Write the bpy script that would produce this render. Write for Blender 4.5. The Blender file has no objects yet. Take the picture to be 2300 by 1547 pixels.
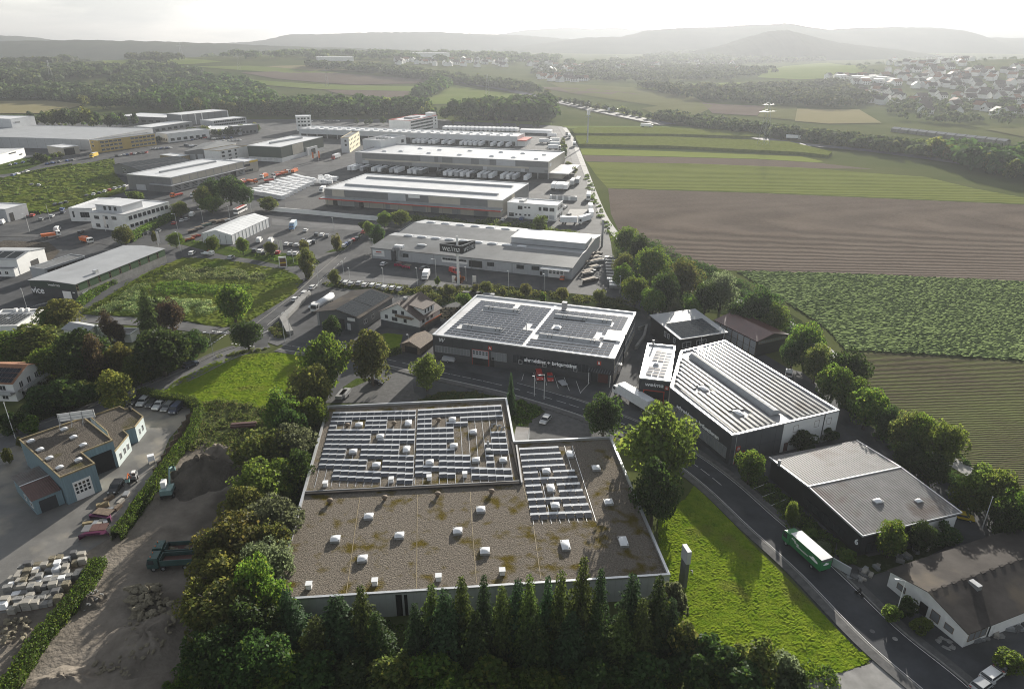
import bpy,bmesh,math,random
import numpy as np
from mathutils import Vector,Matrix

S = bpy.context.scene
# ---------------------------------------------------------------- camera, sky, sun, exposure
F_PX,HORIZON,CAM_H,CX,CY = 1570.0,85.0,90.0,1150.0,773.5
PITCH = math.atan((CY - HORIZON) / F_PX)
cam = bpy.data.objects.new('camera',bpy.data.cameras.new('camera'))
S.collection.objects.link(cam)
cam.location = (0,0,CAM_H)
cam.rotation_euler = (math.pi / 2 - PITCH,0,0)
cam.data.sensor_width = 36
cam.data.lens = 36 * F_PX / 2300
cam.data.clip_start = 1
cam.data.clip_end = 40000
S.camera = cam

SUN_AZ,SUN_EL = math.radians(18.0),math.radians(14.0)
w = bpy.data.worlds.new('World'); S.world = w; w.use_nodes = True
nt = w.node_tree; nt.nodes.clear()
wo = nt.nodes.new('ShaderNodeOutputWorld'); bg = nt.nodes.new('ShaderNodeBackground')
sky = nt.nodes.new('ShaderNodeTexSky'); sky.sky_type = 'NISHITA'; sky.sun_disc = False
sky.sun_elevation = SUN_EL; sky.sun_rotation = SUN_AZ; sky.air_density = 1.0; sky.dust_density = 0.8
tc = nt.nodes.new('ShaderNodeTexCoord'); mp = nt.nodes.new('ShaderNodeMapping'); mp.inputs['Scale'].default_value = (2.2,2.2,12)
nz = nt.nodes.new('ShaderNodeTexNoise'); nz.inputs['Scale'].default_value = 2.3; nz.inputs['Detail'].default_value = 7; nz.inputs['Roughness'].default_value = .55
cr = nt.nodes.new('ShaderNodeValToRGB'); cr.color_ramp.elements[0].position = .40; cr.color_ramp.elements[1].position = .58
cr.color_ramp.elements[0].color = (.56,.58,.61,1); cr.color_ramp.elements[1].color = (1.02,1.02,1.02,1)
hsv = nt.nodes.new('ShaderNodeHueSaturation'); hsv.inputs['Saturation'].default_value = .30                     # a thin veil of cloud whitens the whole sky
mx = nt.nodes.new('ShaderNodeMix'); mx.data_type = 'RGBA'; mx.blend_type = 'MULTIPLY'; mx.inputs[0].default_value = 1
nt.links.new(tc.outputs['Generated'],mp.inputs[0]); nt.links.new(mp.outputs[0],nz.inputs['Vector']); nt.links.new(nz.outputs[0],cr.inputs[0])
nt.links.new(sky.outputs[0],hsv.inputs['Color']); nt.links.new(hsv.outputs[0],mx.inputs[6]); nt.links.new(cr.outputs[0],mx.inputs[7]); nt.links.new(mx.outputs[2],bg.inputs[0])
bg.inputs[1].default_value = 0.082
nt.links.new(bg.outputs[0],wo.inputs[0])

sl = bpy.data.lights.new('sun','SUN'); sl.energy = 5; sl.angle = math.radians(.5); sl.color = (1,.94,.84)
sun = bpy.data.objects.new('sun',sl); S.collection.objects.link(sun)
sd = Vector((math.sin(SUN_AZ) * math.cos(SUN_EL),math.cos(SUN_AZ) * math.cos(SUN_EL),math.sin(SUN_EL)))
sun.rotation_euler = sd.to_track_quat('Z','Y').to_euler(); sun.location = (300,900,400)

S.view_settings.view_transform = 'Standard'; S.view_settings.look = 'None'
S.view_settings.exposure = 1.4; S.view_settings.gamma = 1; S.view_settings.use_curve_mapping = False
S.render.engine = 'CYCLES'
cy = S.cycles
cy.use_denoising = True; cy.max_bounces = 6; cy.diffuse_bounces = 2; cy.glossy_bounces = 2; cy.transmission_bounces = 4
cy.transparent_max_bounces = 6; cy.volume_bounces = 0; cy.caustics_reflective = False; cy.caustics_refractive = False
cy.pixel_filter_type = 'BLACKMAN_HARRIS'; cy.filter_width = 1.05
cy.sample_clamp_indirect = 6; cy.sample_clamp_direct = 0; cy.use_adaptive_sampling = True; cy.adaptive_threshold = .01

# ---------------------------------------------------------------- helpers
R = math.radians
COL = S.collection

def ray(px,py):
    x = (px - CX) / F_PX; y = -(py - CY) / F_PX
    return Vector((x,math.cos(PITCH) + y * math.sin(PITCH),-math.sin(PITCH) + y * math.cos(PITCH)))

def P(px,py,z=0.0):
    d = ray(px,py); t = (z - CAM_H) / d.z
    return Vector((d.x * t,d.y * t,z))

def sstep(a,b,x):
    t = min(1,max(0,(x - a) / (b - a))); return t * t * (3 - 2 * t)

def terr(x,y):
    k = sstep(980,1450,y)
    if k == 0: return 0.0
    h = 46 * math.exp(-((x - 1250) / 480) ** 2 - ((y - 1760) / 480) ** 2)
    h += 42 * math.exp(-((x + 800) / 650) ** 2 - ((y - 1950) / 520) ** 2)
    h += 30 * math.exp(-((x + 250) / 500) ** 2 - ((y - 2500) / 500) ** 2)
    h += 16 * sstep(2000,4200,y)
    h += (math.sin(x * .006 + 1) * math.cos(y * .005) * 3)
    return h * k

def T(px,py):
    """where a line of sight meets the rising ground"""
    d = ray(px,py)
    if d.z >= -1e-4: d.z = -1e-4
    t0 = 0.0; t = 100.0
    while t < 30000:
        q = d * t
        if CAM_H + q.z <= terr(q.x,q.y):
            lo,hi = t0,t
            for _ in range(18):
                m = (lo + hi) / 2; q = d * m
                if CAM_H + q.z <= terr(q.x,q.y): hi = m
                else: lo = m
            q = d * hi
            return Vector((q.x,q.y,terr(q.x,q.y)))
        t0 = t; t *= 1.03
    q = d * 9000
    return Vector((q.x,q.y,0))

def hgt(px,pyt,pxb,pyb):
    g = P(pxb,pyb); d = ray(px,pyt); return CAM_H + d.z * g.y / d.y

class MB:
    def __init__(s): s.v = []; s.f = []; s.m = []
    def add(s,vs,fs,mi=0,M=None):
        b = len(s.v)
        for q in vs: s.v.append(tuple(M @ Vector(q)) if M is not None else tuple(q))
        for k in fs: s.f.append(tuple(i + b for i in k)); s.m.append(mi)
        return s
    def quad(s,a,b,c,d,mi=0): return s.add([a,b,c,d],[(0,1,2,3)],mi)
    def poly(s,pts,mi=0): return s.add(pts,[tuple(range(len(pts)))],mi)
    def box(s,x0,x1,y0,y1,z0,z1,mi=0,top=None,M=None):
        vs = [(x0,y0,z0),(x1,y0,z0),(x1,y1,z0),(x0,y1,z0),(x0,y0,z1),(x1,y0,z1),(x1,y1,z1),(x0,y1,z1)]
        s.add(vs,[(0,3,2,1),(0,1,5,4),(1,2,6,5),(2,3,7,6),(3,0,4,7)],mi,M)
        b = len(s.v) - 8
        s.f.append((b + 4,b + 5,b + 6,b + 7)); s.m.append(mi if top is None else top)
        return s
    def prism(s,pts,z0,z1,mi=0,top=None,cap=True,bottom=False):
        n = len(pts)
        a = sum(pts[i][0] * pts[(i + 1) % n][1] - pts[(i + 1) % n][0] * pts[i][1] for i in range(n))
        if a < 0: pts = pts[::-1]
        vs = [(q[0],q[1],z0) for q in pts] + [(q[0],q[1],z1) for q in pts]
        fs = [(i,(i + 1) % n,(i + 1) % n + n,i + n) for i in range(n)]
        s.add(vs,fs,mi)
        b = len(s.v) - 2 * n
        if cap: s.f.append(tuple(range(b + n,b + 2 * n))); s.m.append(mi if top is None else top)
        if bottom: s.f.append(tuple(range(b + n - 1,b - 1,-1))); s.m.append(mi)
        return s
    def tube(s,p0,p1,r0,r1=None,n=8,mi=0,cap=True):
        r1 = r0 if r1 is None else r1
        p0,p1 = Vector(p0),Vector(p1); d = (p1 - p0).normalized()
        u = d.orthogonal().normalized(); w_ = d.cross(u)
        vs = []
        for p,r in ((p0,r0),(p1,r1)):
            for k in range(n):
                a = 2 * math.pi * k / n; vs.append(p + u * (math.cos(a) * r) + w_ * (math.sin(a) * r))
        fs = [(k,(k + 1) % n,(k + 1) % n + n,k + n) for k in range(n)]
        if cap: fs += [tuple(range(n - 1,-1,-1)),tuple(range(n,2 * n))]
        return s.add(vs,fs,mi)
    def lathe(s,prof,n=10,mi=0,c=(0,0,0)):
        vs = []; fs = []
        for r,z in prof:
            for k in range(n):
                a = 2 * math.pi * k / n; vs.append((c[0] + r * math.cos(a),c[1] + r * math.sin(a),c[2] + z))
        for j in range(len(prof) - 1):
            for k in range(n):
                fs.append((j * n + k,j * n + (k + 1) % n,(j + 1) * n + (k + 1) % n,(j + 1) * n + k))
        fs.append(tuple(range((len(prof) - 1) * n,len(prof) * n)))
        return s.add(vs,fs,mi)
    def mesh(s,name,mats,smooth=False):
        me = bpy.data.meshes.new(name); me.from_pydata(s.v,[],s.f)
        for m in (mats if isinstance(mats,(list,tuple)) else [mats]): me.materials.append(m)
        if any(s.m): me.polygons.foreach_set('material_index',s.m)
        if smooth: me.polygons.foreach_set('use_smooth',[True] * len(me.polygons))
        me.update(); return me
    def build(s,name,mats,parent=None,smooth=False): return ob(name,s.mesh(name,mats,smooth),parent)

def ob(name,me,parent=None,loc=None,rz=None):
    o = bpy.data.objects.new(name,me); COL.objects.link(o)
    if parent is not None: o.parent = parent
    if loc is not None: o.location = loc
    if rz is not None: o.rotation_euler.z = rz
    return o

def tag(o,label=None,cat=None,group=None,kind=None):
    if label: o['label'] = label
    if cat: o['category'] = cat
    if group: o['group'] = group
    if kind: o['kind'] = kind
    return o

def thing(name,loc,rz,label,cat,group=None):
    return tag(ob(name,None,None,loc,rz),label,cat,group)

def copy_tree(o,parent=None):
    c = o.copy(); COL.objects.link(c)
    if parent is not None: c.parent = parent
    for ch in KIDS.get(o.name,()): KIDS.setdefault(c.name,[]).append(copy_tree(ch,c))
    return c
KIDS = {}

def quads(name,cen,nrm,size,mats,asp=1.0,mi=None,up=None):
    """many small leaf faces in one mesh: cen, nrm (N,3), size (N,)"""
    n = len(cen); nrm = nrm / (np.linalg.norm(nrm,axis=1)[:,None] + 1e-9)
    rnd = np.random.RandomState(n).normal(size=(n,3)) if up is None else up
    u = np.cross(nrm,rnd); u /= (np.linalg.norm(u,axis=1)[:,None] + 1e-9); v_ = np.cross(nrm,u)
    su = (size * .5)[:,None]; sv = su * asp
    V = np.empty((n,4,3)); V[:,0] = cen - u * su; V[:,1] = cen - v_ * sv * .9; V[:,2] = cen + u * su; V[:,3] = cen + v_ * sv
    me = bpy.data.meshes.new(name)
    me.vertices.add(4 * n); me.vertices.foreach_set('co',V.reshape(-1))
    me.loops.add(4 * n); me.loops.foreach_set('vertex_index',np.arange(4 * n,dtype=np.int32))
    me.polygons.add(n); me.polygons.foreach_set('loop_start',np.arange(0,4 * n,4,dtype=np.int32)); me.polygons.foreach_set('loop_total',np.full(n,4,dtype=np.int32))
    for m in (mats if isinstance(mats,(list,tuple)) else [mats]): me.materials.append(m)
    if mi is not None: me.polygons.foreach_set('material_index',mi.astype(np.int32))
    me.update(calc_edges=True); return me

ORD = ['first','second','third','fourth','fifth','sixth','seventh','eighth','ninth','tenth','eleventh','twelfth','thirteenth','fourteenth',
       'fifteenth','sixteenth','seventeenth','eighteenth','nineteenth','twentieth']
def nth(k):
    if k < 20: return ORD[k]
    t = ['twenty','thirty','forty','fifty'][(k + 1) // 10 - 2]
    return t + '-' + ORD[(k + 1) % 10 - 1] if (k + 1) % 10 else {2: 'twentieth',3: 'thirtieth',4: 'fortieth',5: 'fiftieth'}[(k + 1) // 10]
# ---------------------------------------------------------------- materials
def _nodes(name):
    m = bpy.data.materials.new(name); m.use_nodes = True
    n = m.node_tree; b = n.nodes['Principled BSDF']; return m,n,b

def mat(name,col,rough=.6,metal=0,var=.12,scale=.6,bump=0,bscale=None,spec=.4,stretch=None,col2=None,dirt=None,rvar=0):
    """base colour with broken tone at two scales, optional second colour in patches, optional bump"""
    m,n,b = _nodes(name)
    b.inputs['Roughness'].default_value = rough; b.inputs['Metallic'].default_value = metal; b.inputs['Specular IOR Level'].default_value = spec
    t = n.nodes.new('ShaderNodeTexCoord'); src = t.outputs['Object']
    if stretch:
        mp_ = n.nodes.new('ShaderNodeMapping'); mp_.inputs['Scale'].default_value = stretch; n.links.new(src,mp_.inputs[0]); src = mp_.outputs[0]
    a = n.nodes.new('ShaderNodeTexNoise'); a.inputs['Scale'].default_value = scale; a.inputs['Detail'].default_value = 8; a.inputs['Roughness'].default_value = .65
    n.links.new(src,a.inputs['Vector'])
    r = n.nodes.new('ShaderNodeValToRGB'); r.color_ramp.elements[0].position = .3; r.color_ramp.elements[1].position = .7
    c2 = col2 if col2 else tuple(min(1,c * (1 + var * 2)) for c in col)
    c1 = col if col2 else tuple(c * (1 - var * 2) for c in col)
    r.color_ramp.elements[0].color = (*c1,1); r.color_ramp.elements[1].color = (*c2,1)
    n.links.new(a.outputs[0],r.inputs[0]); out = r.outputs[0]
    if dirt:
        d = n.nodes.new('ShaderNodeTexNoise'); d.inputs['Scale'].default_value = dirt[1]; d.inputs['Detail'].default_value = 6
        n.links.new(t.outputs['Object'],d.inputs['Vector'])
        dr = n.nodes.new('ShaderNodeValToRGB'); dr.color_ramp.elements[0].position = dirt[2]; dr.color_ramp.elements[1].position = dirt[2] + .14
        n.links.new(d.outputs[0],dr.inputs[0])
        mm = n.nodes.new('ShaderNodeMix'); mm.data_type = 'RGBA'; n.links.new(dr.outputs[0],mm.inputs[0]); n.links.new(out,mm.inputs[6]); mm.inputs[7].default_value = (*dirt[0],1)
        out = mm.outputs[2]
    n.links.new(out,b.inputs['Base Color'])
    if rvar:
        mr = n.nodes.new('ShaderNodeMapRange'); mr.inputs[3].default_value = max(0,rough - rvar); mr.inputs[4].default_value = min(1,rough + rvar)
        n.links.new(a.outputs[0],mr.inputs[0]); n.links.new(mr.outputs[0],b.inputs['Roughness'])
    if bump:
        k = n.nodes.new('ShaderNodeTexNoise'); k.inputs['Scale'].default_value = bscale or scale * 6; k.inputs['Detail'].default_value = 5
        n.links.new(src,k.inputs['Vector'])
        u = n.nodes.new('ShaderNodeBump'); u.inputs['Strength'].default_value = min(1,bump); u.inputs['Distance'].default_value = max(.02,bump * .3)
        n.links.new(k.outputs[0],u.inputs['Height']); n.links.new(u.outputs[0],b.inputs['Normal'])
    return m

def leaf(name,col,var=.35,trans=.5,yel=None,ynum=.85,rough=.55):
    m,n,b = _nodes(name)
    out = n.nodes['Material Output']; n.nodes.remove(b)
    g = n.nodes.new('ShaderNodeNewGeometry'); oi = n.nodes.new('ShaderNodeObjectInfo')
    r = n.nodes.new('ShaderNodeValToRGB'); e = r.color_ramp.elements
    e[0].color = (*[c * (1 - var) for c in col],1); e[1].color = (*[min(1,c * (1 + var)) for c in col],1)
    if yel:
        e[1].position = ynum - .02; k = e.new(ynum + .05); k.color = (*yel,1)
    n.links.new(g.outputs['Random Per Island'],r.inputs[0])
    hs = n.nodes.new('ShaderNodeHueSaturation')
    mr = n.nodes.new('ShaderNodeMapRange'); mr.inputs[3].default_value = .49; mr.inputs[4].default_value = .52; n.links.new(oi.outputs['Random'],mr.inputs[0]); n.links.new(mr.outputs[0],hs.inputs['Hue'])
    mv = n.nodes.new('ShaderNodeMapRange'); mv.inputs[3].default_value = .75; mv.inputs[4].default_value = 1.3; n.links.new(oi.outputs['Random'],mv.inputs[0]); n.links.new(mv.outputs[0],hs.inputs['Value'])
    n.links.new(r.outputs[0],hs.inputs['Color'])
    d = n.nodes.new('ShaderNodeBsdfDiffuse'); tr = n.nodes.new('ShaderNodeBsdfTranslucent'); mx_ = n.nodes.new('ShaderNodeMixShader'); mx_.inputs[0].default_value = trans
    ht = n.nodes.new('ShaderNodeHueSaturation'); ht.inputs['Hue'].default_value = .485; ht.inputs['Value'].default_value = 1.9; ht.inputs['Saturation'].default_value = 1.0
    n.links.new(hs.outputs[0],d.inputs[0]); n.links.new(hs.outputs[0],ht.inputs['Color']); n.links.new(ht.outputs[0],tr.inputs[0])
    gl = n.nodes.new('ShaderNodeBsdfGlossy'); gl.inputs['Roughness'].default_value = rough; gl.inputs[0].default_value = (.8,.8,.8,1)
    m2 = n.nodes.new('ShaderNodeMixShader'); m2.inputs[0].default_value = .012
    n.links.new(d.outputs[0],mx_.inputs[1]); n.links.new(tr.outputs[0],mx_.inputs[2])
    n.links.new(mx_.outputs[0],m2.inputs[1]); n.links.new(gl.outputs[0],m2.inputs[2]); n.links.new(m2.outputs[0],out.inputs[0])
    return m

def rows(name,c_soil,c_crop,period,duty=.5,ang=0,wob=.3,patch=.5,bump=.4,rough=.9,fine=6,tram=None):
    """a field: crop rows over soil, uneven growth"""
    m,n,b = _nodes(name); b.inputs['Roughness'].default_value = rough; b.inputs['Specular IOR Level'].default_value = 0
    t = n.nodes.new('ShaderNodeTexCoord'); mp_ = n.nodes.new('ShaderNodeMapping'); mp_.inputs['Rotation'].default_value[2] = ang; n.links.new(t.outputs['Object'],mp_.inputs[0])
    wv = n.nodes.new('ShaderNodeTexWave'); wv.wave_type = 'BANDS'; wv.bands_direction = 'Y'; wv.inputs['Scale'].default_value = .314 / period; wv.inputs['Distortion'].default_value = wob * 3
    wv.inputs['Detail'].default_value = 3; wv.inputs['Detail Scale'].default_value = 1.2 / max(.2,period); n.links.new(mp_.outputs[0],wv.inputs['Vector'])
    ns = n.nodes.new('ShaderNodeTexNoise'); ns.inputs['Scale'].default_value = .035; ns.inputs['Detail'].default_value = 6; n.links.new(t.outputs['Object'],ns.inputs['Vector'])
    nf = n.nodes.new('ShaderNodeTexNoise'); nf.inputs['Scale'].default_value = fine; nf.inputs['Detail'].default_value = 4
    ms = n.nodes.new('ShaderNodeMapping'); ms.inputs['Scale'].default_value = (.25,1,1); n.links.new(mp_.outputs[0],ms.inputs[0]); n.links.new(ms.outputs[0],nf.inputs['Vector'])
    a1 = n.nodes.new('ShaderNodeMath'); a1.operation = 'MULTIPLY_ADD'; a1.inputs[1].default_value = patch; n.links.new(ns.outputs[0],a1.inputs[0]); n.links.new(wv.outputs['Fac'],a1.inputs[2])
    a2 = n.nodes.new('ShaderNodeMath'); a2.operation = 'ADD'; n.links.new(a1.outputs[0],a2.inputs[0]); n.links.new(nf.outputs[0],a2.inputs[1])
    th = .5 + patch * .5 + .5
    r = n.nodes.new('ShaderNodeMapRange'); r.inputs[1].default_value = th - duty; r.inputs[2].default_value = th - duty + .7; n.links.new(a2.outputs[0],r.inputs[0])
    mm = n.nodes.new('ShaderNodeMix'); mm.data_type = 'RGBA'; n.links.new(r.outputs[0],mm.inputs[0]); mm.inputs[6].default_value = (*c_soil,1); mm.inputs[7].default_value = (*c_crop,1)
    n.links.new(mm.outputs[2],b.inputs['Base Color'])
    u = n.nodes.new('ShaderNodeBump'); u.inputs['Strength'].default_value = bump; u.inputs['Distance'].default_value = .35; n.links.new(a2.outputs[0],u.inputs['Height']); n.links.new(u.outputs[0],b.inputs['Normal'])
    return m

def glass(name,col=(.03,.035,.04),rough=.08):
    m,n,b = _nodes(name); b.inputs['Base Color'].default_value = (*col,1); b.inputs['Roughness'].default_value = rough; b.inputs['Specular IOR Level'].default_value = .6
    return m

M = {}
M['asphalt'] = mat('asphalt',(.070,.072,.076),.85,var=.2,scale=.12,bump=.15,bscale=9,spec=.12,dirt=((.125,.122,.117),.045,.55))
M['asphalt_dark'] = mat('asphalt_dark',(.052,.055,.061),.85,var=.16,scale=.16,bump=.15,bscale=9,spec=.15,dirt=((.082,.083,.086),.06,.55))
M['asphalt_pale'] = mat('asphalt_pale',(.13,.13,.132),.85,var=.12,scale=.15,bump=.1,bscale=9,spec=.12,dirt=((.09,.09,.092),.08,.58))
M['concrete'] = mat('concrete',(.24,.235,.225),.85,var=.12,scale=.4,bump=.15,bscale=6,dirt=((.15,.145,.14),.12,.58))
M['pavement'] = mat('pavement',(.105,.104,.103),.85,var=.14,scale=.8,bump=.2,bscale=8,spec=.1)
M['kerb'] = mat('kerb',(.21,.205,.195),.85,var=.1,scale=2,spec=.1)
M['paint'] = mat('road_paint',(.62,.62,.6),.7,var=.1,scale=3)
M['dirt'] = mat('dirt',(.135,.118,.098),.95,scale=.16,col2=(.26,.23,.195),bump=.9,bscale=1.1,spec=0,dirt=((.10,.088,.074),.07,.55))
M['dirt_dark'] = mat('dirt_dark',(.07,.062,.053),.95,scale=.3,col2=(.13,.115,.097),bump=.9,bscale=1.6,spec=0)
M['yard'] = mat('yard_concrete',(.15,.145,.135),.6,var=.18,scale=.12,bump=.2,bscale=3,dirt=((.30,.27,.215),.08,.50),rvar=.2)
M['grass'] = mat('grass_sheet',(.085,.150,.008),.9,scale=.5,col2=(.18,.225,.022),bump=.6,bscale=3.4,spec=0,dirt=((.135,.150,.028),.13,.56))
M['grass_mown'] = mat('grass_mown',(.042,.075,.016),.95,scale=.25,col2=(.085,.105,.03),bump=.9,bscale=2,spec=0)
M['scrub'] = mat('scrub_ground',(.026,.042,.014),.95,scale=.15,col2=(.052,.060,.024),bump=1,bscale=1.5,spec=0)
M['meadow'] = mat('meadow_ground',(.075,.120,.016),.95,scale=.06,col2=(.15,.160,.036),bump=.7,bscale=1.2,spec=0)
M['land'] = mat('open_land',(.060,.082,.028),.95,scale=.006,col2=(.110,.118,.048),bump=.3,bscale=.3,spec=0)
M['plough'] = rows('ploughed_soil',(.082,.065,.054),(.165,.137,.115),2.2,.52,R(-2),.8,1.0,.7,.95,2.2)
M['plough_far'] = rows('brown_strip',(.115,.092,.075),(.165,.135,.110),3,.5,R(-3),.4,.8,.5,.95,1)
M['beet'] = rows('beet_leaves',(.038,.060,.020),(.165,.215,.085),1.3,.68,R(-4),1.6,1.1,.95,.8,1.7)
M['sprout'] = rows('sprouting_rows',(.070,.056,.045),(.098,.112,.046),.9,.40,R(2),.8,2.2,.6,.95,1.2)
M['crop'] = rows('green_crop',(.095,.115,.032),(.165,.185,.055),5,.6,R(-2),.4,.9,.5,.9,.6)
M['crop_light'] = rows('pale_crop',(.150,.180,.040),(.205,.235,.065),3,.6,R(-2),.3,.7,.4,.9,.8)
M['maize'] = mat('maize_plants',(.095,.115,.026),.9,scale=.3,col2=(.155,.175,.045),bump=1,bscale=1.5,spec=0)
M['f_green'] = mat('far_green',(0.13,0.17,0.045),.95,scale=.01,col2=(0.17,0.2,0.065),bump=.2,bscale=.2,spec=0)
M['f_olive'] = mat('far_olive',(0.11,0.115,0.05),.95,scale=.01,col2=(0.15,0.15,0.07),bump=.2,bscale=.2,spec=0)
M['f_brown'] = mat('far_brown',(0.12,0.095,0.078),.95,scale=.01,col2=(0.16,0.13,0.105),bump=.2,bscale=.2,spec=0)
M['f_tan'] = mat('far_tan',(0.21,0.19,0.1),.95,scale=.01,col2=(0.25,0.22,0.12),bump=.2,bscale=.2,spec=0)
M['hill'] = mat('hill_woods',(.026,.036,.020),.95,scale=.004,col2=(.058,.068,.036),bump=1,bscale=.03,spec=0)
M['gravel'] = mat('roof_gravel',(.098,.086,.072),.95,scale=3.2,col2=(.26,.228,.19),bump=1,bscale=5,spec=0,dirt=((.105,.082,.020),.30,.535))
M['gravel2'] = mat('roof_gravel_dark',(.085,.075,.064),.95,scale=2.5,col2=(.155,.138,.118),bump=.9,bscale=5,spec=0,dirt=((.075,.068,.03),.16,.60))
M['white'] = mat('white_render',(.74,.74,.72),.75,var=.04,scale=.3,dirt=((.62,.61,.59),.2,.62))
M['whitewall'] = mat('pale_sheet',(.56,.57,.58),.6,var=.04,scale=.25)
M['membrane'] = mat('white_membrane',(.66,.66,.66),.38,var=.06,scale=.12,rvar=.1,dirt=((.52,.51,.5),.07,.6))
M['roofgrey'] = mat('grey_roofing',(.19,.195,.197),.6,var=.1,scale=.15,rvar=.1,spec=.1,dirt=((.145,.145,.142),.06,.56))
M['rooflight'] = mat('light_grey_roofing',(.36,.37,.38),.55,var=.06,scale=.12,rvar=.1,spec=.12,dirt=((.29,.295,.30),.06,.6))
M['felt'] = mat('roof_felt',(.062,.056,.052),.85,var=.18,scale=.2,bump=.2,bscale=5,spec=.04,dirt=((.115,.098,.078),.12,.57))
M['grey'] = mat('grey_panel',(.27,.275,.28),.5,var=.05,scale=.2)
M['greydark'] = mat('dark_grey_panel',(.155,.157,.162),.5,var=.05,scale=.2)
M['greylight'] = mat('light_grey_panel',(.40,.41,.425),.5,var=.05,scale=.2)
M['beige'] = mat('beige_panel',(.42,.39,.33),.55,var=.05,scale=.2)
M['anthracite'] = mat('anthracite_panel',(.050,.052,.057),.5,var=.08,scale=.25)
M['anth2'] = mat('slate_panel',(.095,.100,.106),.5,var=.08,scale=.25)
M['black'] = mat('black_cladding',(.022,.023,.026),.5,var=.1,scale=.3)
M['darkgreen'] = mat('dark_green_sheet',(.042,.060,.050),.5,var=.06,scale=.2)
M['green'] = mat('green_sheet',(.055,.105,.050),.5,var=.1,scale=.4,stretch=(6,6,.3))
M['cream'] = mat('cream_render',(.62,.57,.38),.7,var=.04,scale=.2)
M['ochre'] = mat('ochre_render',(.46,.33,.10),.7,var=.05,scale=.2)
M['bluegrey'] = mat('blue_grey_sheet',(.175,.250,.285),.5,var=.10,scale=1.2,stretch=(3,3,.15))
M['bluepale'] = mat('pale_blue_sheet',(.50,.56,.55),.5,var=.05,scale=.6)
M['red'] = mat('red_trim',(.42,.045,.025),.5,var=.08,scale=.5)
M['rust'] = mat('dark_red_sheet',(.085,.028,.026),.32,var=.12,scale=.4,rvar=.08)
M['brownsheet'] = mat('brown_sheet',(.115,.058,.048),.5,var=.12,scale=.6)
M['tile'] = mat('roof_tile',(.085,.062,.052),.75,var=.2,scale=2.5)
M['orangetile'] = mat('orange_tile',(.25,.12,.065),.75,var=.2,scale=1.2)
M['timber'] = mat('weathered_timber',(.16,.12,.085),.8,var=.2,scale=2)
M['wood'] = mat('pale_timber',(.27,.215,.12),.7,var=.15,scale=1.5)
M['metal'] = mat('zinc_sheet',(.30,.30,.305),.6,.15,var=.1,scale=.3,rvar=.08,dirt=((.2,.19,.175),.15,.6))
M['trap'] = mat('ribbed_steel',(.20,.195,.19),.6,0,var=.12,scale=.25,rvar=.1,spec=.12,dirt=((.135,.112,.10),.12,.56))
M['zinc'] = mat('ribbed_zinc',(.28,.275,.265),.15,.45,var=.12,scale=.5,rvar=.04,spec=.3,dirt=((.2,.18,.155),.14,.57))
M['alu'] = mat('aluminium',(.60,.61,.62),.35,.6,var=.05,scale=1)
M['steel'] = mat('galvanised_steel',(.34,.35,.36),.45,.5,var=.08,scale=2)
M['polewhite'] = mat('white_pole',(.72,.72,.7),.5,var=.04,scale=2)
M['glass'] = glass('window_glass')
M['glasspale'] = glass('curtained_glass',(.20,.21,.22),.2)
M['cell'] = mat('solar_cell',(.016,.020,.029),.22,var=.12,scale=.25,spec=.10)
M['cellpale'] = mat('solar_cell_dull',(.062,.068,.074),.8,var=.08,scale=.25,spec=0)
M['dome'] = mat('acrylic_dome',(.78,.79,.80),.3,var=.04,scale=1)
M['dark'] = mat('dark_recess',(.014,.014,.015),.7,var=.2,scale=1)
M['tyre'] = mat('rubber',(.018,.018,.018),.8,var=.1,scale=2)
M['trunk'] = mat('bark',(.075,.060,.048),.9,var=.25,scale=3,bump=.5,bscale=8)
M['trunkpale'] = mat('pale_bark',(.30,.28,.26),.9,var=.2,scale=2,bump=.4,bscale=8)
M['orange'] = mat('orange_paint',(.62,.14,.025),.4,var=.06,scale=1)
M['yellow'] = mat('yellow_paint',(.62,.42,.03),.4,var=.06,scale=1)
M['teal'] = mat('teal_paint',(.028,.066,.062),.4,var=.1,scale=1)
M['tealpale'] = mat('pale_teal_paint',(.15,.235,.23),.45,var=.1,scale=1)
M['purple'] = mat('purple_paint',(.10,.020,.062),.5,var=.12,scale=1)
M['magenta'] = mat('magenta_paint',(.42,.012,.075),.45,var=.1,scale=1)
M['greentruck'] = mat('truck_green',(.018,.175,.055),.4,var=.04,scale=.5)
M['stone'] = mat('rubble_stone',(.15,.135,.10),.9,scale=1.2,col2=(.25,.22,.16),bump=.6,bscale=4,spec=.15)
M['stonegrey'] = mat('grey_stone',(.17,.17,.168),.9,scale=1.2,col2=(.30,.295,.28),bump=.5,bscale=4,spec=.15)
M['block'] = mat('stacked_blocks',(.26,.245,.215),.85,scale=.7,col2=(.40,.375,.33),bump=.3,bscale=4)
M['wrap'] = mat('white_foil',(.80,.80,.80),.3,var=.05,scale=1.2,bump=.3,bscale=2)
M['tarp'] = mat('tent_fabric',(.70,.71,.71),.5,var=.05,scale=.3)
M['sign'] = mat('sign_white',(.78,.77,.75),.5,var=.02,scale=1)
M['letter'] = mat('white_lettering',(.88,.88,.88),.5,var=.02,scale=1)
M['flag'] = mat('flag_cloth',(.66,.62,.58),.7,var=.08,scale=1)
def paint(col,name='car_paint',rough=.28):
    k = (name,col)
    if k not in M: M[k] = mat(name,col,rough,0,.05,.8,spec=.6)
    return M[k]
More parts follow.
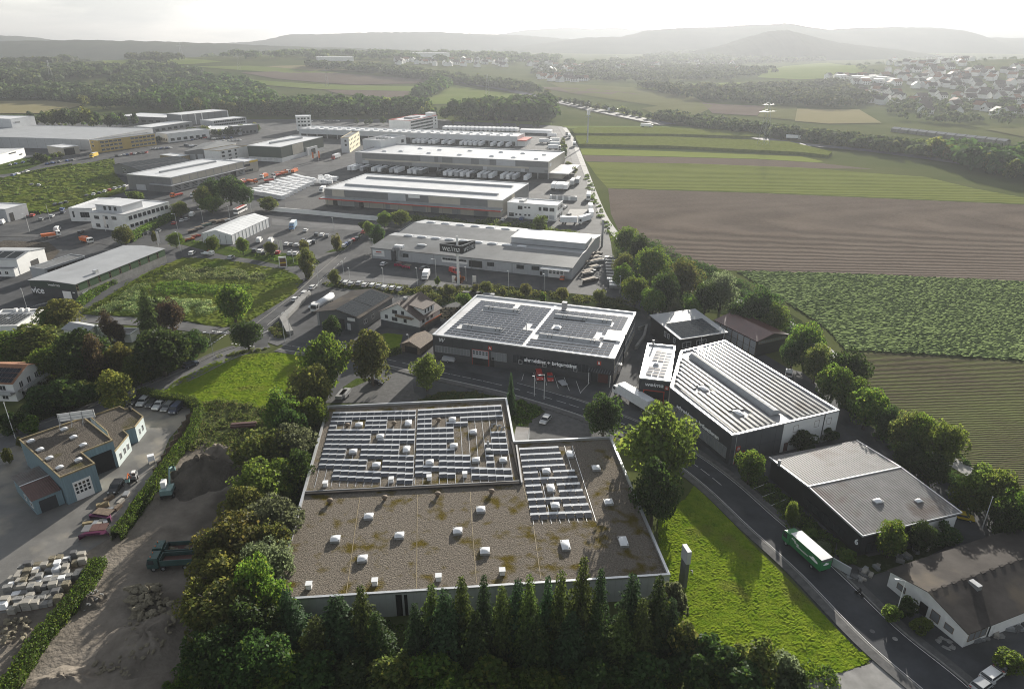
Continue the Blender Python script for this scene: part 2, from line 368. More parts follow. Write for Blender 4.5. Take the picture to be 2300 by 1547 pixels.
# ---------------------------------------------------------------- ground, fields, roads
def ground():
    ys = list(np.arange(-400,900,50)) + list(np.arange(900,3200,26)) + list(np.arange(3200,9600,160))
    xs = list(np.arange(-9000,-2600,200)) + list(np.arange(-2600,3000,44)) + list(np.arange(3000,9001,200))
    nx,ny = len(xs),len(ys)
    v = [(x,y,terr(x,y)) for y in ys for x in xs]
    f = [(j * nx + i,j * nx + i + 1,(j + 1) * nx + i + 1,(j + 1) * nx + i) for j in range(ny - 1) for i in range(nx - 1)]
    me = bpy.data.meshes.new('ground'); me.from_pydata(v,[],f); me.materials.append(M['land'])
    me.polygons.foreach_set('use_smooth',[True] * len(f)); me.update()
    tag(ob('ground',me),kind='structure')
ground()

def px(pts,z=0.0): return [P(a,b,z) for a,b in pts]

def sheet(name,pts,m,z,label=None,world=False,kind='structure'):
    q = [Vector((p[0],p[1],z)) for p in pts] if world else [Vector((p.x,p.y,z)) for p in px(pts)]
    o = MB().poly(q).build(name,M[m])
    me = o.data
    if me.polygons[0].normal.z < 0: me.flip_normals()
    tag(o,label,kind=kind); return o

def smooth_line(pts,n=6):
    out = []
    for i in range(len(pts) - 1):
        p0 = pts[max(0,i - 1)]; p1 = pts[i]; p2 = pts[i + 1]; p3 = pts[min(len(pts) - 1,i + 2)]
        for k in range(n):
            t = k / n
            out.append(.5 * ((2 * p1) + (p2 - p0) * t + (2 * p0 - 5 * p1 + 4 * p2 - p3) * t * t + (3 * p1 - p0 - 3 * p2 + p3) * t ** 3))
    out.append(pts[-1]); return out

def offs(line,d):
    r = []
    for i,p in enumerate(line):
        a = line[max(0,i - 1)]; b = line[min(len(line) - 1,i + 1)]; t = (b - a); t.z = 0; t.normalize()
        r.append(Vector((p.x - t.y * d,p.y + t.x * d,p.z)))
    return r

def strip(name,line,d0,d1,z0,m,z1=None,label=None,kind='structure',cat=None):
    """band between two offsets of a line; with z1 it is a raised band (kerb, pavement)"""
    a,b = offs(line,d0),offs(line,d1); mb = MB(); n = len(a)
    if z1 is None:
        mb.add([(p.x,p.y,z0) for p in b] + [(p.x,p.y,z0) for p in a],[(i,i + 1,n + i + 1,n + i) for i in range(n - 1)])
    else:
        vs = [(p.x,p.y,z) for z in (z0,z1) for q in (b,a) for p in q]
        fs = []
        for i in range(n - 1):
            fs += [(2 * n + i,2 * n + i + 1,3 * n + i + 1,3 * n + i),(i,i + 1,2 * n + i + 1,2 * n + i),(n + i + 1,n + i,3 * n + i,3 * n + i + 1)]
        fs += [(0,2 * n,3 * n,n),(n - 1,2 * n - 1,4 * n - 1,3 * n - 1)]
        mb.add(vs,fs)
    o = mb.build(name,M[m]); bm = bmesh.new(); bm.from_mesh(o.data); bmesh.ops.recalc_face_normals(bm,faces=bm.faces)
    if z1 is None and len(bm.faces):
        bm.faces.ensure_lookup_table()
        if bm.faces[0].normal.z < 0: bmesh.ops.reverse_faces(bm,faces=bm.faces)
    bm.to_mesh(o.data); bm.free()
    tag(o,label,cat,kind=kind); return o

def dashes(line,d,z,L,gap,wdt,name='road_marking'):
    q = offs(line,d); mb = MB(); acc = 0
    for i in range(len(q) - 1):
        a,b = q[i],q[i + 1]; seg = (b - a).length; t = 0
        while t < seg:
            ph = acc % (L + gap)
            if ph < L:
                e = min(seg,t + L - ph); u = (b - a).normalized(); s = Vector((-u.y,u.x,0)) * (wdt / 2); p0 = a + u * t; p1 = a + u * e
                mb.quad(*[(k.x,k.y,z) for k in (p0 + s,p0 - s,p1 - s,p1 + s)][::-1]); acc += e - t; t = e
            else:
                g = L + gap - ph; acc += g; t += g
    if mb.f:
        o = mb.build(name,M['paint']); tag(o,kind='structure')
        if o.data.polygons[0].normal.z < 0: o.data.flip_normals()

def lines_on(name,segs,z,wdt=.12,m='paint'):
    mb = MB()
    for a,b in segs:
        a,b = P(*a),P(*b); u = (b - a).normalized(); s = Vector((-u.y,u.x,0)) * (wdt / 2)
        mb.quad(*[(k.x,k.y,z) for k in (a - s,b - s,b + s,a + s)])
    tag(mb.build(name,M[m]),kind='structure')

# paved industrial estate, one sheet under everything
sheet('paved_ground',[(-700,760),(-700,292),(-200,288),(250,268),(620,268),(980,268),(1262,284),(1300,330),(1325,395),(1352,470),(1372,545),(1385,640),(1440,675),(1490,720),
      (1500,775),(1650,800),(1800,835),(1960,960),(2120,1080),(2420,1290),(2420,1547),(2190,1720),(1925,1460),(1560,1060),(1380,985),(1330,960),(1150,905),(930,900),(720,900),(680,800),(560,735),(300,720),(120,720)],'asphalt',.02)
# fields
FZ = .03
def drape(name,pts,m,off=.6,step=34,kind='structure'):
    q = [T(*p) for p in pts]; bm = bmesh.new(); vs = [bm.verts.new((p.x,p.y,0)) for p in q]; bm.faces.new(vs)
    bmesh.ops.triangulate(bm,faces=bm.faces)
    for _ in range(5):
        es = [e for e in bm.edges if e.calc_length() > step * 1.6]
        if not es: break
        bmesh.ops.subdivide_edges(bm,edges=es,cuts=1); bmesh.ops.triangulate(bm,faces=bm.faces)
    for v in bm.verts: v.co.z = terr(v.co.x,v.co.y) + off
    bmesh.ops.recalc_face_normals(bm,faces=bm.faces)
    me = bpy.data.meshes.new(name); bm.to_mesh(me); bm.free()
    if len(me.polygons) and me.polygons[0].normal.z < 0: me.flip_normals()
    me.materials.append(M[m]); tag(ob(name,me),kind=kind)

sheet('sparse_crop_field',[(1905,790),(2010,793),(2700,838),(2900,1400),(2300,1130),(2190,1070),(2010,930),(1880,840)],'sprout',FZ)
sheet('ploughed_field',[(1366,424),(1700,434),(2300,460),(2900,490),(2900,665),(2300,633),(1960,617),(1640,608),(1470,575),(1400,540),(1372,480)],'plough',FZ)
sheet('green_field',[(1318,364),(1560,368),(1800,377),(2080,398),(2190,424),(2300,444),(2900,478),(2900,488),(2300,458),(1700,432),(1364,422),(1340,395)],'crop',FZ + .01)
sheet('brown_field_strip',[(1308,349),(1500,353),(1700,358),(1835,366),(1960,380),(1800,378),(1560,369),(1317,363)],'plough_far',FZ)
sheet('pale_field_strip',[(1303,334),(1500,340),(1800,352),(1850,363),(1835,365),(1700,357),(1500,352),(1308,348)],'crop_light',FZ)
sheet('grass_verge',[(1262,283),(1620,284),(1640,290),(1280,289)],'f_green',FZ)
sheet('grass_verge',[(1010,273),(1240,281),(1240,275),(1130,271),(1010,269)],'f_green',FZ)

def beet():
    """a leafy crop with real relief: an uneven canopy about half a metre high"""
    A = [P(*p) for p in [(1650,609),(1960,618),(2300,634),(2800,660),(2800,842),(2010,794),(1900,788),(1840,730),(1740,665)]]
    bm = bmesh.new(); bm.faces.new([bm.verts.new((p.x,p.y,0)) for p in A])
    x0,x1 = min(p.x for p in A),max(p.x for p in A); y0,y1 = min(p.y for p in A),max(p.y for p in A); bm.free()
    def inside(x,y):
        c = False; j = len(A) - 1
        for i in range(len(A)):
            if (A[i].y > y) != (A[j].y > y) and x < (A[j].x - A[i].x) * (y - A[i].y) / (A[j].y - A[i].y) + A[i].x: c = not c
            j = i
        return c
    rng = np.random.RandomState(4); st = .8; nx = int((x1 - x0) / st); ny = int((y1 - y0) / st)
    zz = rng.uniform(0,.62,(ny + 1,nx + 1)); jx = rng.uniform(-.4,.4,(ny + 1,nx + 1,2))
    v = [(x0 + (i + jx[j,i,0]) * st,y0 + (j + jx[j,i,1]) * st,.06 + zz[j,i]) for j in range(ny + 1) for i in range(nx + 1)]
    f = [(j * (nx + 1) + i,j * (nx + 1) + i + 1,(j + 1) * (nx + 1) + i + 1,(j + 1) * (nx + 1) + i) for j in range(ny) for i in range(nx) if inside(x0 + i * st,y0 + j * st)]
    used = sorted({k for q in f for k in q}); rm = {k: n for n,k in enumerate(used)}
    me = bpy.data.meshes.new('leafy_crop'); me.from_pydata([v[k] for k in used],[],[tuple(rm[k] for k in q) for q in f]); me.materials.append(M['beet']); me.update()
    tag(ob('leafy_crop',me),kind='stuff')
beet()

def tallcrop(pts,h):
    q = px(pts); o = MB().prism([(p.x,p.y) for p in q],0,h).build('maize_crop',M['maize']); tag(o,kind='stuff')
tallcrop([(1284,297),(1300,290.5),(1500,291),(1720,300),(1715,312),(1500,306),(1290,304)],2.2)
tallcrop([(1294,318),(1292,310),(1500,312),(1770,323),(1868,347),(1860,355),(1800,348),(1500,333),(1300,329)],2.2)

# green plots inside the estate
GZ = .04
GR = [('lawn','grass',[(1478,1160),(1540,1120),(1562,1085),(1700,1232),(1800,1330),(1930,1462),(1962,1468),(1945,1490),(1900,1508),(1830,1524),(1740,1547),(1640,1547),(1500,1420),(1480,1250)]),
      ('lawn','grass',[(352,882),(400,852),(480,812),(545,797),(640,791),(690,800),(700,860),(640,930),(520,905),(456,928),(452,905)]),
      ('wildflower_meadow','meadow',[(180,706),(250,660),(330,612),(410,579),(500,583),(560,592),(640,606),(668,617),(684,634),(660,660),(560,722),(500,737),(420,722),(300,712)]),
      ('meadow','meadow',[(-60,415),(30,395),(110,378),(180,370),(256,356),(262,395),(285,416),(280,432),(200,455),(110,480),(-60,470)]),
      ('verge','grass_mown',[(-60,400),(-60,375),(40,356),(100,352),(95,368),(40,388)]),
      ('garden_lawn','grass',[(845,790),(840,755),(870,748),(905,752),(895,790),(880,800)]),
      ('verge','grass_mown',[(770,870),(800,850),(845,850),(830,885),(790,888)]),
      ('hedge_bank','scrub',[(690,640),(960,668),(985,690),(1080,660),(1440,700),(1420,680),(1370,668),(1100,640),(990,652),(760,632)]),
      ('traffic_island','grass_mown',[(604,742),(618,726),(632,730),(645,752),(640,764),(622,760)]),
      ('verge','grass_mown',[(905,480),(1050,500),(1330,530),(1350,545),(1330,540),(1040,512),(880,490)]),
      ('verge','grass_mown',[(1320,385),(1334,430),(1352,480),(1374,520),(1366,520),(1342,470),(1322,420),(1312,385)]),
      ('planted_bed','scrub',[(925,905),(990,880),(1060,880),(1130,892),(1130,905)]),
      ('planted_bed','scrub',[(1140,890),(1200,905),(1225,925),(1200,940),(1165,960),(1148,940)]),
      ('planted_bed','scrub',[(1660,1075),(1700,1060),(1760,1110),(1880,1215),(1870,1260),(1800,1215),(1700,1100)]),
      ('planted_bed','scrub',[(1880,1205),(1950,1250),(2050,1230),(2150,1190),(2160,1210),(2060,1262),(1965,1290),(1880,1250)]),
      ('scrub_bank','scrub',[(1440,670),(1490,715),(1580,700),(1720,720),(1790,770),(1900,900),(2050,1030),(2300,1230),(2300,1130),(2190,1070),(2010,930),(1880,840),(1800,720),(1600,600),(1400,545),(1375,600),(1385,640)]),
      ('grass_strip','grass_mown',[(470,806),(490,792),(560,782),(600,784),(560,792),(500,802)]),
      ('orchard_bed','dirt_dark',[(-40,560),(10,540),(110,545),(135,565),(100,600),(-40,600)]),
      ('verge','grass_mown',[(570,590),(640,600),(720,590),(700,575),(600,565),(480,548),(380,530),(370,540)]),
      ('verge','grass_mown',[(730,568),(790,560),(850,510),(835,512),(760,555)]),
      ]
for i,(nm,m,pts) in enumerate(GR): sheet(nm,pts,m,GZ + .003 * i)

# roads
def road(pts,wd,name='road',m='asphalt_dark',z=.11,n=6):
    L = smooth_line(px(pts),n); strip(name,L,-wd / 2,wd / 2,z,m); return L
main = road([(2240,1660),(2125,1547),(1978,1424),(1832,1279),(1711,1173),(1620,1090),(1540,1030),(1440,970),(1330,926),(1240,897),(1128,866),(990,836),(890,812),(800,795),(700,784),(640,775)],7.2,'street')
strip('pavement',main[4:],3.95,5.6,.02,'pavement',.24)
strip('kerb',main[4:],3.62,3.94,.02,'kerb',.25)
strip('kerb',main[0:54],-3.94,-3.62,.02,'kerb',.25)
strip('pavement',main[0:40],-5.4,-3.95,.02,'pavement',.24)
left = road([(600,772),(560,782),(500,803),(420,843),(300,893),(150,948),(0,998),(-160,1050),(-320,1100)],7.0,'street','asphalt_pale')
strip('pavement',left[8:],-5.5,-3.9,.02,'pavement',.24); strip('kerb',left[8:],-3.9,-3.6,.02,'kerb',.25)
strip('kerb',left[8:20],3.6,3.9,.02,'kerb',.25)
up = road([(570,782),(585,745),(640,700),(695,655),(740,612),(790,567),(845,517),(868,495)],8.2,'street','asphalt',.115)
strip('kerb',up[6:],4.2,4.5,.02,'kerb',.25)
west = road([(690,645),(655,615),(560,590),(430,572),(330,556),(250,545),(120,530),(-60,528),(-200,535)],8,'street','asphalt',.112)
road([(255,552),(300,535),(380,510),(460,487),(525,476),(575,470)],9,'street','asphalt',.118)
nw = road([(-200,430),(0,402),(60,386),(110,375),(160,363),(230,346),(320,332),(420,320),(500,300),(560,280)],9,'street','asphalt',.112)
lane = road([(640,770),(560,745),(480,742),(380,730),(285,722),(160,716)],6,'street','asphalt_pale',.108)
drive = road([(1378,580),(1385,640),(1402,672),(1455,695),(1474,725),(1465,765),(1430,820),(1398,870),(1375,905)],6.4,'lane','asphalt_dark',.1)
strip('kerb',drive[8:30],3.2,3.5,.02,'kerb',.3)
track = road([(1268,288),(1284,310),(1300,345),(1318,392),(1338,445),(1358,490),(1386,530),(1420,560),(1520,640),(1700,690),(1860,790),(1900,860),(2020,960),(2180,1062),(2330,1150)],4,'field_track','concrete',.1)
road([(1262,286),(1272,300),(1292,345),(1300,372)],9,'lane','asphalt_pale',.095)
back = road([(1700,800),(1780,850),(1885,930),(2000,1010),(2100,1085),(2200,1160),(2320,1260)],6,'lane','asphalt_dark',.09)
dashes(main[30:],0,.125,3,6,.12)
dashes(up[4:30],0,.13,3,6,.12)
dashes(main[:60],-3.3,.125,1000,1,.12); dashes(main[:96],3.3,.125,1000,1,.12)
lines_on('crossing_marking',[((477 + 5 * k,743 + .6 * k),(480 + 5 * k,745.5 + .6 * k)) for k in range(7)],.135,.5)
lines_on('crossing_marking',[((462 + 6 * k,782 - 4 * k),(466 + 6 * k,779.5 - 4 * k)) for k in range(8)],.135,.4)
lines_on('crossing_marking',[((520 + 8 * k,772 + 1.1 * k),(524 + 8 * k,772.5 + 1.1 * k)) for k in range(7)],.135,.5)
lines_on('crossing_marking',[((586 + 3.5 * k,752 - 2 * k),(588.5 + 3.5 * k,750.6 - 2 * k)) for k in range(5)],.135,.5)
# bay lines before hall A, hall 6 and in the car parks
lines_on('bay_marking',[((1198,835),(1205,862)),((1222,840),(1228,866)),((1245,844),(1254,872)),((1267,848),(1279,878)),((1294,856),(1304,884)),((1304,882),(1324,860)),((1176,841),(1172,855)),((981,823),(990,808))],.1,.14)
lines_on('bay_marking',[((1709,1117),(1743,1104)),((1731,1136),(1766,1121)),((1687,1100),(1722,1086)),((1755,1158),(1785,1146))],.1,.14)
lines_on('bay_marking',[((70 + 9 * k,690 - 2 * k),(92 + 9 * k,682 - 2 * k)) for k in range(4)],.1,.14)
# foreground left: yard, drive and earth works
sheet('yard',[(-200,1020),(40,985),(60,960),(210,910),(300,905),(425,908),(428,930),(380,985),(350,1060),(300,1120),(262,1180),(250,1205),(180,1250),(60,1370),(-200,1400)],'yard',.05)
sheet('earth_yard',[(-200,1330),(40,1320),(90,1262),(180,1240),(240,1212),(280,1170),(330,1100),(380,1020),(440,985),(560,1010),(560,1120),(470,1230),(440,1420),(380,1547),(300,1640),(-200,1640)],'dirt',.045)
sheet('forecourt',[(690,905),(770,880),(850,845),(900,835),(925,850),(930,880),(960,905)],'pavement',.06)
sheet('forecourt',[(1180,985),(1190,945),(1240,915),(1320,947),(1390,985),(1290,1000)],'pavement',.06)
sheet('forecourt',[(1700,1547),(1760,1530),(1880,1512),(1955,1490),(1975,1462),(2060,1547),(2080,1600),(1650,1600)],'concrete',.06)
sheet('gravel_drive',[(2160,1480),(2230,1445),(2300,1430),(2400,1440),(2400,1600),(2270,1600)],'asphalt',.06)
sheet('concrete_strip',[(700,612),(1000,636),(1000,647),(690,622)],'asphalt_pale',.055)
sheet('concrete_strip',[(610,490),(650,496),(840,510),(830,520),(610,505)],'asphalt_pale',.055)
sheet('apron',[(385,428),(450,410),(560,385),(640,372),(690,392),(600,410),(560,440),(440,448)],'pavement',.05)
sheet('apron',[(640,455),(720,440),(735,470),(640,470)],'pavement',.05)
sheet('apron',[(1280,470),(1318,470),(1322,502),(1265,498)],'concrete',.05)

# far fields, draped over the rising land
for nm,pts,m in [
    ('field',[(430,151),(560,149),(770,165),(640,165),(540,159)],'f_green'),
    ('field',[(120,142),(200,134),(300,128),(420,133),(500,140),(420,146),(260,146)],'f_green'),
    ('field',[(540,164),(700,160),(820,170),(960,180),(960,188),(800,192),(620,178)],'f_brown'),
    ('field',[(560,180),(700,190),(960,196),(940,206),(720,202),(590,192)],'f_green'),
    ('field',[(730,203),(920,206),(910,226),(760,212)],'f_brown'),
    ('field',[(-200,230),(120,228),(190,236),(120,256),(-200,258)],'f_tan'),
    ('field',[(965,212),(1010,190),(1090,205),(1180,215),(1180,232),(950,236)],'f_green'),
    ('field',[(1230,186),(1420,198),(1560,220),(1600,240),(1480,240),(1280,210)],'f_olive'),
    ('field',[(1700,175),(1760,150),(1860,142),(1950,148),(1930,172),(1800,180)],'f_green'),
    ('field',[(1575,232),(1620,236),(1720,240),(1700,262),(1600,256)],'f_brown'),
    ('field',[(1720,240),(1790,242),(1785,272),(1700,264)],'f_olive'),
    ('field',[(1790,246),(1930,248),(1980,278),(1860,280),(1785,274)],'f_tan'),
    ('field',[(1440,245),(1560,228),(1600,244),(1560,262),(1480,262)],'f_olive'),
    ('field',[(2210,292),(2300,288),(2500,296),(2500,318),(2300,310)],'f_olive'),
    ('field',[(1130,130),(1250,132),(1230,138),(1120,137)],'f_green'),
    ('field',[(720,136),(860,138),(840,146),(720,144)],'f_olive'),
    ('field',[(1200,196),(1330,200),(1440,214),(1300,214)],'f_brown'),
    ('field',[(590,150),(700,148),(800,160),(700,160)],'f_tan'),
    ('field',[(1540,190),(1660,186),(1700,198),(1600,206)],'f_green')]:
    drape(nm,pts,m,off=.9)
# the motorway: a pale ribbon crossing the valley
def motorway(pts,wd):
    q = [T(*p) for p in pts]; L = smooth_line(q,6); a,b = offs(L,-wd / 2),offs(L,wd / 2); n = len(a)
    vs = [(p.x,p.y,terr(p.x,p.y) + 1.2) for p in a + b]
    o = MB().add(vs,[(i,i + 1,n + i + 1,n + i) for i in range(n - 1)]).build('motorway',M['asphalt'])
    if o.data.polygons[0].normal.z < 0: o.data.flip_normals()
    tag(o,kind='structure')
motorway([(1030,186),(1090,196),(1150,206),(1225,223),(1310,243),(1380,258),(1500,282)],22)
motorway([(1700,312),(1790,326),(1900,336),(1990,346),(2080,358),(2180,372)],16)

def ridge(name,prof,depth,half,seed,m='hill',lift=0):
    """a wooded range: crest line given along the horizon, slopes falling to both sides"""
    rng = random.Random(seed); pts = []
    xs = np.linspace(prof[0][0],prof[-1][0],150)
    yy = np.interp(xs,[p[0] for p in prof],[p[1] for p in prof])
    ny = 13; v = []; f = []
    for i,(x,y) in enumerate(zip(xs,yy)):
        d = ray(float(x),float(y)); t = depth / d.y; cxw = d.x * t; top = CAM_H + d.z * t + rng.uniform(-2.2,2.2)
        for j in range(ny):
            s = j / (ny - 1) * 2 - 1
            prof_h = math.cos(s * math.pi / 2) ** 1.3
            bump_ = math.sin(cxw * .004 + s * 5 + seed) * .07 + math.sin(cxw * .011 + s * 9) * .04
            z = -4 + (top + 4) * (prof_h * (1 - abs(s) * .12) + bump_ * (1 - prof_h))
            v.append((cxw * (1 + s * half / depth * .15),depth + s * half,z))
    n = len(xs)
    for i in range(n - 1):
        for j in range(ny - 1): f.append((i * ny + j,(i + 1) * ny + j,(i + 1) * ny + j + 1,i * ny + j + 1))
    me = bpy.data.meshes.new(name); me.from_pydata(v,[],f); me.polygons.foreach_set('use_smooth',[True] * len(f)); me.materials.append(M[m]); me.update()
    tag(ob(name,me),kind='structure')
ridge('hills',[(-500,92),(-100,96),(60,92),(180,90),(330,93),(480,98),(640,104),(760,108),(900,112),(1000,116),(1100,122)],3300,700,1)
ridge('hills',[(-600,66),(-200,72),(0,80),(60,83),(110,91),(200,96),(300,100)],4700,800,2)
ridge('hills',[(480,98),(560,95),(600,90),(650,78),(720,77),(850,73),(980,72),(1080,77),(1180,80),(1300,90),(1400,100)],5200,900,3)
ridge('hills',[(1080,84),(1180,68),(1280,62),(1330,66),(1380,62),(1430,68),(1480,66),(1600,60),(1700,62)],7200,900,4)
ridge('hills',[(1100,110),(1200,100),(1300,86),(1400,82),(1450,70),(1520,64),(1600,62),(1680,56),(1740,55),(1770,52),(1810,60),(1860,66),(1960,62),(2070,62),(2140,66),(2180,84),(2300,86),(2500,80),(2800,90)],4600,900,5)
ridge('hills',[(1540,120),(1620,104),(1680,84),(1730,70),(1770,68),(1820,82),(1880,96),(1960,106),(2060,118)],3500,500,6)
ridge('hills',[(1900,70),(2000,60),(2100,56),(2200,60),(2300,64),(2600,58),(2900,70)],7600,900,7)
# ---------------------------------------------------------------- buildings: one frame per building, u along the front, v away from the road, z up
SHARED = {}
def shared(key,fn):
    if key not in SHARED: SHARED[key] = fn()
    return SHARED[key]

class Bld:
    def __init__(s,name,label,cat,A,B,h,C=None,poly=None,group=None,depth=None,flip=False):
        a,b = P(*A,h),P(*B,h); s.h = h
        s.o = Vector((a.x,a.y,0)); d = (b - a); d.z = 0; s.W = d.length; s.ux = d.normalized(); s.vx = Vector((-s.ux.y,s.ux.x,0))
        s.rz = math.atan2(s.ux.y,s.ux.x)
        s.D = depth if depth else (abs(s.loc(P(*C,h)).y) if C else 20)
        s.poly = [tuple(s.loc(P(*q,h)))[:2] for q in poly] if poly else [(0,0),(s.W,0),(s.W,s.D),(0,s.D)]
        if poly: s.D = max(q[1] for q in s.poly)
        s.root = thing(name,s.o,s.rz,label,cat,group)
    def loc(s,p): d = p - s.o; return Vector((d.dot(s.ux),d.dot(s.vx),p.z))
    def rf(s,px_,py_,z=None):
        q = s.loc(P(px_,py_,s.h if z is None else z)); return q.x,q.y
    def fac(s,face,px_,py_,off=0):
        """pixel -> (run, z) on a wall plane"""
        d = ray(px_,py_); n,c = {'f': (s.vx,s.o - s.vx * off),'r': (s.ux,s.o + s.ux * (s.W + off)),'l': (s.ux,s.o - s.ux * off)}[face]
        t = (c - Vector((0,0,0))).dot(n) / Vector((d.x,d.y,0)).dot(n); q = s.loc(Vector((d.x * t,d.y * t,CAM_H + d.z * t)))
        return (q.x if face == 'f' else q.y),q.z
    def at(s,face,r,z,out):
        return {'f': (r,-out,z),'r': (s.W + out,r,z),'l': (-out,r,z),'b': (r,s.D + out,z)}[face]
    def fbox(s,mb,face,r0,r1,z0,z1,o0,o1,mi=0):
        a,b = s.at(face,r0,z0,o0),s.at(face,r1,z1,o1)
        return mb.box(min(a[0],b[0]),max(a[0],b[0]),min(a[1],b[1]),max(a[1],b[1]),z0,z1,mi)
    def walls(s,m,roof='roofgrey',trim='alu',par=.45,pw=.35,base=None,ms=None):
        mb = MB(); ms = ms or {}; mats = [M[m]] + [M[k] for k in dict.fromkeys(ms.values())]; ix = {k: 1 + i for i,k in enumerate(dict.fromkeys(ms.values()))}
        pts = s.poly; n = len(pts)
        for i in range(n):
            a,b = pts[i],pts[(i + 1) % n]
            mi = ix[ms[i]] if i in ms else 0
            mb.quad((*a,0),(*b,0),(*b,s.h),(*a,s.h),mi)
        s.wall = mb.build('wall',mats,s.root)
        s.roof = MB().poly([(*q,s.h - par) for q in pts]).build('roof',M[roof],s.root)
        if trim:
            mb = MB(); inn = inset(pts,pw)
            for i in range(n):
                j = (i + 1) % n; a,b,c,d = pts[i],pts[j],inn[j],inn[i]; e = .07
                ao,bo = outset_pt(pts,i,e),outset_pt(pts,j,e)
                mb.quad((*ao,s.h + .06),(*bo,s.h + .06),(*c,s.h + .06),(*d,s.h + .06)); mb.quad((*d,s.h + .06),(*c,s.h + .06),(*c,s.h - par + .01),(*d,s.h - par + .01)); mb.quad((*ao,s.h - .3),(*bo,s.h - .3),(*bo,s.h + .06),(*ao,s.h + .06))
            mb.build('parapet',M[trim],s.root)
        return s
    def panel(s,face,r0,r1,z0,z1,m,name='wall_panel',out=.05,o0=-.02,parent=None):
        return s.fbox(MB(),face,min(r0,r1),max(r0,r1),z0,z1,o0,out).build(name,M[m] if isinstance(m,str) else m,parent or s.root)
    def ppanel(s,face,p0,p1,m,name='wall_panel',out=.05,zr=None):
        a,b = s.fac(face,*p0),s.fac(face,*p1)
        z0,z1 = zr if zr else (min(a[1],b[1]),max(a[1],b[1]))
        return s.panel(face,a[0],b[0],max(.02,z0),z1,m,name,out)
    def win(s,face,r0,r1,z0,z1,n=1,frame='sign',pane='glass',name='window',fw=.08,rows=1):
        r0,r1 = min(r0,r1),max(r0,r1)
        mb = MB(); fw = min(fw,(r1 - r0) / 5,(z1 - z0) / 5)
        for a,b,c,d in ((r0,r1,z1 - fw,z1),(r0,r1,z0,z0 + fw)): s.fbox(mb,face,a,b,c,d,-.02,.09)
        for k in range(n + 1):
            x = r0 + (r1 - r0 - fw) * k / n; s.fbox(mb,face,x,x + fw,z0 + fw,z1 - fw,-.02,.085)
        for k in range(1,rows):
            z = z0 + (z1 - z0) * k / rows; s.fbox(mb,face,r0 + fw,r1 - fw,z - fw / 2,z + fw / 2,-.02,.08)
        o = mb.build(name,M[frame],s.root)
        s.fbox(MB(),face,r0 + fw * .5,r1 - fw * .5,z0 + fw * .5,z1 - fw * .5,-.02,.03).build('pane',M[pane],o)
        return o
    def pwin(s,face,p0,p1,**k):
        a,b = s.fac(face,*p0),s.fac(face,*p1)
        return s.win(face,a[0],b[0],max(.1,min(a[1],b[1])),max(a[1],b[1]),**k)
    def row(s,face,p0,p1,w_,h_,n,**k):
        """n equal windows, centres running from pixel p0 to pixel p1"""
        a,b = s.fac(face,*p0),s.fac(face,*p1); zc = (a[1] + b[1]) / 2
        for i in range(n):
            t = i / max(1,n - 1); r = a[0] + (b[0] - a[0]) * t; s.win(face,r - w_ / 2,r + w_ / 2,zc - h_ / 2,zc + h_ / 2,**k)
    def gable(s,m,rise,frac=.5,over=.4,axis='u',z0=None,name='roof',trim=None,th=.14):
        """pitched roof over the rectangle; axis = direction of the ridge"""
        z0 = s.h if z0 is None else z0; W,D = s.W,s.D; e = over; t = th
        if axis == 'u': q = [(-e,-e),(W + e,-e),(W + e,D * frac),(-e,D * frac),(W + e,D + e),(-e,D + e)]; fl,fr = rise * e / (D * frac),rise * e / (D * (1 - frac) + 1e-6)
        else: q = [(-e,D + e),(-e,-e),(W * frac,-e),(W * frac,D + e),(W + e,-e),(W + e,D + e)]; fl,fr = rise * e / (W * frac + 1e-6),rise * e / (W * (1 - frac) + 1e-6)
        zs = [z0 - fl,z0 - fl,z0 + rise,z0 + rise,z0 - fr,z0 - fr]
        mb = MB()
        def slab(ids):
            top = [(*q[i],zs[i] + t) for i in ids]; bot = [(*q[i],zs[i]) for i in ids]
            mb.add(top + bot,[(0,1,2,3),(7,6,5,4),(0,4,5,1),(1,5,6,2),(2,6,7,3),(3,7,4,0)])
        slab([0,1,2,3]); slab([3,2,4,5])
        s.roof = mb.build(name,M[m],s.root)
        bm = bmesh.new(); bm.from_mesh(s.roof.data); bmesh.ops.recalc_face_normals(bm,faces=bm.faces); bm.to_mesh(s.roof.data); bm.free()
        return s
    def gwalls(s,m,rise,frac=.5,axis='u',ms=None):
        W,D,h = s.W,s.D,s.h; mb = MB()
        mats = [M[m]] + ([M[ms]] if ms else [])
        g = 1 if ms else 0
        if axis == 'u':
            mb.quad((0,0,0),(W,0,0),(W,0,h),(0,0,h)); mb.quad((W,D,0),(0,D,0),(0,D,h),(W,D,h))
            mb.poly([(W,0,0),(W,D,0),(W,D,h),(W,D * frac,h + rise),(W,0,h)],g); mb.poly([(0,D,0),(0,0,0),(0,0,h),(0,D * frac,h + rise),(0,D,h)],g)
        else:
            mb.quad((W,0,0),(W,D,0),(W,D,h),(W,0,h)); mb.quad((0,D,0),(0,0,0),(0,0,h),(0,D,h))
            mb.poly([(0,0,0),(W,0,0),(W,0,h),(W * frac,0,h + rise),(0,0,h)],g); mb.poly([(W,D,0),(0,D,0),(0,D,h),(W * frac,D,h + rise),(W,D,h)],g)
        s.wall = mb.build('wall',mats,s.root); return s
    def seams(s,face,pitch,m='greydark',z0=.1,z1=None,wd=.05):
        L = s.W if face in 'fb' else s.D; mb = MB(); k = pitch
        while k < L - .3:
            s.fbox(mb,face,k - wd / 2,k + wd / 2,z0,(z1 or s.h - .4),-.02,.03); k += pitch
        if mb.f: tag(mb.build('panel_joint',M[m],s.root),kind='stuff')
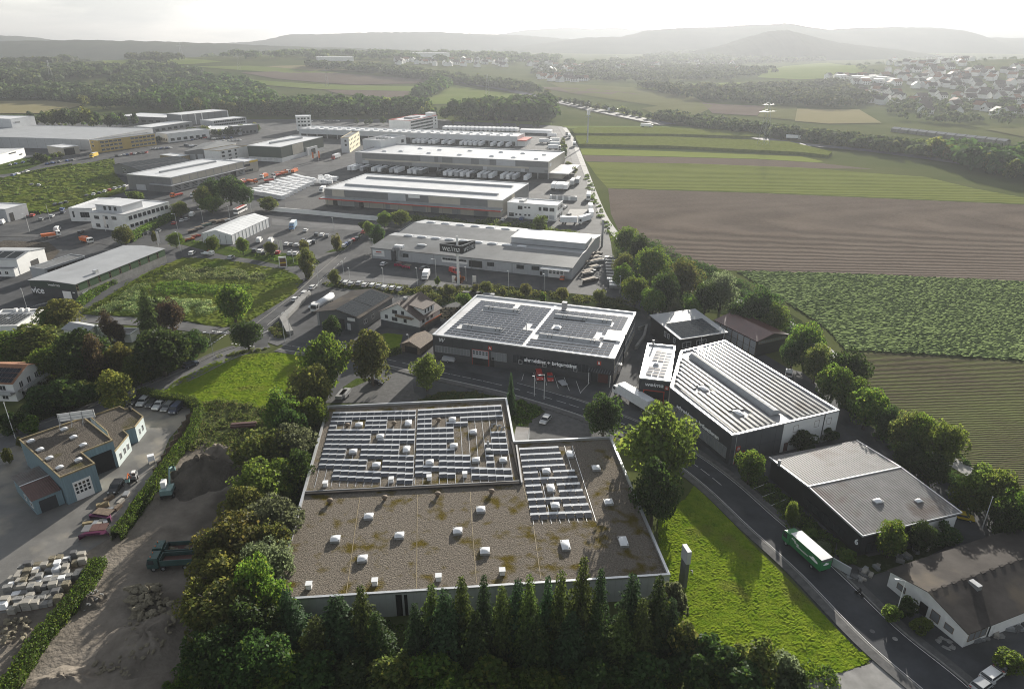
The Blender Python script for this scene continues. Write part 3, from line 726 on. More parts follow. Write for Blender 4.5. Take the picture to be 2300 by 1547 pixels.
    def text(s,face,txt,r,z,size,m='letter',out=.12,name='lettering',bold=.012,sx=1,shear=0,align='CENTER',ext=.05):
        me = text_mesh(txt,size,bold,shear,align,ext); o = ob(name,me,s.root); me.materials.append(M[m])
        if face == 'f': o.location = (r,-out,z); o.rotation_euler = (R(90),0,0)
        elif face == 'l': o.location = (-out,r,z); o.rotation_euler = (R(90),0,R(-90))
        else: o.location = (s.W + out,r,z); o.rotation_euler = (R(90),0,R(90))
        o.scale = (sx,1,1); return o
    def put(s,name,me,x,y,z,rz=0,parent=None): return ob(name,me,parent or s.root,(x,y,z),rz)

def inset(pts,d):
    n = len(pts); out = []
    ar = sum(pts[i][0] * pts[(i + 1) % n][1] - pts[(i + 1) % n][0] * pts[i][1] for i in range(n)); sg = 1 if ar > 0 else -1
    for i in range(n): out.append(off_pt(pts,i,d * sg))
    return out
def off_pt(pts,i,d):
    n = len(pts); p = Vector(pts[i][:2]); a = (p - Vector(pts[i - 1][:2])).normalized(); b = (Vector(pts[(i + 1) % n][:2]) - p).normalized()
    na = Vector((-a.y,a.x)); nb = Vector((-b.y,b.x)); k = na + nb
    if k.length < .2: return tuple(p + na * d)
    k = k / k.length_squared * 2; return tuple(p + k * d)
def outset_pt(pts,i,d):
    n = len(pts); ar = sum(pts[k][0] * pts[(k + 1) % n][1] - pts[(k + 1) % n][0] * pts[k][1] for k in range(n))
    return off_pt(pts,i,-d if ar > 0 else d)

def text_mesh(txt,size,bold=.012,shear=0,align='CENTER',ext=.04):
    c = bpy.data.curves.new('lettering','FONT'); c.body = txt; c.size = size; c.extrude = ext; c.offset = bold; c.shear = shear; c.align_x = align; c.align_y = 'CENTER'
    o = bpy.data.objects.new('lettering_tmp',c); COL.objects.link(o); bpy.context.view_layer.update()
    me = bpy.data.meshes.new_from_object(o.evaluated_get(bpy.context.evaluated_depsgraph_get())); bpy.data.objects.remove(o); bpy.data.curves.remove(c)
    me.materials.clear(); return me

def dome_mesh(w_,d_,h_=.35,curb=.35,key='dome'):
    def f():
        mb = MB(); mb.box(-w_ / 2,w_ / 2,-d_ / 2,d_ / 2,0,curb,0)
        return mb.mesh('curb',M['alu'])
    def g():
        mb = MB(); n = 4; v = [];
        for j in range(n + 1):
            for i in range(n + 1):
                x,y = i / n * 2 - 1,j / n * 2 - 1; z = curb + h_ * max(0,(1 - x ** 4)) ** .5 * max(0,(1 - y ** 4)) ** .5
                v.append((x * w_ / 2 * .94,y * d_ / 2 * .94,z))
        mb.add(v,[(j * 5 + i,j * 5 + i + 1,j * 5 + i + 6,j * 5 + i + 5) for j in range(n) for i in range(n)])
        return mb.mesh('dome',M['dome'],True)
    return shared((key,'c',w_,d_,curb),f),shared((key,'d',w_,d_,curb,h_),g)
def skylight(B,x,y,z,w_=1.9,d_=1.9,curb=.45,rz=0,h_=.3):
    c,d = dome_mesh(w_,d_,h_,curb); o = B.put('skylight',c,x,y,z,rz); ob('dome',d,o); return o

def panel_mesh(w_,d_,tilt=0,key='cell',th=.04):
    def f():
        mb = MB(); mb.box(-w_ / 2,w_ / 2,-d_ / 2,d_ / 2,0,th,1,0)
        if tilt:
            c,sn = math.cos(tilt),math.sin(tilt); mb.v = [(x,y * c - z * sn,y * sn + z * c) for x,y,z in mb.v]
        return mb.mesh('solar_panel',[M[key],M['alu']])
    return shared(('pan',w_,d_,tilt,key),f)

def panels(B,cells,z,w_,d_,tilt=0,key='cell',limit=295,strip_to=None,zf=None,off=.06):
    """cells: (x, y) panel centres, nearest the camera kept as single parts, the rest joined"""
    me = panel_mesh(round(w_,3),round(d_,3),tilt,key)
    cells = sorted(cells,key=lambda c: c[1])
    zz = (lambda x,y: z) if zf is None else zf
    for x,y in cells[:limit]:
        ob('solar_panel',me,B.root,(x,y,zz(x,y) + off)) if not isinstance(tilt,tuple) else None
    if len(cells) > limit:
        mb = MB()
        for x,y in cells[limit:]: mb.box(x - w_ / 2,x + w_ / 2,y - d_ / 2,y + d_ / 2,zz(x,y) + off,zz(x,y) + off + .04,1,0)
        tag(mb.build('solar_panel_field',[M[key],M['alu']],B.root),kind='stuff')
# ---------------------------------------------------------------- 1. the gravel roofed hall in front
H1 = Bld('gravel_roofed_hall','large L-shaped hall with brown gravel flat roof, solar rows and many white skylights','hall',(612,1347),(1505,1290),5.2,
         poly=[(612,1347),(1505,1290),(1372,980),(1156,990),(1138,893),(735,911)])
H1.walls('whitewall','gravel','alu',.5,.4)
zr = 4.7
H1.seams('f',1.15,'greylight',wd=.03); H1.seams('r',1.15,'greylight',wd=.03)
H1.ppanel('f',(888,1335),(906,1383),'dark','door',.04); H1.ppanel('f',(907,1335),(918,1382),'dark','door',.04)
def ledge(B,name,p0,p1,wd,hh,m,z):
    a,b = Vector((*B.rf(*p0),0)),Vector((*B.rf(*p1),0)); u = (b - a).normalized(); s_ = Vector((-u.y,u.x,0)) * wd / 2; mb = MB()
    q = [a - s_,b - s_,b + s_,a + s_]; mb.prism([(k.x,k.y) for k in q],z,z + hh); return mb.build(name,M[m],B.root)
ledge(H1,'roof_upstand',(680,1106),(1168,1082),.55,.42,'felt',zr)
ledge(H1,'roof_upstand',(683,1102.4),(1167,1078.6),.18,.5,'metal',zr)
for p0,p1 in (((802,1147),(776,1337)),((808,1112),(802,1147)),((937,1106),(935,1327)),((1056,1100),(1060,1173)),((1060,1173),(1070,1303)),((1175,1085),(1196,1160)),((1196,1160),(1215,1295)),((938,918),(932,1086))):
    ledge(H1,'expansion_joint',p0,p1,.1,.04,'wood',zr)
ledge(H1,'roof_upstand',(1150,992),(1171,1083),.5,.5,'felt',zr); ledge(H1,'gutter_pipe',(1160,1000),(1172,1084),.35,.7,'metal',zr)
SKY1 = [(828,1157),(753,1208),(897,1200),(814,1252),(1028,1190),(1089,1235),(1080,1142),(1339,1049),(1367,1125),(1227,1056),(1247,1133),
        (806,952),(1016,940),(854,978),(1063,968),(1019,999),(793,1012),(845,1042),(965,1036),(1069,1031),(1130,1031)]
SKYL = [(1270,1222),(1400,1214),(1280,1018),(1237,1094),(917,948),(913,1007)]
occ = []
for p in SKY1: x,y = H1.rf(*p); skylight(H1,x,y,zr,1.75,1.75,.5); occ.append((x,y))
for p in SKYL: x,y = H1.rf(*p); skylight(H1,x,y,zr,1.6,2.6,.5); occ.append((x,y))
vent = MB().box(-.45,.45,-.45,.45,0,.9).box(-.55,.55,-.55,.55,.9,1.02).mesh('roof_vent',M['dome'])
for p in [(731,1086),(879,1077),(964,1072),(1044,1065),(694,1314),(842,1306),(985,1296),(1128,1283)]:
    x,y = H1.rf(*p); H1.put('roof_vent',vent,x,y,zr); occ.append((x,y))
mush = MB().lathe([(.32,0),(.32,.5),(.62,.55),(.62,.75),(.3,.95),(.01,1.0)],12).mesh('mushroom_vent',M['timber'],True)
for p in [(741,1124),(864,1117),(983,1109),(1104,1103),(780,954),(885,950),(985,943)]:
    x,y = H1.rf(*p); H1.put('mushroom_vent',mush,x,y,zr)
    if p[1] < 1000: occ.append((x,y))
def block(B,TL,TR,BL,BR,nr,nc,skip=None,z=zr,ww=.6,cellh=.62,strips=True,occ=(),du=1.9,dv=1.7,key='cell',dw='dome',rails=True,limit=295,cells_only=False):
    q = [Vector((*B.rf(*p),0)) for p in (TL,TR,BL,BR)]; cells = []; stp = []; w_ = (q[1] - q[0]).length / nc; d_ = (q[2] - q[0]).length / nr
    L = lambda s,t: (q[0] * (1 - s) + q[1] * s) * (1 - t) + (q[2] * (1 - s) + q[3] * s) * t
    for r in range(nr):
        run = None
        for c in range(nc + 1):
            ok = False
            if c < nc:
                p = L((c + .5) / nc,(r + .5) / nr); ok = all(abs(p.x - o[0]) > du or abs(p.y - o[1]) > dv for o in occ) and not (skip and skip(r,c))
                if ok: cells.append((p.x,p.y - d_ * .18))
            if ok and run is None: run = c
            if not ok and run is not None:
                a,b = L((run + .01) / nc,(r + .36) / nr),L((c - .01) / nc,(r + .36) / nr); stp.append((a,b)); run = None
    if cells_only: return cells,w_,d_
    panels(B,cells,z,w_ * .965,d_ * cellh,0,key,limit,off=.14)
    for a,b in stp:
        u = (b - a).normalized(); n_ = Vector((-u.y,u.x,0)) * d_ * .33
        MB().quad((*a.xy,z + .05),(*b.xy,z + .05),(*(b + n_).xy,z + .13),(*(a + n_).xy,z + .13)).build('panel_glare_strip',M[dw],B.root)  # white sheets: sky glare on the sun-facing panels, put into the colour
    if rails:
        mb = MB()
        for c in range(nc + 1):
            a,b = L(c / nc,-.02),L(c / nc,1.03); u = (b - a).normalized(); n_ = Vector((-u.y,u.x,0)) * .03
            run = []
            if skip and all(skip(r,min(nc - 1,c)) for r in range(nr)): continue
            mb.quad((*(a - n_).xy,z + .19),(*(b - n_).xy,z + .19),(*(b + n_).xy,z + .19),(*(a + n_).xy,z + .19))
        if mb.f: mb.build('mounting_rail',M['alu'],B.root)
    return cells
block(H1,(748,922),(934,917),(706,1073),(927,1085),14,12,skip=lambda r,c: (r >= 12 and c < 2),occ=occ,limit=148,rails=False)
block(H1,(939,916),(1125,905),(931,1067),(1153,1078),13,12,skip=lambda r,c: (4 <= r <= 8 and 5 <= c <= 8) or (r in (5,6) and c == 9) or (r in (3,4) and c > 6),occ=occ,limit=100,rails=False)
block(H1,(1166,1002),(1268,997),(1193,1164),(1334,1158),11,7,skip=lambda r,c: (r < 4 and c == 6),occ=occ,limit=60,rails=False)
mb = MB()
for (a,b) in [((1166 + 17 * k,1002 - .8 * k),(1199 + 20 * k,1174 - 1.2 * k)) for k in range(8)] + [((748 + 15.5 * k,921 - .4 * k),(706 + 18.4 * k,1090 - .2 * k)) for k in range(13)] + [((939 + 15.5 * k,915 - .9 * k),(931 + 18.5 * k,1083 - .3 * k)) for k in range(13)]:
    p,q = Vector((*H1.rf(*a),0)),Vector((*H1.rf(*b),0)); n_ = Vector((.045,0,0)); mb.quad((*(p - n_).xy,zr + .10),(*(q - n_).xy,zr + .10),(*(q + n_).xy,zr + .10),(*(p + n_).xy,zr + .10))
mb.build('mounting_rail',M['alu'],H1.root)
x,y = H1.rf(1096,1000)
mb = MB().tube((x,y,zr),(x,y,zr + 1.6),.28).tube((x,y,zr + 1.6),(x,y,zr + 2.4),.09).box(x - .5,x + .5,y - 2.6,y - 1.6,zr,zr + .9); mb.build('chimney',M['steel'],H1.root)
for p in ((1105,955),(1118,958),(1127,962)):
    x,y = H1.rf(*p); MB().tube((x,y,zr),(x,y,zr + .8),.25).tube((x,y,zr + .8),(x + .9,y,zr + .8),.2).build('duct',M['metal'],H1.root)

# ---------------------------------------------------------------- 2. hall A: shredding and briquetting
HA = Bld('solar_roof_hall','anthracite hall with solar rows on a white roof, lettered shredding + briquetting','hall',(971.5,751),(1380.6,805),8,C=(1432,702))
HA.walls('anthracite','membrane','alu',.35,.5,ms={1: 'beige'})
HA.seams('f',3.2,'black',wd=.025)
HA.pwin('f',(977,775),(1055.5,800),n=11,frame='steel',pane='glasspale'); HA.pwin('f',(1104,790),(1138,813),n=3,frame='steel',pane='glasspale')
HA.pwin('f',(1152,797),(1323,839),n=1,frame='steel',pane='glass') if 0 else None
a = HA.fac('f',1152,796); b = HA.fac('f',1323,818); HA.win('f',a[0],b[0],2.35,5.0,n=22,frame='anth2',pane='glass',fw=.07)
for p in ((1169,812),(1223,820),(1292,833)):
    r = HA.fac('f',*p)[0]; HA.win('f',r - .55,r + .55,2.3,3.5,n=1,frame='sign',pane='glass')
d = HA.fac('f',1061,784)[0],HA.fac('f',1097,790)[0]
HA.panel('f',d[0] - .15,d[1] + .15,0.02,5.0,'red','door_frame',.07); HA.panel('f',d[0],d[1],.05,4.85,'dark','door_opening',.09)
dr = HA.panel('f',d[0],d[1],2.3,4.85,'greylight','roller_door',.13)
for k in range(5):
    for j in range(2):
        x0 = d[0] + (d[1] - d[0]) * (k + .18) / 5; HA.panel('f',x0,x0 + (d[1] - d[0]) * .12,3.5 + j * .65,3.9 + j * .65,'glass','pane',.15,.12,dr)
HA.panel('f',d[1] + .5,d[1] + 1.8,.02,3.1,'dark','door',.06)
r0,z0 = HA.fac('f',1236,813); HA.text('f','shredding + briquetting',r0,3.95,1.5,bold=.05,out=.28,sx=1.1)
def badge(B,face,r,z,ch,s_=1.0):
    B.panel(face,r - s_ / 2,r + s_ / 2,z - s_ / 2,z + s_ / 2,'red','bay_sign',.16); B.text(face,ch,r,z,s_ * .8,out=.22,bold=.03,ext=.02)
badge(HA,'f',HA.fac('f',1100.6,779)[0],6.1,'A',1.15); badge(HA,'f',HA.fac('f',1345.4,822)[0],6.0,'B',1.15)
HA.text('f','W',HA.fac('f',991,763)[0],6.5,2.0,bold=-.02,shear=.25); HA.text('f','W',HA.fac('f',991,763)[0] + .25,6.5,1.3,bold=-.02,shear=.25,out=.2)
e0,e1 = HA.fac('f',1324,838)[0],HA.W - .2
HA.panel('f',e0,e1,3.9,4.15,'black','canopy',2.6);
for k in range(9): HA.panel('f',e0 + (e1 - e0) * k / 9,e0 + (e1 - e0) * (k + .35) / 9,4.15,4.19,'glasspale','canopy_pane',2.5)
for x in (e0 + .3,e1 - .3): MB().tube((x,-2.4,0),(x,-2.4,3.9),.09).build('canopy_post',M['polewhite'],HA.root)
HA.panel('f',e0 + 2.5,e0 + 5.4,.02,3.6,'rust','door',.08); HA.panel('f',e0 + .5,e0 + 2.3,.05,3.6,'glass','door',.08)
HA.pwin('r',(1398,815),(1428,745),n=8,frame='steel',pane='glasspale') if 0 else None
HA.win('r',1.5,HA.D - 1,2.2,4.6,n=14,frame='greylight',pane='glasspale'); HA.panel('r',1,HA.D - .5,5.0,7.4,'anth2',out=.06)
MB().tube((HA.W + .4,14,0),(HA.W + .4,14,10),.16).build('flue',M['black'],HA.root)
TUB = [((1088,691),(1167,700)),((1040,732),(1129,742)),((1247,708),(1374,724)),((1212,752),(1348,770))]
occA = []; zA = 7.65
for p0,p1 in TUB:
    a,b = HA.rf(*p0),HA.rf(*p1); ym = (a[1] + b[1]) / 2; mb = MB(); n = 8
    for i in range(n):
        t0,t1 = math.pi * i / n,math.pi * (i + 1) / n; f = lambda t,x: (x,ym + math.cos(t) * 1.1,zA + .25 + math.sin(t) * .75)
        mb.quad(f(t0,a[0]),f(t0,b[0]),f(t1,b[0]),f(t1,a[0]))
    for x in (a[0],b[0]): mb.poly([(x,ym + math.cos(math.pi * i / n) * 1.1,zA + .25 + math.sin(math.pi * i / n) * .75) for i in range(n + 1)])
    mb.box(a[0] - .1,b[0] + .1,ym - 1.2,ym + 1.2,zA,zA + .25)
    o = mb.build('barrel_rooflight',M['rooflight'],HA.root)
    for k in (.15,.5,.85):
        x = a[0] + (b[0] - a[0]) * k
        if k != .5 or b[0] - a[0] > 14: MB().box(x - .05,x + .05,ym - 1.16,ym + .2,zA + .3,zA + 1.12).box(x + 1.2,x + 1.3,ym - 1.16,ym + .2,zA + .3,zA + 1.12).build('hatch_frame',M['anth2'],o)
    x = a[0]
    while x <= b[0] + .1: occA.append((x,ym)); x += .9
for p in ((1168,676),(1345,753),(1250,733),(1196,737),(1187,728),(1182,735),(1160,684)): occA.append(HA.rf(*p))
white = [HA.rf(*p) for p in ((1358,752),(1370,752),(1385,754),(1400,752),(1362,758),(1378,760),(1394,760),(1350,748))]; occA += white
cells = []
for (TL,TR,BL,BR) in (((1082,672),(1240,690),(997,747),(1174,771)),((1246,692),(1413,709),(1181,773),(1368,797))):
    c,w_,d_ = block(HA,TL,TR,BL,BR,17,14,occ=occA,du=1.0,dv=1.55,cells_only=True); cells += c
panels(HA,cells,zA,w_ * .97,d_ * .60,0,'cell',295,off=.14)
rowsA = {}
for x,y in cells: rowsA.setdefault(round(y / d_ * 2),[]).append((x,y))
mb = MB()
for x,y in cells: mb.quad((x - w_ / 2,y - d_ * .5,zA + .04),(x + w_ / 2,y - d_ * .5,zA + .04),(x + w_ / 2,y - d_ * .31,zA + .13),(x - w_ / 2,y - d_ * .31,zA + .13))
mb.build('wind_deflector',M['dome'],HA.root)
a,b = HA.rf(1355,762),HA.rf(1406,746); MB().box(min(a[0],b[0]),max(a[0],b[0]),min(a[1],b[1]),max(a[1],b[1]),zA,zA + .5).build('roof_plant_cover',M['membrane'],HA.root)
x,y = HA.rf(1268,690); MB().box(x - .8,x + .8,y - .8,y + .8,zA,zA + 2.2).build('chimney',M['metal'],HA.root)
x,y = HA.rf(1252,736); skylight(HA,x,y,zA,2.2,2.2,.4,0,.6)
x,y = HA.rf(1182,738); MB().tube((x,y,zA),(x,y,zA + 2.2),.14).build('vent_pipe',M['steel'],HA.root)
MB().box(HA.rf(1244,690)[0] - .5,HA.rf(1244,690)[0] + .5,1.2,HA.D - 1.2,zA + .01,zA + .12).build('walkway',M['dome'],HA.root)

# ---------------------------------------------------------------- 3. block C and hall D
HC = Bld('gate_block','narrow anthracite block with a red framed gate under a white logo','hall',(1436.5,848),(1505.5,856),8,C=(1464.8,771.6))
HC.walls('anthracite','membrane','alu',.35,.4)
a = HC.fac('f',1446,880); b = HC.fac('f',1491,884)
HC.panel('f',a[0] - .15,b[0] + .15,.02,4.75,'red','door_frame',.07); HC.panel('f',a[0] + .1,b[0] - .1,.05,4.5,'dark','door_opening',.09); HC.panel('f',a[0] + .4,b[0] - .4,.05,2.6,'rust','machine_guard',.12)
HC.text('f','weima',HC.fac('f',1469,867)[0],6.4,1.5,bold=.02,sx=1.25,shear=.15); badge(HC,'f',HC.W - .7,5.9,'C',1.1)
block(HC,(1475,783),(1512,788),(1449,839),(1492,845),9,3,skip=lambda r,c: (r in (4,5) and c < 2),z=7.65,rails=False)
x,y = HC.rf(1474,817); skylight(HC,x,y,7.65,1.6,1.2,.4)
x,y = HC.rf(1467,775); MB().tube((x,y,7.6),(x,y,9.6),.32).build('chimney',M['metal'],HC.root)

HD = Bld('sheet_metal_hall','dark hall with shining ribbed metal roof and long barrel rooflight, lettered brikettieren','hall',(1645.6,977.3),(1885,921),8,
         poly=[(1645.6,977.3),(1885,921),(1628,764),(1529,788),(1505.5,869)])
HD.walls('anthracite','metal','alu',.3,.5,ms={0: 'anth2'})
HD.seams('f',4.2,'anthracite',wd=.05,z1=7.5)
MB().box(.2,HD.W * .56,-.06,-.02,3.7,3.76).build('panel_joint',M['anthracite'],HD.root)
xw = HD.fac('f',1762,950)[0]; HD.panel('f',xw,HD.W + .04,.02,7.65,'white','wall_panel',.07); HD.panel('f',HD.fac('f',1853,930)[0] - .1,HD.fac('f',1853,930)[0] + .1,.02,7.7,'black','downpipe',.18)
for p in ((1787,962),(1834,951),(1861,945)):
    r,z = HD.fac('f',*p); HD.win('f',r - .75,r + .75,z - .9,z + .9,n=1,frame='brownsheet',pane='glass')
r,z = HD.fac('f',1660,1005); badge(HD,'f',2.1,4.1,'D',1.1)
HD.panel('f',1.4,4.2,.05,3.0,'red','door_frame',.07); HD.panel('f',1.6,4.0,.06,2.85,'glass','door',.1); HD.panel('f',HD.W * .5,HD.W * .54,.05,2.4,'brownsheet','door',.08)
HD.win('l',1.2,24,1.2,4.0,n=16,frame='steel',pane='glasspale')
HD.text('l','schreddern + brikettieren',12.6,4.9,1.35,bold=.03,out=.28,sx=1.2)
# standing trays of the roof: long steel troughs either side of the barrel
ra,rb = Vector((*HD.rf(1645,968),0)),Vector((*HD.rf(1880,917),0))
c0,c1 = Vector((*HD.rf(1556,800),0)),Vector((*HD.rf(1742,930),0))         # axis of the barrel
ax = (c1 - c0).normalized(); pr = Vector((-ax.y,ax.x,0))
def polyclip(x,y):
    c = False; pts = inset(HD.poly,1.0); j = len(pts) - 1
    for i in range(len(pts)):
        if (pts[i][1] > y) != (pts[j][1] > y) and x < (pts[j][0] - pts[i][0]) * (y - pts[i][1]) / (pts[j][1] - pts[i][1]) + pts[i][0]: c = not c
        j = i
    return c
zD = 7.7; sky_d = [HD.rf(1580,872),HD.rf(1659,927)]
for k in list(range(-9,-1)) + list(range(2,12)):
    off = k * 1.5; run = None; t = -8.0
    while t < 48:
        p = c0 + ax * t + pr * off; ok = polyclip(p.x,p.y) and polyclip(p.x + pr.x * .5,p.y + pr.y * .5) and all((p - Vector((*q,0))).length > 2.3 for q in sky_d) and not (20.0 < t < 20.5)
        if ok and run is None: run = t
        if not ok and run is not None:
            if t - run > 2.5:
                a,b = c0 + ax * run + pr * off,c0 + ax * t + pr * off; mb = MB(); w2 = pr * .55; w1 = pr * .38; TL_ = .32 if k > 0 else .37
                mb.quad((*(a - w2).xy,zD),(*(b - w2).xy,zD),(*(b - w1).xy,zD + .38),(*(a - w1).xy,zD + .38)); mb.quad((*(a - w1).xy,zD + .38),(*(b - w1).xy,zD + .38),(*(b + w1).xy,zD + TL_),(*(a + w1).xy,zD + TL_))
                mb.quad((*(a + w1).xy,zD + TL_),(*(b + w1).xy,zD + TL_),(*(b + w2).xy,zD),(*(a + w2).xy,zD))
                for e in (a,b): mb.quad((*(e - w2).xy,zD),(*(e - w1).xy,zD + .38),(*(e + w1).xy,zD + TL_),(*(e + w2).xy,zD))
                mb.build('roof_rib',M['zinc'],HD.root)
            run = None
        t += .5
for q in sky_d: skylight(HD,*q,zD,2.6,1.6,.4,math.atan2(ax.y,ax.x))
n = 8; Lb = (c1 - c0).length; ns = 16; mb = MB()
for k in range(ns):
    a,b = c0 + ax * (Lb * k / ns + .05),c0 + ax * (Lb * (k + 1) / ns - .05); mb = MB()
    f = lambda p,t: (p.x + pr.x * math.cos(t) * 1.5,p.y + pr.y * math.cos(t) * 1.5,zD + .15 + math.sin(t) * 1.25)
    for i in range(n): t0,t1 = math.pi * i / n,math.pi * (i + 1) / n; mb.quad(f(a,t0),f(b,t0),f(b,t1),f(a,t1))
    for e in (a,b): mb.poly([f(e,math.pi * i / n) for i in range(n + 1)])
    mb.build('barrel_rooflight',M['rooflight'],HD.root)

# ---------------------------------------------------------------- 4. hall 6 and its neighbours on the right
def ribbed(B,pts,pitch,m,name='roof',hh=.06):
    """a trapezoid sheet roof: pts = four corners (x,y,z) eave-left, eave-right, ridge-right, ridge-left; ribs run eave to ridge"""
    a,b,c,d = map(Vector,pts); n = max(2,int((b - a).length / pitch)); mb = MB(); e = Vector((0,0,hh)); prof = [(0,0),(.55,0),(.65,1),(.9,1)]
    lo,hi = [],[]
    for i in range(n):
        for t,s_ in prof:
            k = (i + t) / n; lo.append(a.lerp(b,k) + e * s_); hi.append(d.lerp(c,k) + e * s_)
    lo.append(b); hi.append(c); N = len(lo)
    mb.add(lo + hi,[(i,i + 1,N + i + 1,N + i) for i in range(N - 1)]); return mb.build(name,M[m],B.root)
H6 = Bld('ribbed_roof_hall','black clad hall with grey ribbed steel roof and the number 6 at its corner','hall',(1938.7,1199),(2151,1149),5.2,C=(1723.5,1029))
H6.walls('black','trap',None,.5); bpy.data.objects.remove(H6.roof)
rv = H6.rf(1812,1099.6)[1]; W,D,h = H6.W,H6.D,5.25
ribbed(H6,[(-.4,-.4,h),(W + .4,-.4,h),(W + .4,rv,h + .7),(-.4,rv,h + .7)],.62,'trap'); ribbed(H6,[(W + .4,D + .4,h - .1),(-.4,D + .4,h - .1),(-.4,rv,h + .7),(W + .4,rv,h + .7)],.62,'trap')
for y0,y1,za,zb in ((-.4,rv,h,h + .7),(rv,D + .4,h + .7,h - .1)):
    for x in (-.5,W + .5):
        MB().add([(x - .12,y0,za - .3),(x + .12,y0,za - .3),(x + .12,y1,zb - .3),(x - .12,y1,zb - .3),(x - .12,y0,za + .1),(x + .12,y0,za + .1),(x + .12,y1,zb + .1),(x - .12,y1,zb + .1)],[(0,1,5,4),(1,2,6,5),(2,3,7,6),(3,0,4,7),(4,5,6,7)]).build('verge_trim',M['alu'],H6.root)
MB().box(-.6,W + .6,-.55,-.4,h - .25,h + .08).build('gutter',M['alu'],H6.root); MB().box(-.5,W + .5,rv - .15,rv + .15,h + .72,h + .86).build('ridge_cap',M['alu'],H6.root)
x,y = H6.rf(1970,1130); o = skylight(H6,x,y,5.55,1.8,1.3,.35); x,y = H6.rf(2062,1128); skylight(H6,x,y,5.5,1.5,1.0,.2)
x,y = H6.rf(1749,1045); MB().tube((x,y,5.2),(x,y,6.6),.35).build('chimney',M['metal'],H6.root)
H6.text('l','6',.9,2.7,1.7,bold=.03); H6.win('l',4,16,.8,2.6,n=8,frame='black',pane='glass'); H6.win('f',1.5,9,.5,2.6,n=6,frame='black',pane='glass')
H6.panel('f',W - 8,W + .05,.02,4.2,'white','wall_panel',.1)
H6.win('f',W - 7,W - 1,1.6,3.8,n=4,frame='sign',pane='glass')

HB = Bld('gabled_workshop','low white workshop with dark felt gable roof at the roadside','workshop',(2173.5,1418),(2300,1369),3.4,C=(2002.6,1281)); HB.W = 34
HB.gwalls('white',1.75,.5,'u').gable('felt',1.75,.5,.45,'u')
for v0,v1,z0,z1 in ((2.0,3.6,.9,2.1),(4.6,6.2,.6,2.5),(HB.D - 3.5,HB.D - 1.8,1.2,2.4)): HB.win('l',v0,v1,z0,z1,n=1,frame='timber',pane='glasspale')
HB.panel('l',6.9,8.4,.02,2.3,'dark','door',.05)
HB.win('f',.6,4.8,1.0,2.7,n=3,frame='timber',pane='glasspale'); HB.panel('f',6.5,13,.1,2.9,'sign','shutter',.06); HB.win('f',14,22,1.2,2.7,n=5,frame='timber',pane='glass'); HB.panel('f',5.3,5.5,.02,3.3,'black','downpipe',.12)
MB().box(8,9,HB.D * .33,HB.D * .33 + 1.8,3.9,5.6).build('chimney',M['steel'],HB.root)
for k in range(14): x = .5 + k * 2.3; MB().box(x,x + .9,HB.D * .5 - .25,HB.D * .5 + .25,5.2,5.34).build('ridge_tile',M['felt'],HB.root)
for v in (2.2,HB.D - 4.5): MB().tube((-1.2,v,0),(-1.2,v,3.0),.05).build('lamp_stub',M['polewhite'],HB.root) if 0 else None

H2 = Bld('solar_house','black timber house with pale lean-to roof covered by a panel grid','house',(1528,761),(1630,745.6),5.4,C=(1478,714))
H2.walls('black','metal',None,.1); bpy.data.objects.remove(H2.roof); W,D = H2.W,H2.D
zs2 = lambda x,y: 5.53 + (y + .6) / (D + 1.1) * 1.2
MB().add([(-.5,-.6,5.3),(W + .5,-.6,5.3),(W + .5,D + .5,6.5),(-.5,D + .5,6.5),(-.5,-.6,5.5),(W + .5,-.6,5.5),(W + .5,D + .5,6.7),(-.5,D + .5,6.7)],[(4,5,6,7),(0,1,5,4),(1,2,6,5),(2,3,7,6),(3,0,4,7),(3,2,1,0)]).build('roof',M['rooflight'],H2.root)
MB().quad((0,D,0),(W,D,0),(W,D,6.4),(0,D,6.4)).poly([(0,0,5.2),(0,D,5.2),(0,D,6.4)]).poly([(W,0,5.2),(W,D,5.2),(W,D,6.4)]).build('gable',M['black'],H2.root)
me = panel_mesh(1.45,1.05,math.atan(1.2 / (D + 1.1)),'cellpale')
for i in range(9):
    for j in range(9):
        x,y = 1.6 + i * 1.52,.9 + j * 1.12
        if x < W - .5 and y < D - 2: ob('solar_panel',me,H2.root,(x,y,zs2(x,y) + .12))
for v in (2.5,6,8): H2.win('l',v,v + 1.1,2.8,4.5,n=1,frame='sign',pane='glasspale')
H2.win('f',1,4,2.2,4,n=2,frame='sign',pane='glass'); H2.win('f',6,9.5,2.2,4,n=3,frame='sign',pane='glass'); MB().tube((W * .45,-.45,0),(W * .45,-.45,5.3),.1).tube((W * .95,-.45,0),(W * .95,-.45,5.3),.1).build('post',M['polewhite'],H2.root)
ac = MB().box(-.5,.5,-.2,.2,0,.8).mesh('air_conditioner',M['sign'])
for x in (W - 4,W - 2.8,W - 1): H2.put('air_conditioner',ac,x,-.6,1.2)

H3 = Bld('dark_red_shed','long timber shed with dark red sheet roof and pale panelled side','shed',(1701,766),(1769,751),5.2,C=(1610.6,718.4))
H3.gwalls('black',1.5,.5,'v').gable('rust',1.5,.5,.4,'v')
k = 0.2
while k < H3.D - 2.5:
    for z0,z1 in ((.3,2.4),(2.55,4.7)): H3.panel('l',k + .12,k + 2.5,z0,z1,'greylight','wall_panel',.06)
    H3.panel('l',k - .1,k + .08,0.02,5,'timber','post',.14); k += 2.7
H3.win('f',.5,H3.W - .5,3.9,5.0,n=12,frame='timber',pane='glasspale')
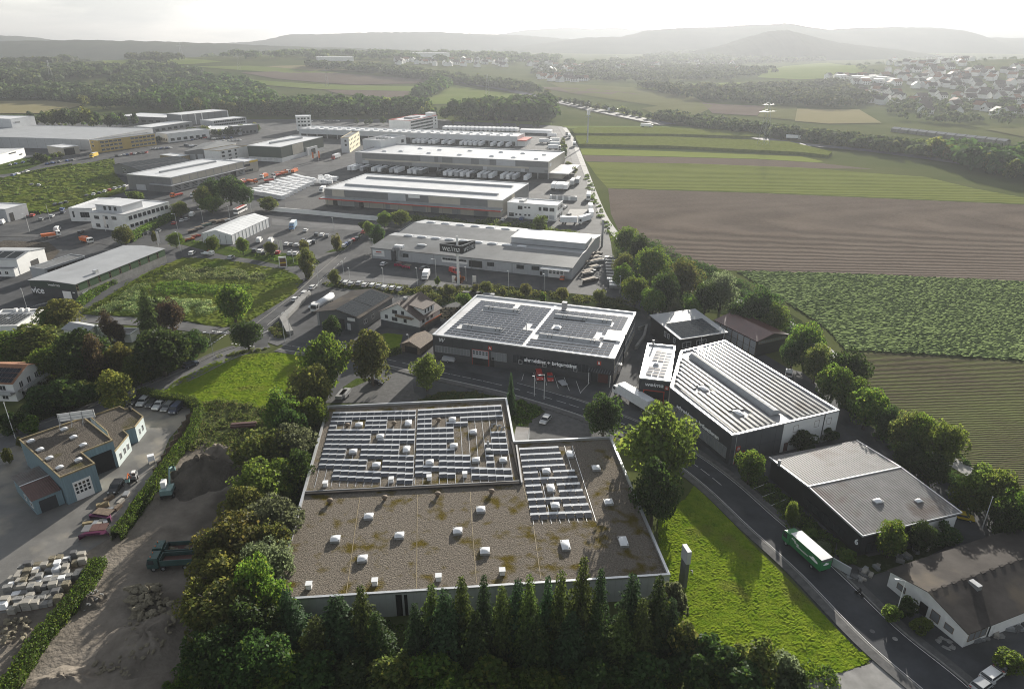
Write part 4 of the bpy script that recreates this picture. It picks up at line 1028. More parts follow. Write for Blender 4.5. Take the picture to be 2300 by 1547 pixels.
# ---------------------------------------------------------------- 5. foreground left: blue workshop, white house
HS = Bld('blue_workshop','blue corrugated workshop with gravel flat roof and seven white rooflights','workshop',(43,986),(134.4,1071),7,
         poly=[(43,986),(134.4,1071),(212.6,1039.6),(182.6,1014.8),(253,987.4),(188,936.5)])
HS.walls('bluegrey','gravel2','wood',.3,.18)
for p in ((69,990),(144,963),(90,1009),(165,981),(187,998.5),(111,1028),(176,1032),(134,1049)): x,y = HS.rf(*p); skylight(HS,x,y,6.7,1.5,1.0,.4,R(90))
# gates on the two faces that look down the yard
def facepoly(B,i): a,b = Vector(B.poly[i]),Vector(B.poly[(i + 1) % len(B.poly)]); return a,b
def wallbox(B,i,t0,t1,z0,z1,o0,o1,m,name,parent=None):
    a,b = facepoly(B,i); u = (b - a).normalized(); ar = sum(B.poly[k][0] * B.poly[(k + 1) % len(B.poly)][1] - B.poly[(k + 1) % len(B.poly)][0] * B.poly[k][1] for k in range(len(B.poly)))
    n_ = Vector((u.y,-u.x)) * (1 if ar > 0 else -1); L = (b - a).length; p,q = a + u * (L * t0),a + u * (L * t1)
    mb = MB().prism([tuple(p + n_ * o0),tuple(q + n_ * o0),tuple(q + n_ * o1),tuple(p + n_ * o1)],z0,z1,bottom=True); return mb.build(name,M[m],parent or B.root)
g = wallbox(HS,1,.26,.78,.1,4.6,-.02,.1,'sign','sectional_gate')
for i in range(4):
    for j in range(3): t = .30 + i * .115; wallbox(HS,1,t,t + .075,1.7 + j * .9,2.3 + j * .9,.08,.13,'glass','pane',g)
wallbox(HS,3,.2,.88,.1,4.9,-.02,.06,'dark','gate_opening')
HW = Bld('pale_blue_wing','low angled wing with dark gravel roof joined to the blue workshop','workshop',(258,1012),(288,975.6),4.4,
         poly=[(258,1012),(288,975.6),(276.5,965),(302.6,957.4),(321,934),(295,915.6),(280.5,918),(268.7,911.7),(201,934),(240,968)])
HW.walls('bluepale','gravel2','wood',.3,.15,ms={1: 'bluegrey',2: 'bluegrey'})
for i,ts in ((0,(.2,.5,.75)),(3,(.3,.65))):
    for t in ts: o = wallbox(HW,i,t,t + .12,1.2,2.8,-.02,.08,'sign','window'); wallbox(HW,i,t + .012,t + .108,1.3,2.7,.05,.1,'glass','pane',o)
x,y = HW.rf(293,920); MB().box(x - .3,x + .3,y - .3,y + .3,4.1,5.4).build('chimney',M['dark'],HW.root)
HX = Bld('brown_roof_annex','small blue lean-to annex with brown sheet roof and a grey gate','annex',(73,1124),(137,1098),3.6,C=(23.5,1074.8))
HX.walls('bluegrey','brownsheet',None,0); bpy.data.objects.remove(HX.roof); W,D = HX.W,HX.D
ribbed(HX,[(-.3,-.3,3.6),(W,-.3,3.6),(W,D * .52,4.2),(-.3,D * .52,4.2)],.4,'brownsheet'); ribbed(HX,[(W,D + .2,4.0),(-.3,D + .2,4.0),(-.3,D * .54,4.2),(W,D * .54,4.2)],.4,'trap','roof')
MB().box(-.3,W,D * .52 - .1,D * .52 + .2,4.18,4.3).build('ridge_cap',M['alu'],HX.root); HX.panel('f',.9,W - 1.2,.05,2.9,'anthracite','gate',.05); HX.win('l',1.2,2.6,1.1,2.4,n=1); HX.win('l',5,6.2,1.1,2.4,n=1)
# rooftop billboard frame, seen from behind
q = P(176,950,7); bb = thing('rooftop_billboard',(q.x,q.y,6.75),R(18),'white billboard on a steel frame standing on the blue workshop roof','billboard')
MB().box(-3.8,3.8,-.05,.05,1.3,3.3).build('board',M['sign'],bb)
for x in (-3.6,-1.2,1.2,3.6): MB().tube((x,-.12,0),(x,-.12,3.3),.06).tube((x,-1.3,0),(x,-.12,2.2),.05).build('strut',M['steel'],bb)
MB().tube((-3.8,-.1,1.9),(3.8,-.1,1.9),.05).tube((-3.8,-.1,2.6),(3.8,-.1,2.6),.05).build('rail',M['steel'],bb)

HH = Bld('balcony_house','white two-storey house with solar panels, orange tiles and balconies on its side','house',(-70,857),(27,860),5.6,C=(92,815))
HH.gwalls('white',2.4,.5,'u').gable('orangetile',2.4,.5,.5,'u')
me = panel_mesh(1.0,1.65,math.atan(2.4 / (HH.D * .5)),'cell')
for i in range(11):
    for j in range(3):
        x,y = HH.W - .6 - i * 1.06,.6 + j * 1.7
        if x > .5 and y < HH.D * .5 - .5: ob('solar_panel',me,HH.root,(x,y,5.6 + 2.4 * y / (HH.D * .5) + .22))
for z in (2.6,):
    HH.panel('r',1,HH.D - .5,z,z + .2,'concrete','balcony',1.8); HH.panel('r',1,HH.D - .5,z + .2,z + 1.1,'greylight','balustrade',1.82,1.74)
HH.panel('f',HH.W - 6,HH.W,2.5,2.7,'concrete','balcony',1.6); HH.panel('f',HH.W - 6,HH.W,2.7,3.5,'greylight','balustrade',1.62,1.55)
for v in (2,5,8): HH.win('r',v,v + 1.4,3.0,4.8,n=2); HH.win('r',v,v + 1.2,.6,2.1,n=1)
HH.win('f',HH.W - 4,HH.W - 2.2,3.3,4.8,n=2); HH.win('f',HH.W - 4,HH.W - 2.2,.6,2.1,n=2)
MB().lathe([(.05,0),(.4,.1),(.45,.2)],12).build('satellite_dish',M['greydark'],HH.root).location = (HH.W + .3,HH.D - 2,4.6)

HO = Bld('flat_office','low flat-roofed office with grey panels on the roof behind the left trees','office',(-60,733),(38.7,731),4.2,C=(99,693))
HO.walls('white','rooflight','sign',.3,.5); HO.win('r',1.5,4.5,1.5,3,n=4,pane='glass'); HO.win('r',6,9,1.5,3,n=3)
me = panel_mesh(1.1,1.8,0,'cellpale')
for i in range(11):
    for j in range(5): x,y = HO.W - 2 - i * 1.3,1.6 + j * 2.1; (ob('solar_panel',me,HO.root,(x,y,4.1)) if x > 1 and y < HO.D - 1.4 and (i,j) != (4,3) else None)
for i,x in enumerate((5,7,9)): MB().box(HO.W - x,HO.W - x + 1,HO.D - 2,HO.D - 1,3.9,5).build('air_conditioner',M['sign'],HO.root)
HL = Bld('tree_hidden_house','low house with a grey panelled roof half hidden among the dark trees','house',(142,738),(195,747),3.6,C=(201,727.7))
HL.gwalls('white',1.0,.5,'u').gable('rooflight',1.0,.5,.5,'u'); HL.win('f',1,4,1,2.4,n=2)
HG2 = Bld('garden_shed_house','small flat roofed garage between the conifers and the lane','garage',(250,748),(292,750),3,C=(325,738)); HG2.walls('white','concrete','alu',.2,.2); HG2.panel('f',1,4,.05,2.3,'greydark','gate',.05)

HN = Bld('green_striped_hall','long grey and green striped hall with white roof, lettered vice on its end wall','hall',(65,629.4),(168.6,638.7),6,C=(369.6,559))
HN.gwalls('anthracite',.6,.45,'v').gable('rooflight',.6,.45,.35,'v')
HN.panel('f',0,HN.W,3.6,5.95,'darkgreen','wall_panel',.06); HN.panel('r',0,HN.D,.02,3.0,'concrete','wall_panel',.05)
nb = 9
for k in range(nb):
    v0,v1 = HN.D * k / nb,HN.D * (k + 1) / nb
    HN.panel('r',v0 + 1.2,v1 - .1,3.1,5.8,'green','wall_panel',.07); HN.win('r',v0 + .1,v0 + 1.1,3.2,5.6,n=1,frame='wood',pane='glass',rows=2)
HN.text('f','vice',3.0,2.3,3.6,bold=.04); HN.text('f','weima',HN.W * .53,5.0,1.5,bold=-.02,sx=1.4,shear=.1); HN.text('r','weima',4.5,1.9,1.7,m='letter',bold=-.02,sx=1.2,shear=.1)
HN.panel('f',HN.W * .68,HN.W * .86,.05,2.9,'sign','roller_door',.08); HN.panel('f',HN.W * .9,HN.W * .95,2.4,2.8,'sign','sign_plate',.08)
x,y = HN.rf(199,654); MB().box(HN.W - 3,HN.W - 1.6,12,13.6,5.8,7.6).build('chimney',M['alu'],HN.root)
HK = Bld('open_carport','grey lean-to shelter with open front behind the green striped hall','shelter',(66,600),(99,604),4.6,C=(205,576))
HK.walls('greylight','roofgrey','alu',.2,.2); HK.panel('r',1,HK.D - .5,.3,3.8,'dark','open_bay',.04)
for k in range(6): v = 1 + (HK.D - 2) * k / 5; HK.panel('r',v,v + .25,.02,4.0,'greydark','post',.1)
HQ = Bld('white_solar_shed','white hall with a blue panelled pitched roof at the left edge','hall',(-60,582),(36.6,583.6),6.4,C=(108,558))
HQ.gwalls('white',1.4,.5,'u').gable('rooflight',1.4,.5,.3,'u')
me = panel_mesh(4.3,HQ.D * .36,math.atan(1.4 / (HQ.D * .5)),'cellpale')
for i in range(5): ob('solar_panel',me,HQ.root,(HQ.W - 3 - i * 4.8,HQ.D * .24,6.4 + 1.4 * .48 + .2))
HQ.panel('r',HQ.D * .42,HQ.D * .7,.05,3.6,'dark','gate_opening',.05)
HQ2 = Bld('low_white_annex','low white annex with dark roof below the white solar hall','annex',(-60,603),(30,604),3.4,C=(12,592)); HQ2.walls('white','roofgrey','alu',.2,.2); HQ2.win('f',HQ2.W - 4,HQ2.W - 2.6,1,2.4,n=2); HQ2.win('f',HQ2.W - 7,HQ2.W - 5.6,1,2.4,n=2)

# tent, solar barn, white house, garage
TE = Bld('storage_tent','long white storage tent with dark seams in the car park','tent',(452.8,524.7),(519.5,528.3),4.6,C=(607.8,490))
TE.gwalls('tarp',2.0,.5,'v').gable('tarp',2.0,.5,.15,'v')
nb = 11
for k in range(nb + 1): v = TE.D * k / nb; TE.panel('r',v - .08,v + .08,.02,4.55,'greydark','tent_frame',.08)
for k in range(6): r = TE.W * k / 5; TE.panel('f',max(0,r - .07),r + .07,.02,4.5,'greydark','tent_frame',.08)
mb = MB()
for k in range(1,nb):
    v = TE.D * k / nb
    for s_ in (0,1): mb.quad(*[(TE.W * (.5 if t == 0 else (s_)),v + e,4.62 + (2.0 if t == 0 else 0) + .16) for t,e in ((0,-.06),(1,-.06),(1,.06),(0,.06))])
mb.build('tent_seam',M['greydark'],TE.root)
SB = Bld('solar_barn','grey gabled barn with a pale solar grid on its roof beside the white house','barn',(711,699),(804.6,713.4),5.0,C=(873.5,665.4))
SB.gwalls('anth2',1.7,.48,'v').gable('felt',1.7,.48,.7,'v')
wS = SB.W * .52; tl = -math.atan(1.7 / wS)
def pan_x(w_,d_,ang,key):
    def f():
        mb = MB().box(-w_ / 2,w_ / 2,-d_ / 2,d_ / 2,0,.04,1,0); c,s_ = math.cos(ang),math.sin(ang); mb.v = [(x * c - z * s_,y,x * s_ + z * c) for x,y,z in mb.v]; return mb.mesh('solar_panel',[M[key],M['alu']])
    return shared(('px',w_,d_,ang,key),f)
me = pan_x(1.28,1.6,tl,'dome') if 0 else pan_x(1.28,1.6,tl,'cellpale')
nx_ = int(wS / 1.32); ny_ = int((SB.D - .4) / 1.66)
for i in range(nx_):
    for j in range(ny_):
        x,y = SB.W * .48 + .75 + i * 1.32,.6 + j * 1.66 + (.4 if j >= ny_ // 2 else 0)
        if y < SB.D + .2: ob('solar_panel',me,SB.root,(x,y,5.0 + 1.7 * (SB.W - x) / wS + .22))
SB.panel('f',SB.W * .42,SB.W * .66,.05,3.6,'dark','gate_opening',.05); SB.panel('f',SB.W * .74,SB.W * .92,3.4,4.5,'sign','sign_board',.1); SB.text('f','WESTER',SB.W * .83,3.95,.6,'greydark',.14,bold=.01) if 0 else None
SB.panel('f',SB.W * .72,SB.W * .8,.05,2.4,'whitewall','door',.06); SB.win('r',3,5,1.5,3,n=2); SB.win('r',8,9.4,1.5,3,n=1)
SB.panel('f',-.05,SB.W * .05,.02,4.9,'grey','post',.08)
WH = Bld('white_gabled_house','white gabled house with brown tiled roof, dormer and flower balconies','house',(853.7,699),(942,717),5.2,C=(984,690))
WH.gwalls('white',4.2,.5,'v').gable('tile',4.2,.5,.7,'v')
WH.panel('f',0,WH.W,.02,2.3,'anth2','plinth',.05); WH.panel('r',0,WH.D,.02,2.3,'anth2','plinth',.05)
for r,z,w_ in ((.12,3.1,1.2),(.3,2.8,2.2),(.32,5.4,2.0),(.6,2.9,1.2),(.55,5.6,1.1)): WH.win('f',WH.W * r,WH.W * r + w_,z,z + 1.3,n=2,frame='anth2')
for r in (.2,.6): WH.win('f',WH.W * r,WH.W * r + 1.6,.7,1.8,n=2,frame='anth2')
WH.panel('f',WH.W * .44,WH.W * .86,4.9,5.1,'timber','balcony',1.3); WH.panel('f',WH.W * .44,WH.W * .86,5.1,5.9,'timber','balustrade',1.32,1.25)
WH.panel('r',1,WH.D - 1,2.4,2.55,'timber','balcony',1.3); WH.panel('r',1,WH.D - 1,2.55,3.3,'timber','balustrade',1.32,1.25); WH.panel('r',1.2,WH.D - 1.2,3.3,3.5,'orange','flower_box',1.4,1.2)
for v in (1.5,4,6.5): WH.win('r',v,v + 1.3,3.3,4.9,n=2,frame='anth2')
dx0,dx1 = WH.W * .52,WH.W * .98
MB().box(dx0,dx1,WH.D * .25,WH.D * .75,5.4,7.7).build('dormer',M['white'],WH.root); o = MB().add([(dx0 - 1,WH.D * .2,8.6),(dx0 - 1,WH.D * .8,8.6),(dx1 + .4,WH.D * .8,7.6),(dx1 + .4,WH.D * .2,7.6),(dx0 - 1,WH.D * .2,8.8),(dx0 - 1,WH.D * .8,8.8),(dx1 + .4,WH.D * .8,7.8),(dx1 + .4,WH.D * .2,7.8)],[(4,7,6,5),(0,3,7,4),(3,2,6,7),(1,0,4,5),(2,1,5,6)]).build('dormer_roof',M['tile'],WH.root)
for k in range(3): y = WH.D * (.3 + .15 * k); MB().box(dx1 - .02,dx1 + .05,y,y + .7,6.0,7.3).build('window',M['glass'],WH.root)
MB().box(WH.W * .44,WH.W * .52,WH.D * .3,WH.D * .38,8.6,10.2).build('chimney',M['metal'],WH.root)
GA = Bld('timber_garage','small garage with pale brown tiled gable roof by the road hedge','garage',(901,772),(943,780),2.6,C=(972,757))
GA.gwalls('timber',1.4,.5,'v').gable('timber',1.4,.5,.5,'v'); GA.panel('f',GA.W * .2,GA.W * .85,.05,2.2,'dark','gate',.05)
SS = Bld('grey_lean_to','small grey ribbed lean-to between the gravel roofed hall and the forecourt','shelter',(1152,990),(1183,992),3.2,C=(1178,958)); SS.walls('greylight','trap',None,.05);
UN = thing('brown_stack',P(548,960),R(8),'brown folded sheet stack on trestles beside the tall hedge','stack')
for k in range(3): MB().box(-3,3,-1 + k * .7,-.4 + k * .7,.6 + .25 * (k % 2),1.1 + .25 * (k % 2)).build('sheet_pack',M['brownsheet'],UN)
for x in (-2,2): MB().box(x - .1,x + .1,-1,1.1,0,.6).build('trestle',M['dark'],UN)
# ---------------------------------------------------------------- 6. the works hall behind the car park
WE = Bld('grey_works_hall','wide grey works hall with two low ridges of roofing and white rooflight strips','hall',(834,555),(1285,601),5,C=(1342,530.5))
W,D = WE.W,WE.D; prof = [(-.4,4.95),(D * .33,6.3),(D * .45,5.9),(D * .78,7.0),(D + .4,5.6)]
for (y0,z0),(y1,z1),m in zip(prof,prof[1:],('roofgrey','rooflight','roofgrey','rooflight')):
    x0 = 0 if y0 < D * .4 else W * .02
    MB().add([(x0 - .4,y0,z0),(W + .4,y0,z0),(W + .4,y1,z1),(x0 - .4,y1,z1),(x0 - .4,y0,z0 - .3),(W + .4,y0,z0 - .3),(W + .4,y1,z1 - .3),(x0 - .4,y1,z1 - .3)],[(0,1,2,3),(4,5,1,0),(5,6,2,1),(7,4,0,3)]).build('roof',M[m],WE.root)
mb = MB().quad((0,0,0),(W,0,0),(W,0,4.9),(0,0,4.9))
for x in (0,W): mb.poly([(x,0,0),(x,D,0)] + [(x,y,z - .1) for y,z in reversed([(0,4.95)] + prof[1:4] + [(D,5.7)])])
mb.quad((W,D,0),(0,D,0),(0,D,5.6),(W,D,5.6)); mb.build('wall',M['greylight'],WE.root)
WE.seams('f',1.4,'grey',wd=.04)
for p0,p1 in (((904,569),(918,579)),((1094,588),(1110,599)),((1160,594),(1177,605)),((1194,597),(1211,608))): WE.pwin('f',p0,p1,n=1,frame='greydark')
g = WE.ppanel('f',(992,578),(1050,594),'sign','gate_front',.08)
for k in range(9): r = WE.fac('f',994 + k * 6,582)[0]; WE.panel('f',r,r + 1.2,2.7,3.6,'glass','pane',.12,.05,g)
WE.ppanel('f',(1053,584),(1083,602),'dark','entrance',.05); WE.ppanel('f',(1213,609),(1218,618),'dark','door',.05)
WE.ppanel('f',(837,561),(864,577),'sign','wall_poster',.1); a = WE.fac('f',850,568); WE.panel('f',a[0] - 1.2,a[0] + 1.6,a[1] + .2,a[1] + .7,'red','emblem',.14); WE.panel('f',a[0] - 2,a[0] + 2,a[1] - .5,a[1] - .35,'greydark','emblem',.14)
x = WE.fac('f',886,570)[0]; MB().box(x - .9,x + .9,-1.4,-.1,0,4.6).build('filter_tower',M['anthracite'],WE.root); MB().tube((x,-.8,4.6),(x,-.8,6.1),.5).tube((x,-.8,6.0),(x + 3,-.6,6.0),.45).tube((x + 3,-.6,6.2),(x + 3.2,-.6,2.2),.4).build('duct',M['metal'],WE.root)
MB().box(x - 1,x + 3,2,4,5.2,6.3).build('duct_housing',M['dome'],WE.root)
MB().box(W - 12.5,W - .5,-3.2,-.02,4.0,4.3).build('canopy',M['sign'],WE.root); g = WE.panel('f',W - 10,W - 3.2,.05,3.6,'sign','sectional_gate',.1)
for k in range(4):
    for j in range(2): WE.panel('f',W - 9.6 + k * 1.6,W - 8.5 + k * 1.6,1.7 + j * .9,2.3 + j * .9,'glass','pane',.14,.08,g)
a,b = WE.rf(1161,528,7.5)[0],WE.rf(1322,542,7.5)[0]; MB().box(a,W - .6,D * .47,D * .72,5.5,8.6).build('raised_bay',M['greylight'],WE.root); MB().box(a - .3,W - .3,D * .46,D * .74,8.6,8.8).build('raised_roof',M['membrane'],WE.root)
c,d = dome_mesh(4.4,1.6,.3,.45)
for k in range(9): o = WE.put('skylight',c,W * (.1 + .075 * k),D * .36,6.1); ob('dome',d,o)
for k in range(9): o = WE.put('skylight',c,W * (.1 + .085 * k),D * .83,6.7); ob('dome',d,o)
o = WE.put('skylight',c,W * .23,D * .15,5.6); ob('dome',d,o)
MB().tube((W + 1,D + .5,0),(W + 1,D + .5,13),.5).build('flue',M['metal'],WE.root)
for x in (0,W * .14,W * .33,W * .52,W * .72,W * .87): WE.panel('f',x,x + .12,.02,4.9,'greydark','downpipe',.12)

# ---------------------------------------------------------------- 7. the hall with the red band, its office, the dock hall
def striped(B,face,z0,z1,seq,seed,skip=0):
    rng = random.Random(seed); L = B.W if face in 'fb' else B.D; x = skip
    while x < L - 2:
        w_ = min(L - x,rng.choice([3,5,8,11,14])); m = rng.choice(seq); B.panel(face,x + .03,x + w_ - .03,z0,z1,m,'wall_panel',.06); x += w_
HR = Bld('red_band_hall','long grey panelled hall with white roof and a red band above the yard','hall',(728,423),(1128.7,450),9.6,C=(1195,412))
HR.walls('grey','membrane','alu',.3,.4); striped(HR,'f',5.4,9.2,['greydark','greydark','greylight','beige'],3); striped(HR,'f',.1,4.0,['greydark','grey','beige','dark'],4); striped(HR,'r',2,9.2,['greydark','beige','beige'],5)
HR.panel('f',-1.5,HR.W + .2,4.2,4.55,'greylight','canopy',4.2); HR.panel('f',-1.6,HR.W + .3,4.1,4.75,'red','canopy_fascia',4.4,4.2)
k = 4
while k < HR.W: MB().tube((k,-4,0),(k,-4,4.1),.12).build('canopy_post',M['greydark'],HR.root); k += 9
HR.ppanel('f',(917,437),(943,446),'sign','sign_board',.15)
for p0,p1 in (((825,399),(1152,419)),((777,415),(1118,438))):
    a,b = HR.rf(*p0),HR.rf(*p1); ym = a[1]; mb = MB(); n = 6
    for i in range(n):
        t0,t1 = math.pi * i / n,math.pi * (i + 1) / n; f = lambda t,x: (x,ym + math.cos(t) * 1.6,9.3 + math.sin(t) * 1.0)
        mb.quad(f(t0,a[0]),f(t0,b[0]),f(t1,b[0]),f(t1,a[0]))
    for x in (a[0],b[0]): mb.poly([(x,ym + math.cos(math.pi * i / n) * 1.6,9.3 + math.sin(math.pi * i / n)) for i in range(n + 1)])
    mb.build('barrel_rooflight',M['steel'],HR.root)
OF = Bld('white_cube_office','white two-storey flat-roofed office at the end of the red band hall','office',(1139.5,454),(1250.6,462),8.4,C=(1264,451))
OF.walls('white','membrane','alu',.35,.35)
for p0,p1,n in (((1163,462),(1173.5,471),2),((1177.5,464),(1182.5,468),1),((1186,464.5),(1191,468.5),1),((1210,465),(1216,474),1),((1220,466),(1231,474.5),2),((1234.5,467),(1245,476),2),((1157.5,479.5),(1162,483.5),1),((1166,480),(1171,484),1),((1177.5,481),(1182.5,485),1),((1186,481.5),(1191,485.5),1),((1143.5,477),(1154,486),1),((1220,484),(1231,492),2)): OF.pwin('f',p0,p1,n=n,frame='greydark')
OF.ppanel('f',(1234,484),(1245,494),'greylight','roller_door',.08)
for k in range(3): v = OF.D * (.15 + .28 * k); OF.win('r',v,v + OF.D * .2,5.2,7,n=2,frame='greydark'); OF.win('r',v,v + OF.D * .2,1.2,3,n=2,frame='greydark')
MB().box(OF.W * .2,OF.W * .3,OF.D * .3,OF.D * .7,8,8.9).build('roof_plant',M['steel'],OF.root)
DK = Bld('dock_hall','very long grey logistics hall with loading docks full of trailers','hall',(796.5,342),(1232,363.4),12,C=(1273,340.5))
DK.walls('grey','membrane','steel',.5,.8,ms={1: 'beige'}); striped(DK,'f',7.8,11.6,['greydark','greydark','greylight','grey'],7,6); striped(DK,'f',4.2,6.4,['greydark','greydark','greylight','grey'],8,6); DK.panel('f',8,DK.W - 14,6.5,7.7,'beige','wall_band',.09)
DK.panel('f',2,DK.W,.05,4.0,'dark','dock_bay',.05); k = 6
while k < DK.W: DK.panel('f',k,k + .8,.02,4.0,'grey','dock_pier',.3); k += 7.5
for p in ((864,339),(901,339),(944,333),(964,343),(988,336),(1033,347),(1056,338),(1105,350),(1126,341),(1154,353),(1175,344),(1205,356),(1223,347)):
    x,y = DK.rf(*p); skylight(DK,x,y,11.5,3.4,2.2,.6)
DK.seams('r',2.4,'greydark',wd=.1)
MB().box(DK.W + .1,DK.W + 14,2,DK.D * .8,3.6,4.2).build('side_canopy',M['membrane'],DK.root); MB().box(DK.W + .1,DK.W + 9,4,DK.D * .75,0,3.6).build('side_annex',M['beige'],DK.root)
DK.panel('r',3,8,8.0,10.2,'whitewall','sign_board',.12)
WB = Bld('tall_white_block','tall windowless white block rising behind the dock hall roof','hall',(814,313),(854.6,316),17,C=(902.7,304)); WB.walls('whitewall','membrane','alu',1.2,.4); WB.win('r',WB.D * .8,WB.D * .9,12,14.5,n=1,frame='greydark')
for k in range(5): MB().box(WB.W * (.15 + .16 * k),WB.W * (.22 + .16 * k),WB.D * .4,WB.D * .5,15.8,17.3).build('roof_plant',M['steel'],WB.root)
HLG = Bld('parcel_depot','long white parcel depot with domed rooflights and a red end canopy','depot',(671,289),(1162,307),8.5,C=(1187.7,299.5)); HLG.walls('whitewall','membrane','alu',.4,.5)
HLG.panel('f',2,HLG.W - 2,.05,3.8,'dark','dock_bay',.06); k = 8
while k < HLG.W: HLG.panel('f',k,k + 1,.02,3.8,'grey','dock_pier',.3); k += 11
for k in range(22):
    for j in (.3,.65): skylight(HLG,HLG.W * (.03 + .044 * k),HLG.D * j,8.1,4,3,.6)
MB().box(HLG.W + .1,HLG.W + 8,0,HLG.D * .9,4.6,5.4).build('canopy',M['red'],HLG.root); MB().box(HLG.W + .1,HLG.W + 7,1,HLG.D * .9,0,4.6).build('end_annex',M['white'],HLG.root)
RO = Bld('red_trim_office','four-storey white office with red roof edge above the parcel depot','office',(873,268.7),(920,271),13.5,C=(960.8,258)); RO.walls('white','membrane','red',.5,1.0)
for z in (1.2,4.4,7.6,10.6): RO.win('r',2,RO.D * .82,z,z + 1.7,n=14,frame='steel',fw=.12)
for z in (4.4,7.6,10.6): RO.win('r',RO.D * .9,RO.D * .95,z,z + 1.7,n=1)
MB().box(RO.W * .6,RO.W * .95,RO.D * .86,RO.D,13,16.5).build('stair_tower',M['white'],RO.root); MB().box(RO.W * .3,RO.W * .7,RO.D * .3,RO.D * .6,13,14.6).build('roof_plant',M['steel'],RO.root)
GH = Bld('dark_green_hall','tall dark green clad hall with white base and bright roof','hall',(555,327),(629.8,330.4),11.7,C=(764,309)); GH.walls('darkgreen','membrane','alu',.4,.5)
for f in 'fr': GH.panel(f,0,GH.W if f == 'f' else GH.D,.02,3.2,'whitewall','wall_base',.08)
for k in range(5): GH.win('f',3 + k * 5,6 + k * 5,1,2.4,n=3,frame='greydark')
GH.panel('r',GH.D * .25,GH.D * .5,3.4,11.2,'beige','wall_panel',.06); GH.panel('r',GH.D * .55,GH.D * .8,.02,6,'whitewall','gate_block',1.5); GH.panel('r',GH.D * .64,GH.D * .74,.1,4.6,'dark','gate',1.6)
a,b = GH.rf(606,322),GH.rf(678,310); mb = MB().tube((a[0],a[1],11.6),(b[0],b[1],11.6),1.2,n=8); mb.build('barrel_rooflight',M['steel'],GH.root)
CW = Bld('cream_office','cream three-storey office with small square windows beside the dark green hall','office',(764.6,309.5),(783,309.5),12.5,C=(846.4,295)); CW.walls('cream','roofgrey','wood',.4,.5,ms={0: 'whitewall'})
for z in (2,5.6,9):
    for k in range(7): v = CW.D * (.06 + .135 * k); CW.win('r',v,v + 1.9,z,z + 1.7,n=1,frame='greydark')
for z in (5.6,9): CW.win('f',CW.W * .45,CW.W * .7,z,z + 1.7,n=2,frame='greydark')
W1 = Bld('dark_gable_garage','dark gabled fire-truck style garage hall with three tall gates','garage',(413.6,341),(492.5,340),7.0,C=(455,322)); W1.gwalls('greydark',2,.5,'v').gable('roofgrey',2,.5,.4,'v')
for k in range(3): W1.panel('f',W1.W * (.14 + .22 * k),W1.W * (.3 + .22 * k),.1,5,'greylight','gate',.08)
W1b = Bld('white_side_office','white three-storey office attached to the dark gabled garage','office',(492.5,339),(555,327.5),9.5,depth=16); W1b.walls('white','roofgrey','wood',.3,.4)
for z in (1.2,4.2,7): W1b.win('f',2,5,z,z + 1.5,n=2,frame='greydark'); W1b.win('f',9,12,z,z + 1.5,n=2,frame='greydark'); W1b.win('f',16,18,z,z + 1.5,n=1,frame='greydark')
VS = Bld('slate_solar_hall','grey gabled hall with slate blue solar roof beside the meadow','hall',(254,371),(323,385),6.2,C=(422,362)); VS.gwalls('greydark',2.2,.25,'v').gable('cellpale',2.2,.25,.5,'v')
VS.win('f',VS.W * .3,VS.W * .42,4.2,5.6,n=3); VS.win('f',VS.W * .3,VS.W * .42,1.6,3,n=3)
mb = MB()
for k in range(1,8): v = VS.D * k / 8; mb.quad((VS.W * .25,v - .15,8.58),(VS.W,v - .15,6.38),(VS.W,v + .15,6.38),(VS.W * .25,v + .15,8.58))
mb.quad((VS.W * .62,0,7.50),(VS.W * .64,0,7.44),(VS.W * .64,VS.D,7.44),(VS.W * .62,VS.D,7.50)); mb.build('panel_joint',M['anthracite'],VS.root)
OB = Bld('orange_timber_office','small flat office with orange timber wall behind the slate solar hall','office',(400,352),(425,348),5,depth=22); OB.walls('wood','membrane','alu',.3,.3); OB.win('f',3,6,1.5,3.5,n=2)
GG = Bld('garage_door_hall','grey panelled hall with a row of tall garage doors and white roof','hall',(283.7,391.4),(382,399.3),9.5,C=(544,362)); GG.walls('grey','membrane','alu',.4,.4,ms={0: 'greydark'})
GG.seams('f',3.6,'anth2',wd=.08); GG.panel('f',GG.W * .55,GG.W + 2.5,4.6,4.95,'greylight','canopy',2.2); GG.panel('r',0,GG.D,4.6,4.95,'greylight','canopy',2.0); GG.panel('f',GG.W * .18,GG.W * .4,.05,3.6,'greylight','gate',.1)
for k in range(9):
    v0 = GG.D * (.02 + .108 * k); GG.panel('r',v0,v0 + GG.D * .1,5.2,9.1,'beige','wall_panel',.06)
    g = GG.panel('r',v0 + .8,v0 + GG.D * .085,.1,4.4,'dark' if k == 7 else 'grey','sectional_gate',.12)
    if k != 7:
        for j in range(3): GG.panel('r',v0 + 1.1,v0 + GG.D * .085 - .3,1.2 + j * .9,1.65 + j * .9,'glass','pane',.16,.1,g)
a,b = GG.rf(359,387),GG.rf(484,363); MB().tube((a[0],a[1],9.2),(b[0],b[1],9.2),1.1,n=8).build('barrel_rooflight',M['rooflight'],GG.root)
GG2 = Bld('yellow_sign_office','beige end office of the garage door hall with a yellow sign','office',(537,366),(578,358),8.6,depth=18); GG2.walls('beige','membrane','alu',.4,.4); GG2.panel('f',GG2.W * .55,GG2.W,7.2,8.6,'yellow','sign_board',.15); GG2.win('f',3,10,5,6.6,n=5,frame='greydark'); GG2.win('f',3,12,1.2,2.8,n=6,frame='greydark')
W3 = Bld('white_corner_office','white office with penthouse and a long row of windows on a street corner','office',(199,476),(278.3,482.4),8.6,C=(385.4,453.7)); W3.walls('white','membrane','alu',.3,.4)
